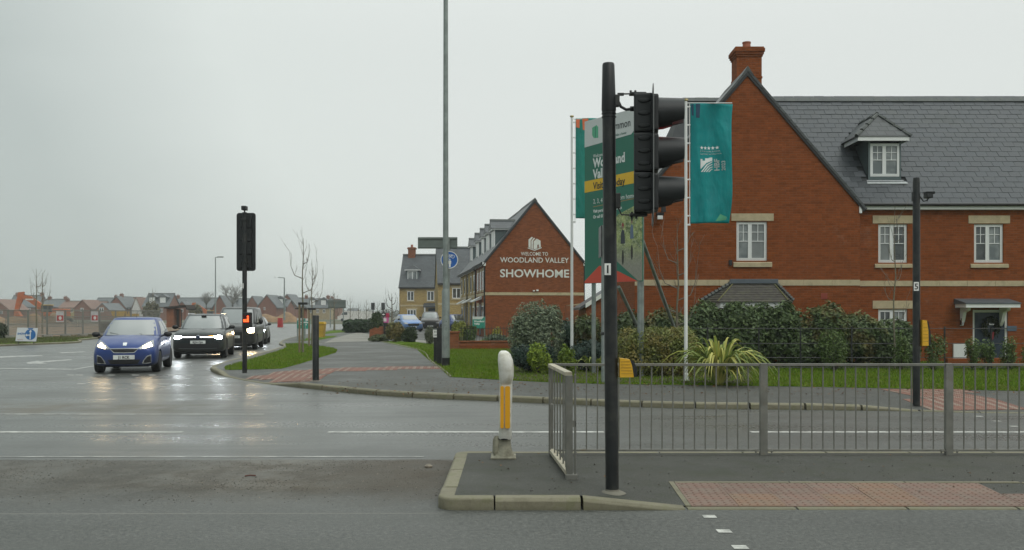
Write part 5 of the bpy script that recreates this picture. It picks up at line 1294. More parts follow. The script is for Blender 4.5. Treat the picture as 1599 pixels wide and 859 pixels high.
def side_dormer(par, v, u=.75, w=1.5, zt_=None, e=SE, a=SA, rise=1.25, mat=ANTH):
    s = slp; z0 = e+u*s; z1 = z0+rise; ub = (z1-e)/s
    m = MB().prism([(u, z0-.1), (u, z1), (ub, z1)], v-w/2, v-w/2+.06, 'y').prism([(u, z0-.1), (u, z1), (ub, z1)], v+w/2-.06, v+w/2, 'y').box((u, v-w/2, z0-.1), (u+.05, v+w/2, z1))
    d = m.build('dormer', mat, par)
    MB().bbox((u-.03, v-w/2-.02, z0), (u+.06, v-w/2+.08, z1), .004).build('corner_post', UPVC, d); MB().bbox((u-.03, v+w/2-.08, z0), (u+.06, v+w/2+.02, z1), .004).build('corner_post', UPVC, d)
    wo = MB().box((u-.03, v-.5, z0+.15), (u-.002, v+.5, z1-.05)).build('window', UPVC, d)
    MB().box((u-.04, v-.42, z0+.22), (u-.031, v-.04, z1-.12)).build('pane', GLD, wo) if False else None
    zr = z1+.62; ur = (zr-e)/s
    MB().bbox((u-.16, v-w/2-.14, z1), (ub, v+w/2+.14, z1+.09), .004).build('dormer_fascia', UPVC, d)
    m = MB(); ue = (z1+.1-e)/s
    m.add([(u-.2, v-w/2-.2, z1+.09), (u-.2, v+w/2+.2, z1+.09), (u-.2, v, zr+.1), (ur, v, zr+.1), (ue, v-w/2-.2, z1+.09), (ue, v+w/2+.2, z1+.09)], [(0, 1, 2), (0, 2, 3, 4), (1, 5, 3, 2), (0, 4, 5, 1)])
    m.build('dormer_roof', RT, d, fix=False); MB().prism([(v-.12, zr+.06), (v, zr+.18), (v+.12, zr+.06)], u-.21, ur, 'x').build('ridge', RIDGE, d)
for v in (2.3,): side_dormer(sh, v)
side_dormer(sh, 5.6)
def fwin(par, v, z, w, h, u=0., arch=False):
    m = MB().box((u-.03, v-w/2, z), (u-.0, v+w/2, z+h)); o = m.build('window', UPVC, par)
    for k in (0, 1): MB().box((u-.04, v-w/2+.07+k*(w/2-.03), z+.07), (u-.031, v-w/2+.07+k*(w/2-.03)+w/2-.11, z+h-.07)).build('pane', GLD, o)
    MB().bbox((u-.02, v-w/2-.1, z+h), (u+.03, v+w/2+.1, z+h+.2), .004).bbox((u-.05, v-w/2-.06, z-.14), (u+.03, v+w/2+.06, z), .004).build('window_surround', STONEY, par)
for v in (1.2, 2.9, 4.8): fwin(sh, v, 3.1, .95, 1.25)
for v in (1.5, 4.8): fwin(sh, v, .85, 1.2, 1.2)
def porch(par, v, u=0.):
    MB().prism([(-.65+u, 2.3), (-.65+u, 2.36), (0+u, 2.7), (0+u, 2.5)], v-.9, v+.9, 'y').build('porch_roof', UPVC, par)
    MB().box((u-.04, v-.5, .1), (u-.001, v+.5, 2.15)).build('door', NAVYD, par)
porch(sh, 3.2)
th2 = rot_house('stone_terrace_house', 'buff stone house adjoining the show home with two dormers on its left slope', XS, YS, RZS)
terrace(th2, .05, 6.32, 20.5, SW-.1, SE-.02, SA-.04, BRB, roofm=RT)
side_dormer(th2, 13.3, .78); side_dormer(th2, 18.4, .78); side_dormer(th2, 9.2, .78, w=1.2)
MB().bbox((.02, 6.33, sz(461)), (.049, 20.5, sz(456.5)), .003).build('string_course', STONEY, th2)
for v in (8, 10.5, 13.5, 16, 19): fwin(th2, v, 3.1, .95, 1.25, .05); 
for v in (8.5, 13.8, 18.5): fwin(th2, v, .85, 1.2, 1.2, .05)
for v in (10.8, 16): porch(th2, v, .05)
for v in (6.6, 13.4): MB().tube([(-.02, v, 0), (-.02, v, SE-.1)], .05, 6).build('downpipe', GUT, th2)

# ================================================================= buff stone houses at the end of the path
def front_house(name, label, X0, X1, Y, D, eave, ridge, wall, roofm, rz=0., wins=(), chim=None, dorm=(), doors=(), string=None, group=None):
    t = thing(name, label, 'house', (X0, Y, .1), rz, group); w = X1-X0
    MB().box((0, 0, -.3), (w, D, eave)).build('wall', wall, t)
    m = MB(); m.prism([(-.25, eave-.05), (D/2, ridge), (D+.25, eave-.05), (D+.25, eave-.18), (D/2, ridge-.15), (-.25, eave-.18)], -.08, w+.08, 'x')
    m.build('roof', roofm, t)
    MB().prism([(.0, eave-.2), (D/2, ridge-.14), (D, eave-.2)], .01, w-.01, 'x').build('gable', wall, t)
    MB().prism([(D/2-.15, ridge-.04), (D/2, ridge+.12), (D/2+.15, ridge-.04)], -.1, w+.1, 'x').build('ridge', RIDGE, t)
    MB().tube([(0, -.3, eave-.05), (w, -.3, eave-.05)], .07, 6).build('gutter', GUT, t)
    for (x, z, ww, h, c) in wins:
        simple_window(t, x, z, ww, h, 0., c); lintel(t, x-.15, z+h, ww+.3, .22, -.01); MB().bbox((x-.1, -.06, z-.14), (x+ww+.1, .02, z), .004).build('sill', STONEY, t)
    for (x, s) in dorm:
        s_ = (ridge-eave)/(D/2); yd = .8; z0 = eave+yd*s_; h = 1.2
        d = MB().prism([(yd, z0-.1), (yd, z0+h), (yd+h/s_, z0+h)], x-.75, x+.75, 'x').build('dormer', ANTH, t)
        simple_window(d, x-.6, z0+.02, 1.2, 1.1, yd-.005, 2, GLC)
        MB().bbox((x-.95, yd-.2, z0+h), (x+.95, yd+.9, z0+h+.1), .004).build('dormer_fascia', UPVC, d)
        zr = z0+h+.75; MB().add([(x-.95, yd-.2, z0+h+.1), (x+.95, yd-.2, z0+h+.1), (x, yd+.2, zr), (x, yd+(zr-z0)/s_, zr), (x-.95, yd+h/s_, z0+h+.1), (x+.95, yd+h/s_, z0+h+.1)], [(0, 1, 2), (0, 2, 3, 4), (1, 5, 3, 2)]).build('dormer_roof', roofm, d, fix=False)
    if chim is not None:
        c = MB().box((chim-.45, D/2-.4, ridge-1.0), (chim+.45, D/2+.4, ridge+.95)).box((chim-.55, D/2-.5, ridge+.72), (chim+.55, D/2+.5, ridge+.9)).build('chimney', BRW, t)
        MB().lathe([(.16, 0), (.14, .35)], (chim, D/2, ridge+.95), 8).build('chimney_pot', M('terracotta_pot', (.33, .11, .06), .8), c)
    if string: MB().bbox((-.02, -.03, string), (w+.02, .0, string+.2), .003).build('string_course', STONEY, t)
    for x in doors:
        MB().box((x-.55, -.02, .0), (x+.55, -.001, 2.2)).build('door', NAVYD, t)
        MB().prism([(-1.0, 2.3), (-1.0, 2.45), (0, 2.85), (0, 2.3)], x-1.1, x+1.1, 'x').build('porch_roof', roofm, t)
        for s in (-.9, .9): MB().box((x+s-.08, -.95, 0), (x+s+.08, -.8, 2.3)).build('porch_post', UPVC, t)
    return t
k_ = 115/F; X0 = (623.5-CX)*k_; zf_ = lambda py: HC+(HZ-py)*k_-.1
front_house('stone_house', 'buff stone house with brick chimney and one dormer, closing the end of the path', X0, (690-CX)*k_, 115, 7.5, zf_(448.5), zf_(402)+.55, BRB, RT, R(-1.5),
            wins=[((636-623.5)*k_, zf_(469.5), 10.5*k_, 14.5*k_, 2), ((667-623.5)*k_, zf_(469.5), 11*k_, 14.5*k_, 2), ((636-623.5)*k_, zf_(498), 14*k_, 14.5*k_, 3)], chim=(637-623.5)*k_, dorm=[((642-623.5)*k_+.05, 1)], doors=[(676-623.5)*k_], string=zf_(478.5))
k_ = 98/F; X0 = (684-CX)*k_
zf2 = lambda py: HC+(HZ-py)*k_-.1
front_house('stone_house', 'buff stone house with tall slate roof half hidden behind the lamp column', X0, (748-CX)*k_, 98, 7.5, zf2(442), zf2(389)+.45, BRB, RT, R(7), wins=[(1.5, zf2(466), .9, 1.1, 2)], string=zf2(476))

# low brick wall with pillar, railings; garage gable; brick piece at the path
c1, c2 = G(706, 545.5, .1), G(800, 545.5, .1)
lw = thing('garden_wall', 'low red brick garden wall topped with black railings, left of the big shrub', 'wall', (c1.x, c1.y, .1), R(1.5)); L = c2.x-c1.x+3
MB().bbox((.3, 0, 0), (L, .22, .30), .006).build('wall', BRW, lw); MB().bbox((.28, -.03, .302), (L, .25, .36), .01).build('coping', BRW, lw)
MB().box((.3, -.025, .0), (L, -.001, .16)).build('plinth', BR1, lw)
p_ = MB().bbox((-.12, -.05, 0), (.29, .30, .70), .006).build('pillar', BRW, lw); MB().bbox((-.16, -.09, .702), (.33, .34, .77), .01).build('pillar_cap', BRW, p_)
for k in range(int((L-.4)/.13)): MB().tube([(.38+.13*k, .11, .36), (.38+.13*k, .11, .98)], .010, 5).build('railing_bar', BLACKP, lw)
MB().bbox((.3, .095, .88), (L, .125, .90), .002).build('railing_top', BLACKP, lw)
c = G(706, 545, .1)
c = G(577, 528, .1)
bw = thing('garden_wall', 'short stepped red brick wall at the inner edge of the path beside low planting', 'wall', (c.x, c.y, .1), R(12))
MB().prism([(0, 0), (0, .45), (.4, .62), (.6, .62), (.6, .72), (1.1, .72), (1.1, 0)], 0, .25, 'y').build('wall', BRW, bw); MB().prism([(0, .452), (0, .50), (.39, .67), (.39, .622)], -.02, .27, 'y').build('coping', BR1, bw)
# outbuilding between the show home and the big house
Yo = 46.0; ko = Yo/F
og = thing('garage', 'small brick outbuilding with white barge board seen below the sales board', 'garage', ((918-CX)*ko, Yo, .1))
xo = lambda px: (px-918)*ko; zo = lambda py: HC+(HZ-py)*ko-.1
MB().add([(xo(915), 0, 0), (xo(1060), 0, 0), (xo(1060), 0, zo(478)), (xo(985), 0, zo(434)), (xo(915), 0, zo(478)), (xo(915), 5, 0), (xo(1060), 5, 0), (xo(1060), 5, zo(478)), (xo(985), 5, zo(434)), (xo(915), 5, zo(478))], [(0, 1, 2, 3, 4), (5, 9, 8, 7, 6), (0, 4, 9, 5), (1, 6, 7, 2)]).build('wall', BR1, og)
MB().prism([(xo(985), zo(434)), (xo(905), zo(484)), (xo(905), zo(480)), (xo(985), zo(430))], -.12, 5.1, 'y').prism([(xo(985), zo(434)), (xo(985), zo(430)), (xo(1065), zo(480)), (xo(1065), zo(484))], -.12, 5.1, 'y').build('roof', RT, og)
MB().prism([(xo(985), zo(436)), (xo(914), zo(481)), (xo(914), zo(474)), (xo(985), zo(429.5))], -.2, -.125, 'y').prism([(xo(985), zo(436)), (xo(985), zo(429.5)), (xo(1062), zo(476)), (xo(1062), zo(482))], -.2, -.125, 'y').build('barge_board', UPVC, og)
c = P(902, 490, 52.)
gg = thing('brick_wall', 'brick pillar and screen wall between the show home and the outbuilding', 'wall', ((883-CX)*52/F, 52, .1))
kk_ = 52/F
MB().box((0, 0, 0), ((912-883)*kk_, .3, HC+(HZ-477)*kk_-.1)).build('wall', BRW, gg); MB().prism([(0, HC+(HZ-477)*kk_-.1), ((912-883)*kk_, HC+(HZ-473)*kk_-.1), ((912-883)*kk_, HC+(HZ-477)*kk_-.1)], -.02, .32, 'y').build('coping', STONEY, gg)
MB().bbox(((912-883)*kk_, -.06, 0), ((920-883)*kk_, .36, HC+(HZ-473)*kk_-.1), .01).build('pillar', BR1, gg)
# ---------------------------------------------------------------- plants
TWIG = M('bare_twig', (.17, .15, .12), .8, var=.3, vs=10)
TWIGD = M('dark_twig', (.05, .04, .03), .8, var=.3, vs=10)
BARK = M('sapling_bark', (.16, .14, .10), .8, var=.3, vs=12, dirt=(.10, .12, .05), ds=8)
def shrub(label, name, x, y, z0, rx, ry, h, n, size, dark, light, tint=None, cat='shrub', group=None, aspect=.5, lumps=7, seed=0, top=.0, fill=.75, rz=0., box=.0, twigs=10, mat=None):
    """uneven shrub: leaves spread through overlapping lobes, twiggy inside"""
    t = thing(name, label, cat, (x, y, z0), rz, group); r = np.random.default_rng(seed+5)
    lob = [(0, 0, h*.5, rx*.8, ry*.8, h*.5)]
    for i in range(lumps):
        a = r.uniform(0, 2*pi); q = r.uniform(.3, .7); s = r.uniform(.3, .55)
        lob.append((rx*q*cos(a), ry*q*sin(a), h*r.uniform(.3, .78), rx*s, ry*s, h*s*r.uniform(.5, .75)))
    if name == 'evergreen_shrub': lob[0] = (0, 0, h*.5, rx*.95, ry*.95, h*.52)
    if box: lob = [(rx*u, ry*v*.3, h*w_, rx*.32, ry*.62, h*.34) for u in np.linspace(-.72, .72, max(6, int(rx/ry*3))) for v in (-1, 1) for w_ in (.32, .66)]
    P_, N_ = [], []
    vol = np.array([l[3]*l[4]*l[5] for l in lob])**.67; k = r.choice(len(lob), n, p=vol/vol.sum())
    L = np.array(lob)[k]; d = r.normal(0, 1, (n, 3)); d /= np.linalg.norm(d, axis=1)[:, None]
    rad = np.where(r.random(n) < fill, r.uniform(.82, 1.04, n), r.uniform(.3, .9, n))[:, None]*(1+.10*np.sin(d[:, :1]*9+k[:, None])*np.cos(d[:, 1:2]*8))
    pts = L[:, :3]+d*L[:, 3:]*rad; keep = (pts[:, 2] > .02); pts, d = pts[keep], d[keep]
    up = d+np.array((0, 0, .5)); mt = mat or leafmat('leaf_'+name, dark, light, tint=tint)
    leaves_mesh('foliage', pts, up, size, mt, t, aspect)
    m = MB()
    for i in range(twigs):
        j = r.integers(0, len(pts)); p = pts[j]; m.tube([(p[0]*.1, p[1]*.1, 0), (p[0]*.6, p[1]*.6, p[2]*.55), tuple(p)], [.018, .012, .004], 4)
    # inner twigs
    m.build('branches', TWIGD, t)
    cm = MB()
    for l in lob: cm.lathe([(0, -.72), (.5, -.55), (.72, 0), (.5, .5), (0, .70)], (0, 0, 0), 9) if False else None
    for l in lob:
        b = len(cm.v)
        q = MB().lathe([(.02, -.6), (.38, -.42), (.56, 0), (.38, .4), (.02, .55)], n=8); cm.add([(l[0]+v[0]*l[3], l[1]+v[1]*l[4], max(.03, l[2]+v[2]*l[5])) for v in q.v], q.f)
    if fill > .5: cm.build('filler_core', mt, t)  # solid filler added inside the lobes to block the view through
    return t
def at_px(px, py, z=.12): g = G(px, py, z); return g.x, g.y
def shp(label, name, px0, px1, ytop, Y, **k):
    """shrub spanning px0..px1 in the picture and reaching ytop, standing at depth Y"""
    x = ((px0+px1)/2-CX)*Y/F; rx = (px1-px0)/2*Y/F; h = HC+(HZ-ytop)*Y/F-.1
    k.setdefault('ry', rx*.8); return shrub(label, name, x, Y, .1, rx, k.pop('ry'), h, **k)
GD, GL_ = (.022, .045, .014), (.085, .135, .045)
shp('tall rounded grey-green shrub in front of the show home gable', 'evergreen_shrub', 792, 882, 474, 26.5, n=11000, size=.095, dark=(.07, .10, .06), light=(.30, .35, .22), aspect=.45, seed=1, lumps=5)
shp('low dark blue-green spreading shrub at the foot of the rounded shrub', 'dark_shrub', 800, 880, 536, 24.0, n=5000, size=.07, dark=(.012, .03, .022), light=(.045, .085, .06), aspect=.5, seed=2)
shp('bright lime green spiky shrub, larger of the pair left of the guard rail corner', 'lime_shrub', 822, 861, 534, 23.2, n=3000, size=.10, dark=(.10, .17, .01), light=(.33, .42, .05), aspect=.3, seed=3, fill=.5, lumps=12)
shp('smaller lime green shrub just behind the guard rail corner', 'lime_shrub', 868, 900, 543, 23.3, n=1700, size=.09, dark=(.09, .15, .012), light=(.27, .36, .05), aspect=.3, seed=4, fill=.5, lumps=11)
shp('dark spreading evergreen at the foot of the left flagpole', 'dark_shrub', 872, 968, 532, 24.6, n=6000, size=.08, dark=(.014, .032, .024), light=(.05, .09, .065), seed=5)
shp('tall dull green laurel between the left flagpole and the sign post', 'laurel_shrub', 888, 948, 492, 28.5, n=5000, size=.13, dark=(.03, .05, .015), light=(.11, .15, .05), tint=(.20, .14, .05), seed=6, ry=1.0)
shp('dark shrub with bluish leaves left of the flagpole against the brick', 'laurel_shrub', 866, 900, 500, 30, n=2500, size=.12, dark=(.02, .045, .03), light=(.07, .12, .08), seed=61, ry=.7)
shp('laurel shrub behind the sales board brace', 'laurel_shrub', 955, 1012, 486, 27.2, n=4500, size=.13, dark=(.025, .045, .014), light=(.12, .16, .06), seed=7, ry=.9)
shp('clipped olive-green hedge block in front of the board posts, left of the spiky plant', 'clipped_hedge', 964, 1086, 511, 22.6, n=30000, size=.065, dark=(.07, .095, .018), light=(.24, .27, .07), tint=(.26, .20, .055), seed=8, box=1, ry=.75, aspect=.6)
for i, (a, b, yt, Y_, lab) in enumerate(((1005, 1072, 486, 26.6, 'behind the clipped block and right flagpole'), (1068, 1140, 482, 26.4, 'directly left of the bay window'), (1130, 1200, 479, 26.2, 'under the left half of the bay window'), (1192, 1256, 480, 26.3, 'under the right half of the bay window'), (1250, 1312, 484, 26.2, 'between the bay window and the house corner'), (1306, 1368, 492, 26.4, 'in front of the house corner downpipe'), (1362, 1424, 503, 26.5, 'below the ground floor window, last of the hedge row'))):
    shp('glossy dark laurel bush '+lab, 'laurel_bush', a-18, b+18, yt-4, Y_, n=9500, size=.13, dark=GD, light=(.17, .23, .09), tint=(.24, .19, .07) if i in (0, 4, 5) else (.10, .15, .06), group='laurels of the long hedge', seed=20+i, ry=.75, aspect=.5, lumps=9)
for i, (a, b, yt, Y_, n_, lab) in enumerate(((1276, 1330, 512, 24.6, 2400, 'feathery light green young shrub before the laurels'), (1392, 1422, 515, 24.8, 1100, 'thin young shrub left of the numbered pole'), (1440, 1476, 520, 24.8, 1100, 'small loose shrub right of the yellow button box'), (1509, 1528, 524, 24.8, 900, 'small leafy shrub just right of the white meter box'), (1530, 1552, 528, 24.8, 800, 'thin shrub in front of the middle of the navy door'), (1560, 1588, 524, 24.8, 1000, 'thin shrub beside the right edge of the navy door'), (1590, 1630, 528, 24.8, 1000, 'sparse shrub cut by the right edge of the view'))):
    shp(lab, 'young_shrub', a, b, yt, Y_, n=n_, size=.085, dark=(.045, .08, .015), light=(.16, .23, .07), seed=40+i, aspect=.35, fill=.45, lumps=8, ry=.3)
# New Zealand flax
def flax(label, px, py, h, n, seed, cols, spread=1.2, Y=None):
    g = G(px, py, .12); t = thing('flax_plant', label, 'plant', (g.x, g.y, .1)); r = random.Random(seed); mats = [leafmat('flax_leaf', *c, rough=.4) for c in cols]
    mbs = [MB() for _ in mats]
    for i in range(n):
        a = r.uniform(0, 2*pi); L = h*r.uniform(.45, 1.28); out_ = r.uniform(.25, 1.0)*spread; w = r.uniform(.022, .042); N = 9
        pts = []
        for k in range(N+1):
            s = k/N; rr = out_*s**1.25*L*.75; z = L*(s*1.05-(.35+.75*out_)*s**2.6*.9); pts.append(Vector((.10*cos(a)+rr*cos(a), .10*sin(a)+rr*sin(a), max(.03, z))))
        q = mbs[i % len(mbs)]; b = len(q.v); sd_ = Vector((-sin(a), cos(a), r.uniform(-.5, .5))).normalized()
        for k, p in enumerate(pts):
            ww = w*(1-.0*k)*(1-(k/N)**3)+.002; q.v += [tuple(p-sd_*ww), tuple(p+Vector((0, 0, -.012))), tuple(p+sd_*ww)]
        for k in range(N): a0 = b+3*k; q.f += [(a0, a0+1, a0+4, a0+3), (a0+1, a0+2, a0+5, a0+4)]; q.m += [0, 0]
    for q, mm in zip(mbs, mats): q.build('foliage', mm, t, fix=False, smooth=True, angle=180)
    return t
flax('arching yellow-green flax with long striped leaves behind the guard rail', 1122, 600, 1.5, 240, 4, [((.30, .32, .05), (.58, .54, .16)), ((.10, .15, .03), (.24, .30, .07)), ((.16, .22, .04), (.38, .44, .12))], .95)
flax('small yellow-green flax half hidden behind the signal pole', 928, 580, .8, 50, 8, [((.28, .34, .06), (.48, .50, .16)), ((.12, .18, .03), (.25, .32, .07))], .8)

# bare young trees
def branchy(m, p, d, L, r_, depth, rnd, spread=.5, up=.35, n=3, minr=.0035):
    pts = [p]; q = p.copy(); dd = d.copy()
    for k in range(4):
        dd = (dd+Vector((rnd.uniform(-.1, .1), rnd.uniform(-.1, .1), up*.2))).normalized(); q = q+dd*L/4; pts.append(q.copy())
    m.tube(pts, [max(minr, r_*(1-.5*k/4)) for k in range(5)], 5 if depth > 1 else 4)
    if depth <= 0: return
    for i in range(n):
        k = rnd.choice((1, 2, 3, 4)); a = rnd.uniform(0, 2*pi); s = spread*rnd.uniform(.6, 1.3)
        nd = (dd+Vector((cos(a)*s, sin(a)*s, rnd.uniform(-.1, .4)*up))).normalized(); branchy(m, pts[k], nd, L*rnd.uniform(.5, .75), r_*.5, depth-1, rnd, spread, up, n, minr)
def sapling(label, px, py, z, ytop, seed, stake=0, arms=3, spread=.35, r0=.035, twig=TWIG, Y=None, group=None, wid=.5, low=.35):
    g = G(px, py, z) if Y is None else Vector(((px-CX)*Y/F, Y, z)); H = HC+(HZ-ytop)*g.y/F-z; rnd = random.Random(seed)
    t = thing('young_tree', label, 'tree', (g.x, g.y, z), 0, group)
    m = MB(); pts = [Vector((0, 0, 0))]; 
    for k in range(1, 8): pts.append(Vector((rnd.uniform(-.02, .02)*H*.3, rnd.uniform(-.02, .02), H*k/7)))
    m.tube(pts, [r0*(1-.85*k/7) for k in range(8)], 7); m.build('trunk', BARK, t, smooth=True)
    m = MB()
    for i in range(arms):
        zz = H*(low+(.9-low)*i/arms); s = -1 if i % 2 else 1
        L = H*wid*rnd.uniform(.6, 1)*(1-.5*i/arms); a = rnd.uniform(-.6, .6); base = Vector((0, 0, zz))
        p = [base, base+Vector((s*L*.28, a*.2, L*.12)), base+Vector((s*L*.40, a*.3, L*.45)), base+Vector((s*L*.45, a*.3, L*1.0))]
        m.tube(p, [r0*.4, r0*.3, r0*.2, .004], 5)
        for j in range(3): branchy(m, p[1+j % 3], Vector((s*rnd.uniform(-.2, .6), rnd.uniform(-.5, .5), .8)).normalized(), L*.35, r0*.15, 1, rnd, spread, .3, 2)
    for i in range(8): zz = H*rnd.uniform(low, .95); branchy(m, Vector((0, 0, zz)), Vector((rnd.uniform(-.7, .7), rnd.uniform(-.7, .7), .7)).normalized(), H*.10, r0*.15, 1, rnd, spread, .3, 2)
    m.build('branches', twig, t)
    for k in range(stake):
        x = (-.12, .14)[k]; st_ = MB().tube([(x, -.06, 0), (x, -.06, H*.44)], .04, 8); st_.build('stake', M('timber_stake', (.20, .15, .09), .85, var=.25, vs=8), t, smooth=True)
    if stake: MB().bbox((-.16, -.11, H*.42), (.18, .05, H*.44), .005).build('tie', INK, t)
    return t
sapling('tall bare young tree staked in the verge triangle, nearest the path', 473, 551, .1, 372, 3, stake=1, arms=3, wid=.32, low=.52, r0=.05)
sapling('second bare young tree with a fork, behind the staked one', 487, 541, .1, 405, 5, stake=1, arms=3, wid=.35, low=.5, r0=.045)
sapling('bare young tree with a dark trunk far along the verge', 522, 516, .1, 458, 6, stake=0, arms=3, wid=.4, r0=.10)
sapling('slim bare birch against the gable, right of the sales board brace', 1058, 590, .1, 350, 8, arms=7, wid=.42, spread=.6, low=.3, r0=.045, Y=25.6)
sapling('slender bare sapling in front of the first ground floor window', 1397, 600, .1, 322, 9, arms=5, wid=.16, spread=.15, low=.30, r0=.03, Y=25.2)
sapling('bare thin tree on the verge behind the arrow board, left', 57, 528, .1, 420, 12, arms=3, wid=.3, spread=.25, low=.4, r0=.06)
sapling('bare dark tree beside the far stone house wall', 612, 512, .1, 458, 14, arms=6, wid=.6, spread=.5, low=.2, r0=.12, twig=TWIGD, Y=100)
# broad bare trees among the far houses
def big_tree(label, px, ytop, ybase, Y, seed, w=1.):
    k = Y/F; x = (px-CX)*k; H = (ybase-ytop)*k; t = thing('bare_tree', label, 'tree', (x, Y, HC+(HZ-ybase)*k)); rnd = random.Random(seed)
    MB().tube([(0, 0, 0), (.05, 0, H*.2), (0, 0, H*.34)], [H*.035, H*.028, H*.024], 7).build('trunk', TWIGD, t, smooth=True)
    m = MB()
    for i in range(9):
        a = rnd.uniform(0, 2*pi); s = rnd.uniform(.25, .95)*w; branchy(m, Vector((0, 0, H*rnd.uniform(.22, .36))), Vector((cos(a)*s, sin(a)*s, .8)).normalized(), H*.42, H*.014, 3, rnd, .75, .25, 4, H*.0022)
    m.build('crown', M('far_twigs', (.13, .12, .10), .9), t); return t
big_tree('wide bare oak showing above the far roofs, left of the back-turned signal', 363, 444, 486, 240, 3, 1.3)
big_tree('smaller bare tree above the grey far roofs', 322, 457, 486, 250, 4, 1.2)
# hedges and planting near the path
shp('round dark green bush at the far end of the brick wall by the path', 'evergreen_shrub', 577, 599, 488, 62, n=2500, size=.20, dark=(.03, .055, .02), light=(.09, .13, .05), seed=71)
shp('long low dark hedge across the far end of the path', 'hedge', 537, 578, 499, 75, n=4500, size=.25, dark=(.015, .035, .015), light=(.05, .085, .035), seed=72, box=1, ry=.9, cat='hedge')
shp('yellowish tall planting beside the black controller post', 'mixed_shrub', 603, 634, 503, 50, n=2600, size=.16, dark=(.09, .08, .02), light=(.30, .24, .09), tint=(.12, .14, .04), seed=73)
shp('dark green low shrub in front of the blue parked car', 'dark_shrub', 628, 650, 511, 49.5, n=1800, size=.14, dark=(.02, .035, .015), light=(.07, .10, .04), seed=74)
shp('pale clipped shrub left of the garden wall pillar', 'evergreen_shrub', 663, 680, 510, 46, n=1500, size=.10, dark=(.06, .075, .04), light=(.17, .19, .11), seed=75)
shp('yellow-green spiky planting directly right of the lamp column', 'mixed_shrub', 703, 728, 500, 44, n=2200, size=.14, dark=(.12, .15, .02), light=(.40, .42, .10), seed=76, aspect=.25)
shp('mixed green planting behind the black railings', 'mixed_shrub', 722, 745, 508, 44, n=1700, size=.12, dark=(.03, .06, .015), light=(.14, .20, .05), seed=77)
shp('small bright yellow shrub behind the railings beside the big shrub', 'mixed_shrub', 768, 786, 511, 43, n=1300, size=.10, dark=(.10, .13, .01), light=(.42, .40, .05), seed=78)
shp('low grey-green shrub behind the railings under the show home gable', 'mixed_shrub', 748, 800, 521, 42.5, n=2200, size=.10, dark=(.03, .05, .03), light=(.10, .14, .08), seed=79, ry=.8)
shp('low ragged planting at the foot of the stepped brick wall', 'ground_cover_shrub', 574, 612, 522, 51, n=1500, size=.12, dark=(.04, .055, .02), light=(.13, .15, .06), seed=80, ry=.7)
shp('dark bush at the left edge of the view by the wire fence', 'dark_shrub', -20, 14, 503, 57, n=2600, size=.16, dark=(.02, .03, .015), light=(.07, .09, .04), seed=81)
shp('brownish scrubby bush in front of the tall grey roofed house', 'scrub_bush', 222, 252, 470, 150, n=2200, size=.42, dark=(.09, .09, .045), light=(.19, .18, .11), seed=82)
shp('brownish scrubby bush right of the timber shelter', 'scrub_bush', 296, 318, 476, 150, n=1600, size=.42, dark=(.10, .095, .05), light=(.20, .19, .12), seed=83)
# far wood on the horizon
def far_wood(x0, x1, ytop, Y, n, seed, label):
    r = np.random.default_rng(seed); k = Y/F; a, b = (x0-CX)*k, (x1-CX)*k; H = (HZ-ytop)*k+1.6
    cs = r.uniform(a, b, 60); hs = H*r.uniform(.55, 1, 60); j = r.integers(0, 60, n); d = r.normal(0, 1, (n, 3)); d /= np.linalg.norm(d, axis=1)[:, None]
    p = np.stack([cs[j]+d[:, 0]*H*.35, Y+d[:, 1]*6, hs[j]*.55+d[:, 2]*hs[j]*.45], 1)
    o = leaves_mesh('woodland', p, d, H*.13, leafmat('far_wood', (.07, .075, .05), (.14, .14, .11)), None, .6, 'stuff'); tag(o, label, 'wood'); return o
far_wood(-200, 130, 486, 420, 5000, 1, 'dull distant wood behind the building site'); far_wood(530, 640, 482, 330, 4500, 2, 'dull distant wood beyond the end of the path'); far_wood(640, 1700, 484, 500, 3000, 3, 'dull distant wood hidden behind the houses')
# estate railings in front of the big house: long rails, posts
ef = thing('estate_railing', 'black estate railing of thin horizontal bars in front of the brick house', 'fence', ((1085-CX)*25.4/F, 25.4, .1))
x0, x1 = 0, 15.0; kf = 25.4/F
for py in (513, 536.5, 558.5, 590.5):
    z = HC+(HZ-py)*kf-.1; MB().tube([(x0, 0, max(.05, z)), (x1, 0, max(.05, z))], .010, 5).build('rail', BLACKP, ef)
n = 0
for px in (1105, 1185, 1250, 1330, 1403, 1475, 1548, 1620): MB().bbox(((px-1085)*kf-.02, -.012, 0), ((px-1085)*kf+.02, .012, HC+(HZ-510)*kf-.1), .003).build('post', BLACKP, ef)
dk = thing('garden_wall', 'low brick plinth under the railings in front of the navy door', 'wall', ((1480-CX)*26.5/F, 26.5, .1))
MB().bbox((0, 0, 0), (6, .2, .24), .006).build('wall', BR1, dk)
sb_ = sheet('planting_bed', gp([(786, 590), (820, 594), (962, 597.5), (1175, 599), (1175, 560), (1420, 578), (1420, 545), (900, 545), (786, 560)], .11), .122, M('bark_mulch', (.05, .035, .022), .95, var=.5, vs=14, bump=.8, bs=20))
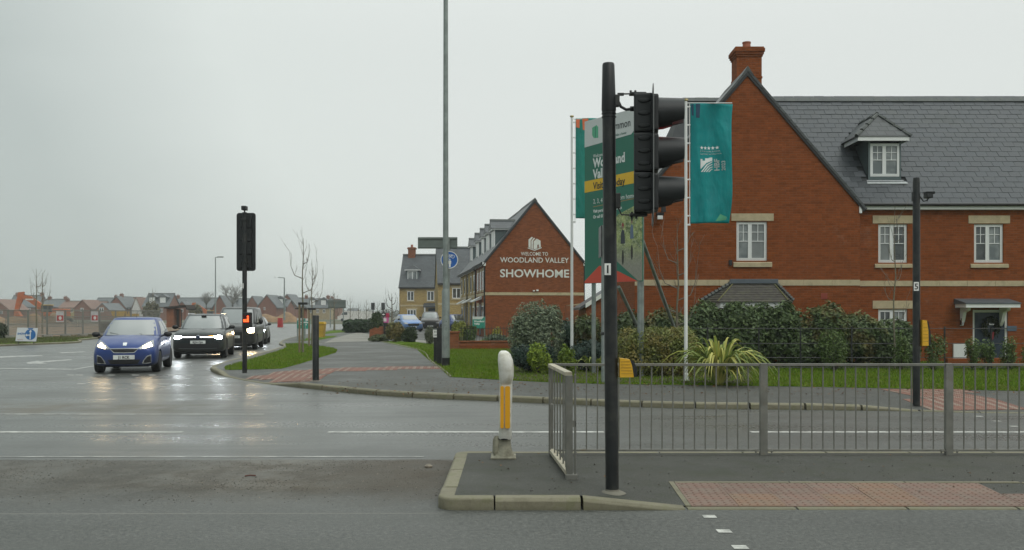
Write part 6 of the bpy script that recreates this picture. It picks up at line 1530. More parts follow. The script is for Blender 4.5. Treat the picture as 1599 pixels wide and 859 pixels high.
# ---------------------------------------------------------------- vehicles
RUB = M('tyre_rubber', (.012, .012, .012), .75, bump=.2, bs=40); ALLOY = M('alloy', (.30, .31, .32), .35, .8); DKP = M('dark_trim', (.010, .010, .011), .5); CHROME = M('chrome_trim', (.62, .63, .64), .15, 1.)
def car_glass():
    m, t = newmat('windscreen_glass'); o = t.obj(); n = t.noise(o, .9, 2)
    c = t.mix(t.ramp(n, .35, .65), (.06, .07, .07), (.085, .097, .093))
    p = t.n('BsdfPrincipled', {'Base Color': c, 'Roughness': .35}); g = t.n('BsdfGlossy', {'Color': (1, 1, 1), 'Roughness': .04}); lw = t.n('LayerWeight', {'Blend': .5}).outputs['Fresnel']
    t.n('OutputMaterial', {'Surface': t.n('MixShader', {0: t.math('MULTIPLY_ADD', lw, .80, .08, clamp=True), 1: p.outputs[0], 2: g.outputs[0]}).outputs[0]}); return m
CGL = car_glass()
PLATEW = M('number_plate_white', (.62, .64, .62), .4)
def paint(name, c, metal=.35, dirt=(.035, .032, .027)):
    m, t = newmat(name); o = t.obj(); x, y, z = t.sep(o); n = t.noise(o, 5, 5, .7); f = t.noise(o, 600, 2)
    lo = t.math('MULTIPLY', t.ramp(t.math('ADD', z, t.math('MULTIPLY', n, .3)), .25, .75, .75, .0), 1.)
    cc = t.mix(t.ramp(f, .4, .6, 0, .3), c, tuple(min(1, q*1.6+.01) for q in c)); cc = t.mix(lo, cc, dirt); cc = t.mix(t.ramp(n, .5, .75, 0, .05), cc, (.2, .2, .19))
    t.out(Base_Color=cc, Metallic=metal, Roughness=t.math('ADD', t.ramp(n, .3, .7, .28, .42), t.math('MULTIPLY', lo, .3)), Coat_Weight=t.ramp(n, .4, .7, .45, .2), Coat_Roughness=.08); return m
def body_mesh(st, n_half=8):
    """st rows: y, half_low, half_mid, half_belt, z_low, z_mid, z_belt, z_top"""
    rings = []
    for (y, a, b, c, zl, zm, zb, zt) in st:
        half = [(0, zl), (a*.7, zl), (a, zl+.04), (b, (zl+zm)/2), (b*1.0, zm), (b*.985, (zm+zb)/2+.02), (c, zb), (c*.72, zb+(zt-zb)*.65), (0, zt)]
        rings.append([(x, y, z) for x, z in half]+[(-x, y, z) for x, z in half[-2:0:-1]])
    k = len(rings[0]); v = [p for r in rings for p in r]; f = []
    for i in range(len(rings)-1):
        for j in range(k): f.append((i*k+j, i*k+(j+1) % k, (i+1)*k+(j+1) % k, (i+1)*k+j))
    f += [tuple(range(k-1, -1, -1)), tuple((len(rings)-1)*k+j for j in range(k))]
    return v, f
def apply_mods(o):
    dg = bpy.context.evaluated_depsgraph_get(); me = bpy.data.meshes.new_from_object(o.evaluated_get(dg)); old = o.data; o.modifiers.clear(); o.data = me; return o
class Car:
    def __init__(s, label, name, x, y, rz, sc, st, cab, mat, wheels, wr, tw, cat='car', cabmat=None):
        s.root = thing(name, label, cat, (x, y, 0), rz); s.root.scale = (sc, sc, sc)
        v, f = body_mesh(st); b = MB().add(v, f).build('body', mat, s.root, smooth=True, angle=180)
        md = b.modifiers.new('s', 'SUBSURF'); md.levels = 2; md.render_levels = 2
        cuts = []
        for wy in wheels:
            c = MB().lathe([(wr*1.17, -1.2), (wr*1.17, 1.2)], (0, wy, wr*1.0), 28, axis='x').build('cut', DKP, s.root); bo_ = b.modifiers.new('b', 'BOOLEAN'); bo_.operation = 'DIFFERENCE'; bo_.object = c; bo_.solver = 'EXACT'; cuts.append(c)
        # keep the middle: cutters only bite the flanks
        apply_mods(b)
        for c in cuts: bpy.data.objects.remove(c)
        b.data.materials.clear(); b.data.materials.append(mat); b.data.shade_smooth(); b.data.set_sharp_from_angle(angle=R(35))
        s.body = b; me = b.data; s.bvh = BVHTree.FromPolygons([vv.co.copy() for vv in me.vertices], [tuple(p.vertices) for p in me.polygons])
        s.st = st; hw = max(r[2] for r in st); s.hw = hw
        MB().box((-hw*.70, st[1][0]+.2, .16), (hw*.70, st[-1][0]-.2, .5)).build('underbody', DKP, s.root)
        for wy in wheels:
            for sx in (-1, 1):
                xw = sx*(tw/2); w = MB().lathe([(wr*.62, -.10), (wr*.93, -.105), (wr, -.07), (wr, .07), (wr*.93, .105), (wr*.62, .10)], (xw, wy, wr), 28, axis='x').build('wheel', RUB, s.root, smooth=True)
                m = MB(); q = sx*.085
                m.lathe([(wr*.66, q-.02*sx), (wr*.62, q+.0*sx), (wr*.58, q-.03*sx)], (xw, wy, wr), 28, axis='x')
                m.lathe([(0, q-.01*sx), (.05, q-.01*sx), (.06, q-.03*sx), (0, q-.03*sx)], (xw, wy, wr), 10, axis='x')
                for k in range(5):
                    a = 2*pi*k/5+.3; d = Vector((0, cos(a), sin(a))); e = Vector((0, -sin(a), cos(a)))*.028; c0 = Vector((xw+q-.015*sx, wy, wr)); m.add([c0+d*.04-e, c0+d*.04+e, c0+d*wr*.62+e*1.5, c0+d*wr*.62-e*1.5, c0+d*.04-e-Vector((sx*.03, 0, 0)), c0+d*.04+e-Vector((sx*.03, 0, 0)), c0+d*wr*.62+e*1.5-Vector((sx*.03, 0, 0)), c0+d*wr*.62-e*1.5-Vector((sx*.03, 0, 0))], [(0, 1, 2, 3), (0, 4, 5, 1), (3, 2, 6, 7), (1, 5, 6, 2), (0, 3, 7, 4)])
                m.build('rim', ALLOY, w)
                MB().lathe([(wr*.60, xw*0+sx*.03), (wr*.60, sx*.02)], (xw, wy, wr), 20, axis='x').build('hub', DKP, w)
        # cabin: cab = dict(z0,z1, yf0,yr0,hw0, yf1,yr1,hw1, crown)
        s.c = cab; n = 40; v = []; f = []
        lv = [0, .25, .5, .75, .93, 1.0]
        for t_ in lv: v += [s.cs(2*pi*k/n, t_) for k in range(n)]
        for (sc_, dz) in ((.96, .5), (.85, .75), (.5, .95), (0.02, 1.0)):
            for k in range(n):
                p = s.cs(2*pi*k/n, 1.0); cy = (cab['yf1']+cab['yr1'])/2; v.append((p[0]*sc_, cy+(p[1]-cy)*sc_, cab['z1']+cab['crown']*dz))
        nl = len(lv)+4
        for i in range(nl-1):
            for k in range(n): f.append((i*n+k, i*n+(k+1) % n, (i+1)*n+(k+1) % n, (i+1)*n+k))
        s.cabin = MB().add(v, f).build('cabin', cabmat or mat, s.root, smooth=True, angle=50)
    def prm(s, t):
        c = s.c; e = t; l = lambda a, b: a+(b-a)*e; bul = sin(t*pi)*.025
        return l(c['yf0'], c['yf1'])-bul, l(c['yr0'], c['yr1']), l(c['hw0'], c['hw1'])+bul, l(c['z0'], c['z1'])
    def cs(s, a, t, o=0.):
        yf, yr, hw, z = s.prm(t); cy, hl = (yf+yr)/2, (yr-yf)/2; ca, sa = cos(a), sin(a); p = .42
        return ((hw+o)*abs(ca)**p*(1 if ca >= 0 else -1), cy+(hl+o)*abs(sa)**p*(1 if sa >= 0 else -1), z)
    def glassF(s, x0, x1, t0, t1, name, mat, o=.006, rear=False, par=None, nx=14, nt=6, xt=None):
        N = 2/.42; v = []
        for j in range(nt+1):
            t = t0+(t1-t0)*j/nt; yf, yr, hw, z = s.prm(t); cy, hl = (yf+yr)/2, (yr-yf)/2
            for i in range(nx+1):
                u = x0+(x1-x0)*i/nx; q = hl*(1-min(1, abs(u))**N)**(1/N)+o; v.append((u*hw, cy+(q if rear else -q), z+o*.3))
        return MB().add(v, [(j*(nx+1)+i, j*(nx+1)+i+1, (j+1)*(nx+1)+i+1, (j+1)*(nx+1)+i) for j in range(nt) for i in range(nx)]).build(name, mat, par or s.root, smooth=True, angle=180)
    def glassS(s, y0, y1, t0, t1, sx, name, mat, o=.006, y0t=None, y1t=None, nx=8, nt=5):
        N = 2/.42; v = []
        for j in range(nt+1):
            e = j/nt; t = t0+(t1-t0)*e; yf, yr, hw, z = s.prm(t); cy, hl = (yf+yr)/2, (yr-yf)/2
            a, b = y0+((y0t if y0t is not None else y0)-y0)*e, y1+((y1t if y1t is not None else y1)-y1)*e
            for i in range(nx+1):
                y = a+(b-a)*i/nx; q = min(.97, abs((y-cy)/hl)); v.append((sx*(hw*(1-q**N)**(1/N)+o), y, z))
        return MB().add(v, [(j*(nx+1)+i, j*(nx+1)+i+1, (j+1)*(nx+1)+i+1, (j+1)*(nx+1)+i) for j in range(nt) for i in range(nx)]).build(name, mat, s.root, smooth=True, angle=180)
    def patch(s, top, bot, name, mat, o=.008, n=10, m=3, par=None, th=.02, side=False, mirror=False, fallback=.1, dir_=1):
        """panel laid on the body; top/bot are polylines of (x,z) (or (y,z) from the side), cast along the view of that face"""
        def along(pl, u):
            L = [0]
            for a, b in zip(pl, pl[1:]): L.append(L[-1]+math.dist(a, b))
            d = u*L[-1]
            for i in range(len(pl)-1):
                if d <= L[i+1]+1e-9: q = (d-L[i])/max(1e-9, L[i+1]-L[i]); return (pl[i][0]+(pl[i+1][0]-pl[i][0])*q, pl[i][1]+(pl[i+1][1]-pl[i][1])*q)
            return pl[-1]
        objs = []
        for sg in ((1, -1) if mirror else (1,)):
            v = []
            for j in range(m+1):
                for i in range(n+1):
                    a, b = along(top, i/n), along(bot, i/n); p = (a[0]+(b[0]-a[0])*j/m, a[1]+(b[1]-a[1])*j/m)
                    if side: org, d = Vector((3*sg, p[0], p[1])), Vector((-sg, 0, 0))
                    elif dir_ == 1: org, d = Vector((p[0]*sg, -2, p[1])), Vector((0, 1, 0))
                    else: org, d = Vector((p[0]*sg, 9, p[1])), Vector((0, -1, 0))
                    h = s.bvh.ray_cast(org, d); hp = h[0] if h[0] is not None and h[1] is not None else None
                    if hp is None: hp = v[-1][0] if v else Vector((org.x, fallback, org.z)); v.append((Vector((org.x, hp.y, org.z)) if not side else Vector((hp.x, org.y, org.z)), d)); continue
                    v.append((hp, d))
            V = [tuple(p-d*o) for p, d in v]+[tuple(p+d*th) for p, d in v]; K = (n+1)*(m+1); f = []
            for j in range(m):
                for i in range(n): a = j*(n+1)+i; f.append((a, a+1, a+n+2, a+n+1))
            rim = [i for i in range(n+1)]+[j*(n+1)+n for j in range(1, m+1)]+[m*(n+1)+i for i in range(n-1, -1, -1)]+[j*(n+1) for j in range(m-1, 0, -1)]
            for a, b in zip(rim, rim[1:]+rim[:1]): f.append((a, b, b+K, a+K))
            objs.append(MB().add(V, f).build(name, mat, par or s.root, smooth=True, angle=40))
        return objs
    def mirrors(s, x, y, z, mat, sz=(.10, .07, .075)):
        for sx in (-1, 1):
            m = MB().lathe([(0, -1), (.6, -.75), (1, 0), (.7, .8), (0, 1)], n=12); mm = MB().add([(sx*(x+sz[0]+v[0]*sz[0]), y+v[1]*sz[1], z+v[2]*sz[2]) for v in m.v], m.f)
            mm.tube([(sx*(x-.08), y+.02, z-sz[2]*.8), (sx*(x+.06), y, z-sz[2]*.3)], .022, 6); mm.build('wing_mirror', mat, s.root, smooth=True, angle=60)
    def plate(s, txt, y, z, w=.52, h=.112, tilt=0):
        p = MB().bbox((-w/2, y-.012, z-h/2), (w/2, y, z+h/2), .003).build('number_plate', PLATEW, s.root)
        o = text(p, txt, 0, z-h*.33, y-.0145, h*.86, INK, 'registration', 'CENTER', off=.003, ext=.001, squash=.92); return p
HLW = emis('headlamp_warm', (1, .74, .42), 75, (.5, .5, .5)); HLC = emis('headlamp_cool', (.88, .95, 1.), 85, (.5, .5, .5)); HLS = emis('daytime_lamp', (.95, .97, 1), 3.5, (.5, .5, .5)); AMB = emis('indicator_lamp', (1, .45, .05), 5, (.5, .2, .02))
LENSG = M('headlamp_glass', (.35, .36, .37), .12, .3)

# ---- blue hatchback
ST = [(0.00, .52, .56, .46, .26, .42, .60, .64), (.05, .66, .70, .58, .19, .42, .68, .72), (.18, .74, .775, .66, .17, .44, .76, .81), (.45, .775, .80, .72, .17, .47, .86, .92), (.80, .785, .805, .755, .18, .5, .94, 1.0), (1.15, .79, .807, .765, .19, .5, .975, 1.01), (2.0, .79, .807, .77, .19, .52, .99, 1.0), (2.9, .785, .805, .765, .19, .54, 1.0, 1.02), (3.25, .75, .79, .73, .25, .56, 1.0, 1.02), (3.42, .66, .70, .64, .3, .56, .92, .95), (3.475, .56, .60, .54, .34, .55, .8, .84)]
CB = dict(z0=.955, z1=1.40, yf0=.80, yr0=3.34, hw0=.765, yf1=1.52, yr1=3.12, hw1=.575, crown=.06)
BLUEP = paint('metallic_blue_paint', (.005, .032, .165), .2)
p0 = G(200, 583.5); hd_ = R(12)
hb_ = Car('small metallic blue hatchback leading the queue with lit headlights', 'blue_hatchback', (196-CX)*25.2/F, 25.1, R(13.5), 1.045, ST, CB, BLUEP, (.70, 3.02), .285, 1.40)
c = hb_
c.glassF(-.90, .90, .06, .96, 'windscreen', CGL); c.glassF(-.95, .95, .0, .055, 'scuttle', DKP); c.glassF(-.85, .85, .1, .9, 'rear_window', CGL, rear=True)
for sx in (-1, 1): c.glassS(1.28, 2.22, .07, .88, sx, 'side_window', CGL, y0t=1.78, y1t=2.22); c.glassS(2.30, 3.02, .07, .88, sx, 'side_window', CGL, y0t=2.30, y1t=2.88)
c.patch([(-.66, .86), (-.55, .79), (-.36, .665)][::-1], [(-.71, .70), (-.62, .66), (-.38, .63)][::-1], 'headlight', LENSG, mirror=True, o=.012, n=8, fallback=.2)
c.patch([(-.60, .80), (-.46, .70)][::-1], [(-.665, .715), (-.46, .655)][::-1], 'headlamp_bulb', HLW, mirror=True, o=.02, n=5, fallback=.2)
c.patch([(-.66, .865), (-.52, .80), (-.34, .66)][::-1], [(-.655, .845), (-.53, .78), (-.35, .645)][::-1], 'headlight_trim', LENSG, mirror=True, o=.018, n=8, m=1)
c.patch([(-.36, .655), (0, .66), (.36, .655)], [(-.25, .535), (0, .53), (.25, .535)], 'grille_surround', CHROME, o=.008)
c.patch([(-.335, .638), (0, .643), (.335, .638)], [(-.235, .552), (0, .547), (.235, .552)], 'grille', DKP, o=.014)
c.patch([(-.40, .36), (0, .37), (.40, .36)], [(-.33, .25), (0, .24), (.33, .25)], 'lower_intake', DKP, o=.006)
c.patch([(-.60, .21), (0, .20), (.60, .21)], [(-.52, .18), (0, .17), (.52, .18)], 'front_lip', DKP, o=.01, m=1)
c.patch([(.66, .49), (.56, .46), (.46, .33)][::-1], [(.66, .27), (.55, .255), (.44, .255)][::-1], 'fog_lamp_surround', CHROME, o=.010, mirror=True, fallback=.12)
c.patch([(.645, .46), (.56, .43), (.49, .33)][::-1], [(.65, .285), (.55, .272), (.475, .272)][::-1], 'fog_lamp_recess', DKP, o=.015, mirror=True, fallback=.12)
for sx in (-1, 1): MB().lathe([(0, -.03), (.035, -.025), (.045, .03)], (sx*.57, .075, .355), 12, axis='y').build('fog_lamp', ALLOY, c.root, smooth=True)
c.patch([(-.05, .80), (.03, .81), (.055, .79)], [(-.035, .72), (-.01, .73), (.045, .72)], 'lion_badge', CHROME, o=.012, n=4, m=2)
c.plate('J1 RCK', -.012, .425)
c.mirrors(.80, 1.30, .99, DKP, (.115, .075, .075))
MB().tube([(0.05, 1.70, 1.43), (.05, 1.82, 1.60)], .006, 5).build('aerial', DKP, c.root)
for sx in (-1, 1):
    MB().tube([(.02+sx*.3, .86, 1.0), (.05+sx*.3-.25, .95, 1.045)], .008, 5).build('wiper', DKP, c.root)
    c.patch([(1.05, .40), (1.9, .40), (2.65, .40)], [(1.05, .385), (1.9, .385), (2.65, .385)], 'door_moulding', DKP, side=True, o=.006, m=1) if sx == 1 else None
    c.patch([(1.95, .86), (2.12, .87)], [(1.95, .83), (2.12, .84)], 'door_handle', BLUEP, side=True, o=.02, n=3, m=1, mirror=True) if sx == 1 else None
for yy in (1.18, 2.26): c.patch([(yy, .90), (yy+.006, .90)], [(yy, .3), (yy+.006, .3)], 'door_shut_line', DKP, side=True, o=.0015, n=1, m=8, mirror=True)
# ---- dark SUV
ST = [(0, .60, .66, .60, .30, .50, .72, .80), (.05, .76, .82, .76, .24, .50, .80, .90), (.22, .86, .90, .84, .22, .52, .92, 1.0), (.6, .90, .92, .87, .22, .55, 1.0, 1.07), (1.1, .90, .92, .87, .22, .55, 1.04, 1.10), (2.2, .90, .92, .88, .23, .58, 1.06, 1.08), (3.6, .90, .92, .88, .24, .6, 1.08, 1.1), (4.25, .86, .9, .84, .3, .62, 1.08, 1.1), (4.45, .78, .82, .76, .36, .62, 1.0, 1.02), (4.5, .66, .7, .64, .4, .6, .9, .92)]
CB = dict(z0=1.05, z1=1.56, yf0=1.15, yr0=4.35, hw0=.87, yf1=1.85, yr1=4.05, hw1=.66, crown=.06)
GREYP = paint('dark_grey_green_paint', (.012, .017, .018), .3); BLKP = paint('black_van_paint', (.010, .011, .011), .2)
sv_ = Car('dark grey family SUV behind the blue hatchback with a full width light bar', 'grey_suv', (309-CX)*33.3/F, 33.3, R(11.5), 1.0, ST, CB, GREYP, (.88, 3.56), .345, 1.62)
c = sv_
c.glassF(-.90, .90, .05, .95, 'windscreen', CGL); c.glassF(-.95, .95, .0, .045, 'scuttle', DKP); c.glassF(-.85, .85, .1, .9, 'rear_window', CGL, rear=True)
for sx in (-1, 1): c.glassS(1.65, 2.72, .07, .88, sx, 'side_window', CGL, y0t=2.15, y1t=2.72); c.glassS(2.80, 3.6, .07, .88, sx, 'side_window', CGL); c.glassS(3.66, 4.1, .1, .85, sx, 'side_window', CGL, y1t=3.9)
c.patch([(-.84, .86), (0, .86), (.84, .86)], [(-.84, .70), (0, .72), (.84, .70)], 'front_panel', DKP, o=.006, n=16)
c.patch([(-.58, .80), (0, .80), (.58, .80)], [(-.58, .765), (0, .765), (.58, .765)], 'light_bar', HLS, o=.014, n=12, m=1)
c.patch([(.80, .83), (.68, .84), (.55, .81)][::-1], [(.82, .72), (.68, .715), (.58, .745)][::-1], 'headlight', HLC, o=.018, mirror=True, n=6)
c.patch([(.56, .83), (.36, .815)][::-1], [(.56, .775), (.36, .80)][::-1], 'indicator', AMB, o=.02, n=4, m=1)
c.patch([(-.74, .56), (0, .58), (.74, .56)], [(-.70, .27), (0, .26), (.70, .27)], 'lower_grille', DKP, o=.008, n=12)
c.patch([(-.66, .39), (0, .37), (.66, .39)], [(-.66, .37), (0, .35), (.66, .37)], 'grille_bar', M('satin_bar', (.12, .13, .13), .4, .5), o=.014, n=12, m=1)
bd = MB().lathe([(0, -.02), (.068, -.02), (.075, -.01), (.075, .03)], (0, -.005, .775), 20, axis='y').build('round_badge', CHROME, c.root)
m = MB()
for a, b in (((-.045, .05), (-.012, -.012)), ((.045, .05), (.012, -.012)), ((-.06, .01), (-.028, -.055)), ((-.028, -.055), (0, .005)), ((0, .005), (.028, -.055)), ((.028, -.055), (.06, .01)), ((-.012, -.0), (.0, .03)), ((.012, 0), (0, .03))): m.tube([(a[0], -.028, .775+a[1]), (b[0], -.028, .775+b[1])], .006, 4)
m.build('badge_letters', DKP, bd)
c.plate('RJ24 OJA', -.012, .60); c.mirrors(.90, 1.68, 1.12, DKP, (.12, .08, .08))
for sx in (-1, 1): MB().tube([(sx*.60, 2.0, 1.585), (sx*.60, 2.1, 1.625), (sx*.60, 3.8, 1.62), (sx*.60, 3.9, 1.58)], .016, 6).build('roof_rail', CHROME, c.root)
c.patch([(2.45, .92), (2.68, .93)], [(2.45, .88), (2.68, .89)], 'door_handle', GREYP, side=True, o=.02, n=3, m=1, mirror=True); c.patch([(3.35, .94), (3.55, .95)], [(3.35, .90), (3.55, .91)], 'door_handle', GREYP, side=True, o=.02, n=3, m=1, mirror=True)
c.patch([(1.35, .40), (2.2, .42), (3.05, .40)], [(1.35, .30), (2.2, .32), (3.05, .30)], 'sill_cladding', DKP, side=True, o=.01, m=1, mirror=True)
MB().bbox((-.09, 1.72, 1.50), (.09, 1.80, 1.56), .01).build('sensor_housing', DKP, c.root)
# ---- dark van
ST = [(0, .62, .68, .62, .30, .52, .80, .90), (.05, .80, .86, .80, .24, .52, .92, 1.02), (.25, .90, .93, .88, .22, .55, 1.06, 1.14), (.7, .93, .95, .91, .22, .6, 1.16, 1.22), (1.2, .94, .952, .92, .22, .6, 1.18, 1.24), (2.5, .94, .952, .93, .23, .62, 1.2, 1.25), (4.2, .94, .952, .93, .24, .62, 1.2, 1.25), (4.8, .93, .945, .92, .3, .65, 1.2, 1.25), (4.9, .88, .9, .87, .35, .65, 1.15, 1.2)]
CB = dict(z0=1.16, z1=1.90, yf0=.85, yr0=4.87, hw0=.925, yf1=1.62, yr1=4.80, hw1=.80, crown=.07)
vn_ = Car('tall black van third in the queue, partly behind the signal pole', 'black_van', (362-CX)*41.0/F, 41.3, R(10), .985, ST, CB, BLKP, (.9, 3.9), .34, 1.68, cat='van')
c = vn_
c.glassF(-.91, .91, .05, .93, 'windscreen', CGL); c.glassF(-.95, .95, .0, .045, 'scuttle', DKP)
for sx in (-1, 1): c.glassS(1.35, 2.35, .08, .80, sx, 'side_window', CGL, y0t=1.9, y1t=2.35)
c.patch([(-.86, 1.0), (-.72, 1.0), (-.58, .95)][::-1], [(-.86, .80), (-.72, .78), (-.6, .80)][::-1], 'headlight', HLW, o=.014, mirror=True, n=6)
c.patch([(-.58, .95), (0, .96), (.58, .95)], [(-.58, .80), (0, .79), (.58, .80)], 'grille', DKP, o=.01, n=12)
for z in (.91, .85): c.patch([(-.55, z+.012), (.55, z+.012)], [(-.55, z), (.55, z)], 'grille_bar', M('satin_bar_van', (.2, .2, .2), .4, .5), o=.016, n=10, m=1)
c.patch([(-.80, .42), (0, .43), (.80, .42)], [(-.76, .28), (0, .27), (.76, .28)], 'lower_grille', DKP, o=.008, n=12)
c.patch([(-.62, .30), (0, .29), (.62, .30)], [(-.62, .27), (0, .26), (.62, .27)], 'front_lip', CHROME, o=.012, n=10, m=1)
c.plate('RV19 KCX', -.012, .60); c.mirrors(.95, 1.35, 1.30, DKP, (.11, .09, .15))
# ---- fourth car
ST4 = [(0, .55, .62, .55, .26, .45, .66, .72), (.05, .72, .78, .70, .2, .45, .74, .80), (.25, .82, .86, .78, .19, .48, .84, .9), (.9, .86, .89, .83, .2, .5, .96, 1.02), (1.3, .87, .89, .84, .2, .5, 1.0, 1.03), (3.2, .87, .89, .84, .22, .55, 1.02, 1.04), (4.0, .8, .84, .78, .28, .56, 1.0, 1.02), (4.2, .66, .7, .64, .34, .56, .85, .88)]
CB4 = dict(z0=.99, z1=1.42, yf0=1.0, yr0=4.0, hw0=.83, yf1=1.75, yr1=3.5, hw1=.62, crown=.05)
f4 = Car('dark car fourth in the queue, mostly hidden by the black van', 'dark_car', (384-CX)*48.5/F, 49.0, R(11), 1.0, ST4, CB4, paint('charcoal_paint', (.03, .034, .036), .4), (.85, 3.4), .32, 1.55)
c = f4; c.glassF(-.9, .9, .05, .95, 'windscreen', CGL)
for sx in (-1, 1): c.glassS(1.5, 3.2, .08, .86, sx, 'side_window', CGL, y0t=1.95, y1t=3.0)
c.patch([(.80, .76), (.66, .78), (.5, .74)][::-1], [(.8, .66), (.66, .64), (.5, .66)][::-1], 'headlight', HLC, o=.014, mirror=True, n=6); c.patch([(-.4, .62), (.4, .62)], [(-.4, .42), (.4, .42)], 'grille', DKP, o=.01); c.mirrors(.86, 1.5, 1.05, DKP, (.11, .08, .07)); c.plate('KP66 VTX', -.012, .36)
# ---- parked vehicles by the stone houses
def parked(label, name, px, Y, rz, st, cb, mat, whe, wr, tw, rear=False, sc=1.):
    c = Car(label, name, (px-CX)*Y/F, Y, rz, sc, st, cb, mat, whe, wr, tw); c.root.location.z = .1
    c.glassF(-.9, .9, .06, .94, 'windscreen', CGL); c.glassF(-.85, .85, .08, .9, 'rear_window', CGL, rear=True)
    for sx in (-1, 1): c.glassS(1.6, 3.4, .08, .86, sx, 'side_window', CGL, y0t=2.0, y1t=3.2)
    c.patch([(.80, .78), (.66, .80), (.5, .76)][::-1], [(.8, .66), (.66, .64), (.5, .66)][::-1], 'headlight', LENSG, o=.014, mirror=True, n=5); c.patch([(-.5, .70), (.5, .70)], [(-.45, .5), (.45, .5)], 'grille', DKP, o=.01); c.plate('FJ17 HBO' if rear else 'KX65 DRE', -.012, .40); c.mirrors(cb['hw0'], cb['yf0']+.5, cb['z0']+.06, DKP); return c
parked('pale blue car parked before the stone house, behind the railings', 'parked_car', 646, 78, R(20), ST4, CB4, paint('pale_blue_paint', (.10, .20, .42), .3), (.85, 3.4), .32, 1.55)
STP = [(a, b, c_, d, e+.12, f+.12, g+.15, h+.15) for (a, b, c_, d, e, f, g, h) in ST4]; CBP = dict(CB4); CBP.update(z0=1.12, z1=1.68, yf1=1.6)
parked('dark four wheel drive parked nose out beside the stone house door', 'parked_suv', 672, 84, R(5), STP, CBP, paint('dark_bronze_paint', (.035, .032, .030), .4), (.85, 3.4), .38, 1.6)
parked('blue car parked beyond the green development sign', 'parked_car', 727, 76, R(25), ST4, CB4, paint('royal_blue_paint', (.015, .05, .22), .3), (.85, 3.4), .32, 1.55)
# ---------------------------------------------------------------- far housing across the building site
FBR = [M('far_red_brick', (.19, .075, .048), .85, var=.15, vs=1), M('far_brown_brick', (.20, .09, .06), .85, var=.15, vs=1), M('far_orange_brick', (.22, .10, .06), .85, var=.15, vs=1)]
FBUFF = M('far_buff_wall', (.34, .27, .15), .85, var=.15, vs=1); FYEL = M('far_yellow_wall', (.40, .32, .12), .85, var=.15, vs=1)
FWH = M('far_white_render', (.60, .59, .56), .8)
FSL = rooftile('far_slate', (.105, .115, .120), w=.6, h=.4, var=.15, rough=.6); FRD = rooftile('far_red_tile', (.185, .105, .078), w=.5, h=.35, var=.15, rough=.7)
GLF = M('far_window_glass', (.05, .06, .065), .15)
far_n = [0]
def far_house(label, x0, x1, yr, Y, kind='x', wall=FBR[0], roof=FSL, ye=None, wins=(), dorm=(), chim=(), gz=None, side=None):
    """kind x: ridge across the view; kind y: gable towards the viewer. px spans; yr ridge row, ye eaves row"""
    k = Y/F; w = (x1-x0)*k; base = -.05; zr = HC+(HZ-yr)*k; ze = HC+(HZ-(ye if ye else yr+(HZ-yr)*.45))*k
    t = thing('far_house', label, 'house', ((x0-CX)*k, Y, base), 0, None); D = 8.0; zr -= base; ze -= base
    if kind == 'x':
        MB().box((0, 0, 0), (w, D, ze)).prism([(0, ze), (D/2, zr-.1), (D, ze)], .01, w-.01, 'x').build('wall', wall, t)
        MB().prism([(-.3, ze-.1), (D/2, zr), (D+.3, ze-.1), (D+.3, ze-.3), (D/2, zr-.2), (-.3, ze-.3)], -.2, w+.2, 'x').build('roof', roof, t)
        MB().prism([(D/2-.2, zr-.05), (D/2, zr+.15), (D/2+.2, zr-.05)], -.2, w+.2, 'x').build('ridge', RIDGE, t)
    else:
        MB().box((0, 0, 0), (w, D+3, ze)).prism([(0, ze), (w/2, zr-.1), (w, ze)], .0, D+3, 'y').build('wall', wall, t)
        MB().prism([(-.35, ze-.25), (w/2, zr), (w+.35, ze-.25), (w+.35, ze-.05), (w/2, zr+.2), (-.35, ze-.05)], -.15, D+3.1, 'y').build('roof', roof, t)
    for (px, py, ww, hh) in wins:
        x, z = (px-x0)*k, HC+(HZ-py)*k-base; ww *= k; hh *= k
        o = MB().box((x-ww/2, -.08, z-hh/2), (x+ww/2, -.0, z+hh/2)).build('window', UPVC, t)
        for s in (-1, 1): MB().box((x+s*ww*.24-ww*.17, -.10, z-hh*.38), (x+s*ww*.24+ww*.17, -.081, z+hh*.38)).build('pane', GLF, o)
    for px in dorm:
        x = (px-x0)*k; s = (zr-ze)/(D/2); y = 1.0; z0 = ze+s*y
        d = MB().prism([(y, z0-.2), (y, z0+1.5), (y+1.5/s, z0+1.5)], x-.9, x+.9, 'x').build('dormer', ANTH, t)
        MB().prism([(x-1.3, z0+1.45), (x, z0+2.3), (x+1.3, z0+1.45)], y-.2, y+2.2, 'y').build('dormer_roof', roof, d)
        o = MB().box((x-.7, y-.08, z0+.0), (x+.7, y-.0, z0+1.4)).build('window', UPVC, d)
    for px in chim:
        x = (px-x0)*k; c_ = MB().box((x-.45, D/2-.4, zr-1), (x+.45, D/2+.4, zr+.8)).box((x-.52, D/2-.47, zr+.6), (x+.52, D/2+.47, zr+.7)).build('chimney', FBR[1], t)
        for q in (-.3, .3): MB().lathe([(.13, 0), (.11, .3)], (x+q*.7, D/2, zr+.8), 6).build('chimney_pot', FBR[2], c_)
    return t
H = far_house
H('far red brick house at the left edge with its gable to the view', -26, 14, 468, 262, 'y', FBR[0], FRD, 484, [(2, 488, 5, 5)])
H('far grey roofed house with two end chimneys behind the orange excavator', 12, 58, 461, 300, 'x', FBR[1], FSL, 479, [(30, 484, 4, 5), (46, 484, 4, 5)], chim=(17, 56))
H('far house with low grey roof right of the excavator boom', 60, 96, 467, 290, 'x', FBR[1], FSL, 479, [(78, 485, 4, 5)], chim=(68, 93))
H('far yellow walled house with a red tiled roof', 92, 122, 470, 280, 'x', FYEL, FRD, 480, [(102, 485, 4, 6), (107, 485, 4, 6), (112, 485, 4, 6)], chim=(96,))
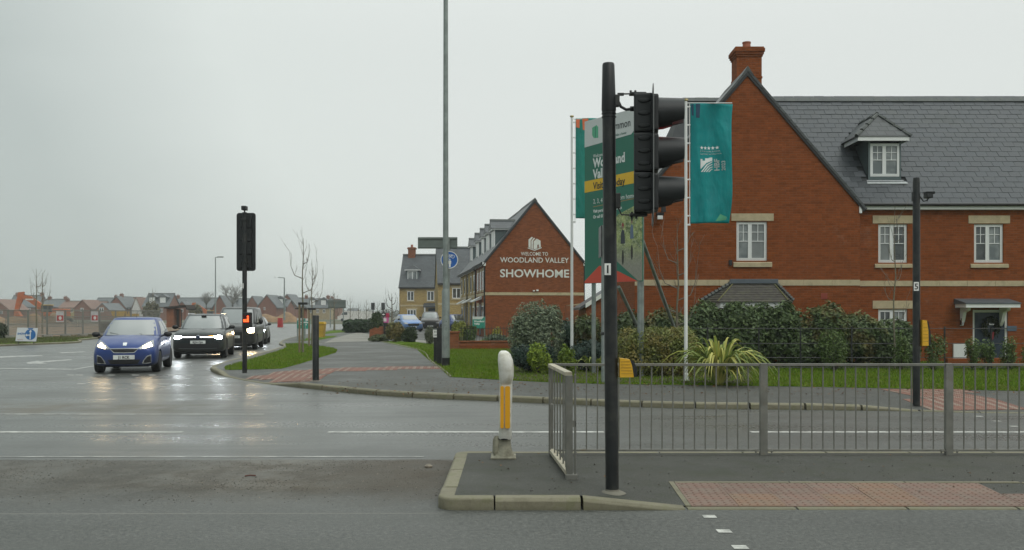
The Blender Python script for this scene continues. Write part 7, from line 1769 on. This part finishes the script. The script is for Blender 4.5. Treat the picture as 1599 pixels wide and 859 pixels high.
H('far brick house with gable and pinkish roof, left of the blue car roof', 116, 141, 469, 262, 'y', FBR[0], FRD, 482, [(128, 484, 5, 6)])
H('far house with red roof running right of the pink roofed gable', 138, 158, 470, 268, 'x', FBR[0], FRD, 481, [(148, 486, 4, 5)])
H('far grey roofed house behind the small gable with the white window', 145, 176, 465, 300, 'x', FBR[1], FSL, 480, chim=(173,))
H('small far brick gable with one bright white window', 150, 169, 474, 258, 'y', FBR[2], FSL, 484, [(158.5, 484, 7, 7)])
H('far brick gable with tall chimney behind the blue car', 167, 196, 463, 270, 'y', FBR[0], FSL, 481, [(181, 486, 5, 5)], chim=(181,))
H('far slate roofed house with one dormer next to the orange roof', 183, 206, 464, 290, 'x', FBR[1], FSL, 480, dorm=(197,))
H('far house with bright orange roof and white gable end', 198, 214, 464, 284, 'x', FBR[2], FRD, 481)
H('far white rendered gable right of the orange roof', 206, 219, 465, 272, 'y', FWH, FRD, 483)
H('tall far house with big grey roof and two dormers', 223, 263, 458, 235, 'x', FBR[1], FSL, 478, [(235, 485, 5, 6), (252, 485, 5, 6)], dorm=(235, 252))
H('far low slate roof behind the timber shelter', 262, 302, 465, 290, 'x', FBR[1], FSL, 479, chim=(271,))
H('small far red brick gable above the timber shelter roof', 272, 296, 471, 262, 'y', FBR[0], FSL, 484, [(284, 485, 4, 5)])
H('far long grey roof between shelter and SUV roof', 300, 338, 465, 270, 'x', FBR[0], FSL, 480, [(310, 485, 4, 5), (326, 485, 4, 5)])
H('far red brick gable right of the long grey roof', 332, 354, 462, 255, 'y', FBR[0], FSL, 482)
H('far slate house right behind the van roof', 352, 388, 466, 285, 'x', FBR[1], FSL, 480, dorm=(362,))
H('far brick gable just right of the back-turned signal pole', 383, 404, 463, 262, 'y', FBR[0], FSL, 481)
H('far brick gable end of the white windowed terrace, nearest the verge', 402, 431, 461, 232, 'y', FBR[0], FSL, 480, [(413, 482, 3, 4)])
H('far terrace house with a white dormer and four tall windows', 429, 448, 468, 240, 'x', FBR[0], FSL, 478, [(433, 484, 3, 7), (437, 484, 3, 7), (441, 484, 3, 7), (445, 484, 3, 7)], dorm=(436,))
H('far tall brick gable left of the bare trees', 434, 462, 460, 255, 'y', FBR[1], FSL, 478, [(459, 480, 3, 4)])
H('far grey roofed brick house seen between the bare trees', 452, 482, 465, 290, 'x', FBR[1], FSL, 479, [(462, 485, 3, 5), (472, 485, 3, 5)], chim=(474,))
H('far buff house with grey roof and two dormers behind the bare trees', 480, 514, 466, 265, 'x', FBUFF, FSL, 480, [(486, 486, 4, 6), (496, 486, 4, 6), (506, 486, 4, 6)], dorm=(487, 504), chim=(508,))
H('far small red roofed house beside the big grey sign', 511, 528, 467, 300, 'x', FBR[2], FRD, 480, chim=(515,))
H('far low house beyond the hedge at the end of the path', 541, 556, 482, 330, 'x', FBUFF, FSL, 487)
# ---------------------------------------------------------------- building site: soil heap, excavators, mesh fence
SOIL = M('orange_soil', (.24, .15, .08), .95, var=.3, vs=1.2, bump=.8, bs=3)
def heap(label, px0, px1, ytop, Y, seed):
    k = Y/F; w = (px1-px0)*k; h = HC+(HZ-ytop)*k; t = thing('soil_heap', label, 'soil heap', ((px0-CX)*k, Y, .1)); r = np.random.default_rng(seed); n = 26; v = []; f = []
    for j in range(11):
        for i in range(n+1):
            u, q = i/n, j/10; env = sin(pi*u)**.6*sin(pi*q)**.8; v.append((u*w, (q-.5)*w*.5, max(-.1, h*env*(.8+.25*sin(u*9+seed)+.12*sin(q*7+u*15)))+r.normal(0, .05)))
    f = [(j*(n+1)+i, j*(n+1)+i+1, (j+1)*(n+1)+i+1, (j+1)*(n+1)+i) for j in range(10) for i in range(n)]
    MB().add(v, f).build('heap', SOIL, t, smooth=True, angle=180, fix=False)
heap('long heap of orange soil behind the wire fence, under the excavator arm', 5, 74, 490, 150, 1); heap('smaller orange soil heap beside the excavator cab', 68, 108, 489, 146, 4); heap('low sandy heap at the far left of the site', -60, 22, 494, 160, 2)
heap('distant low heap of soil behind the queue of cars', 395, 470, 487, 170, 7)
ORX = M('excavator_orange', (.44, .10, .02), .6, var=.15, vs=3, dirt=(.25, .13, .07), ds=2); STEELD = M('dark_machine_steel', (.03, .03, .03), .6)
def excavator(label, px, Y, s, flip=1, full=True, yb=500):
    k = Y/F; t = thing('excavator', label, 'excavator', ((px-CX)*k, Y, -.05)); t.scale = (s*flip, s, s)
    def arm(name, pts, w, mat=ORX, par=None):
        m = MB(); n = len(pts)
        m.prism([(a, b) for a, b in pts], -w/2, w/2, 'y'); return m.build(name, mat, par or t)
    b = MB().bbox((0, -1.4, 1.2), (3.8, 1.4, 1.9), .1).bbox((1.8, -1.35, 1.9), (3.8, 1.35, 2.5), .12).build('body', ORX, t)
    cabm = MB().bbox((-.1, -1.35, 1.9), (1.5, -.3, 3.1), .08).build('cab', STEELD, t)
    MB().bbox((-.12, -1.37, 2.2), (1.2, -1.35, 2.95), .01).build('cab_window', GLF, cabm); MB().bbox((-.13, -1.3, 2.15), (-.11, -.35, 2.95), .01).build('cab_window', GLF, cabm)
    MB().bbox((-.2, -1.4, 3.1), (1.6, -.25, 3.22), .03).build('cab_roof', M('yellow_roof_paint', (.55, .36, .04), .5), cabm)
    for y in (-1.5, .9): MB().bbox((-.5, y, 0), (4.2, y+.6, .95), .4).build('track', STEELD, t)
    bo_ = arm('boom', [(.2, 1.7), (-.5, 3.3), (-2.5, 4.7), (-4.4, 5.1), (-4.5, 4.5), (-2.9, 3.8), (-1.5, 2.8), (-.4, 1.4)], .4)
    MB().bbox((-3.4, -.23, 4.02), (-2.0, -.21, 4.28), .01).build('boom_panel', FWH, bo_).rotation_euler = (0, 0, 0)
    arm('dipper', [(-3.7, 5.5), (-4.7, 5.4), (-5.4, 2.2), (-4.8, 2.0), (-3.8, 4.5)], .35)
    MB().tube([(-2.4, 0, 4.4), (-4.1, 0, 5.2)], .09, 8).build('ram', STEELD, t)
    arm('bucket', [(-5.3, 2.3), (-4.8, 2.2), (-4.1, 1.2), (-4.5, .9), (-5.3, 1.3)], .9, ORX)
    return t
excavator('orange excavator with raised arm and dark cab working on the soil heap', 71, 166, 1.02, 1)
excavator('second orange excavator, only its arm showing above the SUV roof', 326, 190, .72, 1)
# yellow dumper
k = 150/F; t = thing('site_dumper', 'small yellow site dumper just above the blue car roof', 'dumper', ((172-CX)*k, 152, .05))
YM_ = M('machine_yellow', (.42, .26, .03), .6, var=.2)
MB().prism([(0, 1.0), (1.7, 1.0), (2.0, 2.0), (-.4, 2.0)], -.9, .9, 'y').build('skip', YM_, t); MB().bbox((1.9, -.7, .7), (3.6, .7, 1.6), .08).build('engine_cover', YM_, t); MB().tube([(2.2, -.6, 1.6), (2.2, -.6, 2.6), (2.2, .6, 2.6), (2.2, .6, 1.6)], .05, 6).build('roll_bar', STEELD, t)
for x in (.5, 2.9):
    for y in (-1.0, .75): MB().lathe([(.1, 0), (.5, .02), (.5, .24), (.1, .26)], (x, y, .5), 14, axis='y').build('wheel', RUB, t)
# mesh fence panels, each one a thing
FGAL = M('mesh_fence_galv', (.20, .20, .18), .6, .2, var=.2, vs=3)
def mesh_mat():
    m, t = newmat('wire_mesh'); o = t.obj(); x, y, z = t.sep(o)
    a = t.math('LESS_THAN', t.math('FRACT', t.math('MULTIPLY', x, 14.)), .15); b = t.math('LESS_THAN', t.math('FRACT', t.math('MULTIPLY', z, 6.)), .10); c = t.math('MAXIMUM', a, b)
    p = t.n('BsdfPrincipled', {'Base Color': (.22, .225, .21, 1), 'Roughness': .6}); tr = t.n('BsdfTransparent'); t.n('OutputMaterial', {'Surface': t.n('MixShader', {0: c, 1: tr.outputs[0], 2: p.outputs[0]}).outputs[0]}); return m
MESH = mesh_mat()
def panel(label, a, b, z0=.1, H=1.75, boards=0, sign=None, grp='wire mesh site fence panels'):
    d = b-a; t = thing('fence_panel', label, 'fence panel', (a.x, a.y, z0), math.atan2(d.y, d.x), grp); L = d.length
    m = MB().tube([(.03, 0, .06), (.03, 0, H)], .035, 6).tube([(L-.05, 0, .06), (L-.05, 0, H)], .035, 6).tube([(.03, 0, H), (L-.05, 0, H)], .03, 6).tube([(.03, 0, .15), (L-.05, 0, .15)], .03, 6).tube([(.03, 0, H*.5), (L-.05, 0, H*.5)], .02, 6); m.build('frame', FGAL, t)
    MB().box((.04, -.004, .15), (L-.06, .004, H)).build('mesh', MESH, t)
    MB().bbox((-.35, -.11, 0), (.35, .11, .13), .02).build('foot_block', M('concrete_foot', (.24, .23, .20), .9), t)
    if boards: MB().box((.1, .12, .0), (L*boards, .16, H*.55)).build('backing_boards', M('weathered_board', (.19, .18, .155), .9, var=.3, vs=3), t)
    if sign:
        s_ = MB().bbox((L*.45, -.05, H*.55), (L*.45+.62, -.02, H*.55+.72), .01).build('site_notice', M('notice_white', (.42, .42, .42), .6), t)
        MB().box((L*.45+.05, -.058, H*.55+.1), (L*.45+.57, -.052, H*.55+.45)).build('notice_band', M('notice_red', (.35, .05, .05), .6), s_)
        MB().lathe([(0, -.064), (.12, -.064), (.12, -.06), (0, -.06)], (L*.45+.31, 0, H*.55+.27), 12, axis='y').build('notice_symbol', FWH, s_)
A0 = G(-90, 531, .1); B0_ = G(250, 521.5, .1); N = 12; prev = None
ords = ['first', 'second', 'third', 'fourth', 'fifth', 'sixth', 'seventh', 'eighth', 'ninth', 'tenth', 'eleventh', 'twelfth']
for i in range(N):
    a, b = A0.lerp(B0_, i/N), A0.lerp(B0_, (i+1)/N)
    sg = i in (5, 7); panel(('grey wire mesh fence panel with a red and white notice, '+('behind the arrow board' if i == 5 else 'left of the blue car')) if sg else 'grey wire mesh fence panel, %s from the left along the site' % ords[i], a, b, boards=(.9 if i == 8 else (.6 if i == 9 else 0)), sign=sg)
for i, (pa, pb) in enumerate((((8, 498), (120, 497)), ((122, 500), (235, 498)))):
    a, b = P(*pa, 105), P(*pb, 100); a.z = b.z = 0; panel('long low barrier panel further back on the site, %s one' % ('left' if i == 0 else 'right'), a, b, H=1.2, boards=0, grp='grey barriers at the back of the site')
# arrow board
c = G(24, 537, .1); kb = c.y/F
t = thing('direction_board', 'white board with a round blue arrow sign standing askew on the verge', 'sign', (c.x, c.y, .1))
ab = MB().prism([(0, .14), (32*kb, .12), (35*kb, .80), (3*kb, .82)], 0, .03, 'y').build('board', M('board_white', (.66, .68, .70), .45, var=.04), t)
bl = M('arrow_disc_blue', (.02, .14, .38), .5); m = MB().lathe([(0, -.012), (.27, -.012), (.27, -.004), (0, -.004)], (23.5*kb, 0, .47), 24, axis='y', sx=1.0); disc = m.build('blue_disc', bl, ab)
MB().add([(a*kb, -.018, z) for a, z in ((22.4, .22), (24, .22), (24.6, .62), (26.4, .60), (24.2, .72), (21.4, .60), (23.0, .61), (22.8, .47), (18.6, .46), (18.4, .52), (15.4, .44), (18.4, .36), (18.5, .41), (22.6, .42))], [tuple(range(14))]).build('white_arrow', M('arrow_white', (.7, .7, .7), .5), disc, fix=False)
MB().box((20*kb, -.014, .755), (28*kb, -.002, .80)).build('blue_tab', bl, ab); text(ab, 'SHOWHOME', 3.4*kb, .47, -.006, .13, bl, 'lettering', off=.004)
text(ab, 'Persimmon', 3.4*kb, .20, -.006, .06, M('small_red_print', (.4, .08, .06), .6), 'lettering')
for x in (4, 28): MB().tube([(x*kb, .05, 0), (x*kb, .05, .3)], .02, 6).build('leg', INK, t)
# timber shelter
k = 104/F; t = thing('timber_shelter', 'brown timber shelter with an overhanging dark roof above the SUV', 'shelter', ((260-CX)*k, 104, .0))
TIM = M('brown_timber', (.22, .085, .04), .85, var=.25, vs=2); DTM = M('dark_timber', (.03, .022, .018), .85)
MB().box((0, 0, 0), (11*k, 2.2, 2.2)).build('side_wall', TIM, t); MB().box((11.2*k, .9, 0), (19*k, 1.0, 2.1)).build('back_wall', DTM, t)
for x in (20, 27.5): MB().box((x*k, .1, 0), ((x+1.2)*k, .2, 2.2)).build('post', TIM, t)
MB().prism([(-1.5*k, 2.2), (31*k, 2.45), (33*k, 2.05), (34*k, 2.2), (31.5*k, 2.62), (-1.8*k, 2.38)], -.4, 2.6, 'y').build('roof', DTM, t)
# small timber shelter / canopy behind the bare trees
k = 110/F; t = thing('timber_canopy', 'small dark timber canopy on a post behind the staked bare tree', 'shelter', ((462-CX)*k, 110, .0))
MB().bbox((-2*k, 0, HC+(HZ-483)*k), (17*k, 1.5, HC+(HZ-481)*k), .03).build('roof', DTM, t); MB().box((4*k, .2, 0), (8*k, 1.2, HC+(HZ-483)*k)).build('post', DTM, t); MB().box((11*k, .2, 0), (14*k, 1.2, HC+(HZ-483)*k)).build('post', TIM, t)
# street things between
def lamp(label, px, ybase, ytop, Y, arm=1, group=None):
    k = Y/F; H_ = (ybase-ytop)*k; t = thing('street_lamp', label, 'street lamp', ((px-CX)*k, Y, HC+(HZ-ybase)*k), 0, group)
    MB().tube([(0, 0, 0), (0, 0, H_)], [.12, .07], 8).build('column', GALVC, t); MB().tube([(0, 0, H_), (arm*.8, 0, H_+.05)], .06, 6).build('arm', GALVC, t); MB().bbox((min(0, arm)*.9+.3*arm, -.15, H_-.02), (arm*1.2+.0, .15, H_+.14), .03).build('lantern', SIGNG, t)
lamp('distant grey lamp column with a single arm above the SUV', 336.5, 490, 402, 140); lamp('distant lamp column right of the van, left of the staked tree', 444, 500, 434, 120, -1)
c = G(515, 507, .1) if False else P(515, 490, 105)
k = 105/F; t = thing('road_sign', 'large grey back of a road sign on two posts beyond the bare trees', 'sign', ((513-CX)*k, 105, .05))
MB().bbox((-1*k, 0, HC+(HZ-482)*k), (27*k, .05, HC+(HZ-469)*k), .01).build('sign_panel', SIGNG, t)
for z in (471.5, 480): MB().bbox((-.5*k, -.06, HC+(HZ-z)*k-.06), (26.5*k, -.005, HC+(HZ-z)*k+.06), .01).build('rail', SIGNG, t)
for x in (2.5, 23): MB().tube([(x*k, .1, 0), (x*k, .1, HC+(HZ-470)*k)], .06, 8).build('post', GALVC, t)
BOARDGN = M('developer_green', (.02, .25, .19), .5, var=.06)
def devboard(label, px, py, w, hh, ytop, lines, split=True, rz=0.):
    g = G(px, py, .1); k = g.y/F; t = thing('development_sign', label, 'sign', (g.x, g.y, .1), rz); z1 = HC+(HZ-ytop)*k-.1; z0 = z1-hh*k
    b = MB().bbox((0, 0, z0), (w*k, .04, z1), .005).build('board', BOARDGN, t)
    MB().add([(0, -.006, z1-hh*k*.22), (w*k*.75, -.006, z1-hh*k*.22), (w*k*.95, -.006, z1), (0, -.006, z1)], [(0, 1, 2, 3)]).build('white_header', M('board_white_header', (.6, .62, .6), .5), b, fix=False)
    for i, s_ in enumerate(lines): text(b, s_, w*k*.12, z1-hh*k*(.45+.2*i), -.008, hh*k*.19, PRINTW, off=.006)
    for x in (0, w*k): MB().tube([(x, .06, 0), (x, .06, z1)], .035, 6).build('post', GALVC, t)
devboard('green development sign on two posts behind the black railings', 738, 536, 19, 19, 494.5, ['Woodland', 'Valley'])
devboard('green and white development sign among the bare trees on the verge', 464, 531, 12, 16, 497, ['Woodland', 'Valley'])
devboard('green development sign face turned further right beside the bare trees', 475, 530, 10, 16, 497.5, ['Visit', 'us'], rz=.6)
g = G(490, 527, .1); k = g.y/F; t = thing('grit_bin', 'yellow grit bin on the verge behind the black post', 'grit bin', (g.x-2*k, g.y, .1))
MB().prism([(0, .0), (16*k, 0), (18*k, .85), (-1*k, .85)], 0, .7, 'y').build('bin', YM_, t); MB().prism([(-1.3*k, .86), (18.3*k, .86), (17*k, 1.0), (0, 1.0)], -.05, .75, 'y').build('lid', M('bin_lid', (.6, .36, .02), .5), t)
g = G(457, 509, .05); t = thing('red_barrier', 'red plastic barrier at the far roadside left of the green sign', 'barrier', (g.x, 112, 0)); k = 112/F
MB().prism([(0, 0), (8*k, 0), (7.5*k, 1.1), (.5*k, 1.1)], 0, .4, 'y').box((1*k, -.03, .3), (7*k, -.001, .5)).build('barrier', M('barrier_red', (.42, .03, .03), .5), t)
# controller post with pink and dark signs
g = G(602, 528, .1); k = g.y/F; t = thing('path_sign', 'dark post with a pink and white panel and a black arrow sign beside the path', 'sign', (g.x, g.y, .1))
MB().bbox((-3.2*k, 0, 0), (3*k, .25, 25*k), .02).build('post', BLACKP, t); MB().bbox((-3.2*k, -.02, 24*k), (4.6*k, .2, 32*k), .02).build('pink_panel', M('pink_panel', (.50, .10, .28), .5, var=.3, vs=3), t)
MB().bbox((-3*k, -.03, 26*k), (1.5*k, -.021, 31*k), .005).build('white_poster', FWH, t); MB().bbox((.5*k, -.02, 32.1*k), (5.5*k, .2, 39*k), .02).build('red_panel', M('crimson_panel', (.40, .03, .08), .5), t); MB().bbox((-6.5*k, .02, 34*k), (.4*k, .1, 40*k), .02).build('arrow_sign', BLACKPL, t)
MB().add([(-5.5*k, -.0, 37*k), (-3.2*k, 0, 38.6*k), (-3.2*k, 0, 37.6*k), (-1*k, 0, 37.6*k), (-1*k, 0, 36.4*k), (-3.2*k, 0, 36.4*k), (-3.2*k, 0, 35.4*k)], [tuple(range(7))]).build('arrow', STICK, t, fix=False)
for px, lab in ((582.5, 'distant black traffic signal, left one above the path end'), (598.5, 'distant black traffic signal right above the pink sign')):
    k = 125/F; t = thing('traffic_signal', lab, 'traffic signal', ((px-CX)*k, 125, .1), 0)
    MB().tube([(0, 0, 0), (0, 0, HC+(HZ-474)*k)], .08, 8).build('pole', BLACKP, t); MB().bbox((-.25, -.2, HC+(HZ-485)*k), (.25, -.09, HC+(HZ-474)*k), .05).build('head', BLACKPL, t)
# more slim bare trees along the far side of the path and distant vans
for i, (px, yb, yt, Y_, lab) in enumerate(((547, 500, 463, 130, 'slim distant bare tree right of the big grey sign'), (560, 499, 474, 140, 'short distant bare tree above the hedge, middle one'), (572, 499, 468, 135, 'distant bare tree left of the small traffic signals'), (590, 498, 470, 130, 'distant bare tree between the two small traffic signals'), (238, 498, 448, 120, 'thin bare tree in front of the tall grey roofed house'), (66, 505, 426, 70, 'thin forked bare tree just right of the excavator boom'))):
    k = Y_/F; sapling(lab, px, yb, 0.0, yt, 60+i, arms=5, wid=.4, low=.3, spread=.5, r0=.07, Y=Y_)
for px, Y_, lab in ((527, 190, 'distant white van left of the path end'), (549, 200, 'distant white van above the long hedge, second')):
    k = Y_/F; t = thing('distant_van', lab, 'van', ((px-CX)*k, Y_, 0)); MB().prism([(0, .35), (4.8, .35), (4.8, 2.1), (1.2, 2.2), (.6, 1.3), (0, 1.1)], 0, 1.9, 'y').build('body', FWH, t); MB().prism([(.75, 1.4), (2.0, 1.4), (2.0, 1.95), (1.2, 1.95)], -.02, -.005, 'y').build('side_window', GLF, t)
    for x in (1, 3.8): MB().lathe([(.05, -.02), (.34, -.02), (.34, .2), (.05, .2)], (x, .0, .34), 12, axis='y').build('wheel', RUB, t)
# fallen leaves and mud at the lawn edges
def litter(name, n, fn, size, mat, label, cat):
    pts = np.array([fn() for _ in range(n)]); o = leaves_mesh(name, pts, np.tile((0, 0, 1.), (n, 1)), size, mat, None, .6, 'stuff', jitter=.25); tag(o, label, cat)
LM = leafmat('fallen_leaf', (.06, .03, .012), (.22, .12, .05), .7)
def rl():
    x = rk.uniform(-4, 13); y = 19.2+rk.gauss(0, 1.4)+.0*x; return (x, max(17.3, y), .125)
litter('fallen_leaves', 900, rl, .06, LM, 'brown fallen leaves scattered along the footway and lawn edge', 'leaves')
def r2(): x = rk.uniform(-.4, 8); y = rk.uniform(7.9, 10.1); return (x, y, iz(x, y)+.012)
litter('fallen_leaves', 60, r2, .035, LM, 'few small dead leaves on the refuge', 'leaves')
# ---------------------------------------------------------------- damp air
HZM = bpy.data.materials.new('damp_air'); HZM.use_nodes = True; nt = HZM.node_tree; nt.nodes.clear()
vo = nt.nodes.new('ShaderNodeVolumePrincipled'); ho = nt.nodes.new('ShaderNodeOutputMaterial'); vo.inputs['Color'].default_value = (.86, .9, .89, 1); vo.inputs['Density'].default_value = .0007; vo.inputs['Anisotropy'].default_value = .1
nt.links.new(vo.outputs[0], ho.inputs['Volume'])
HAZE = True
if HAZE:
    hz = MB().box((-3100, -300, -1.1), (3100, 6100, 22)).build('haze', HZM); hz['kind'] = 'stuff'
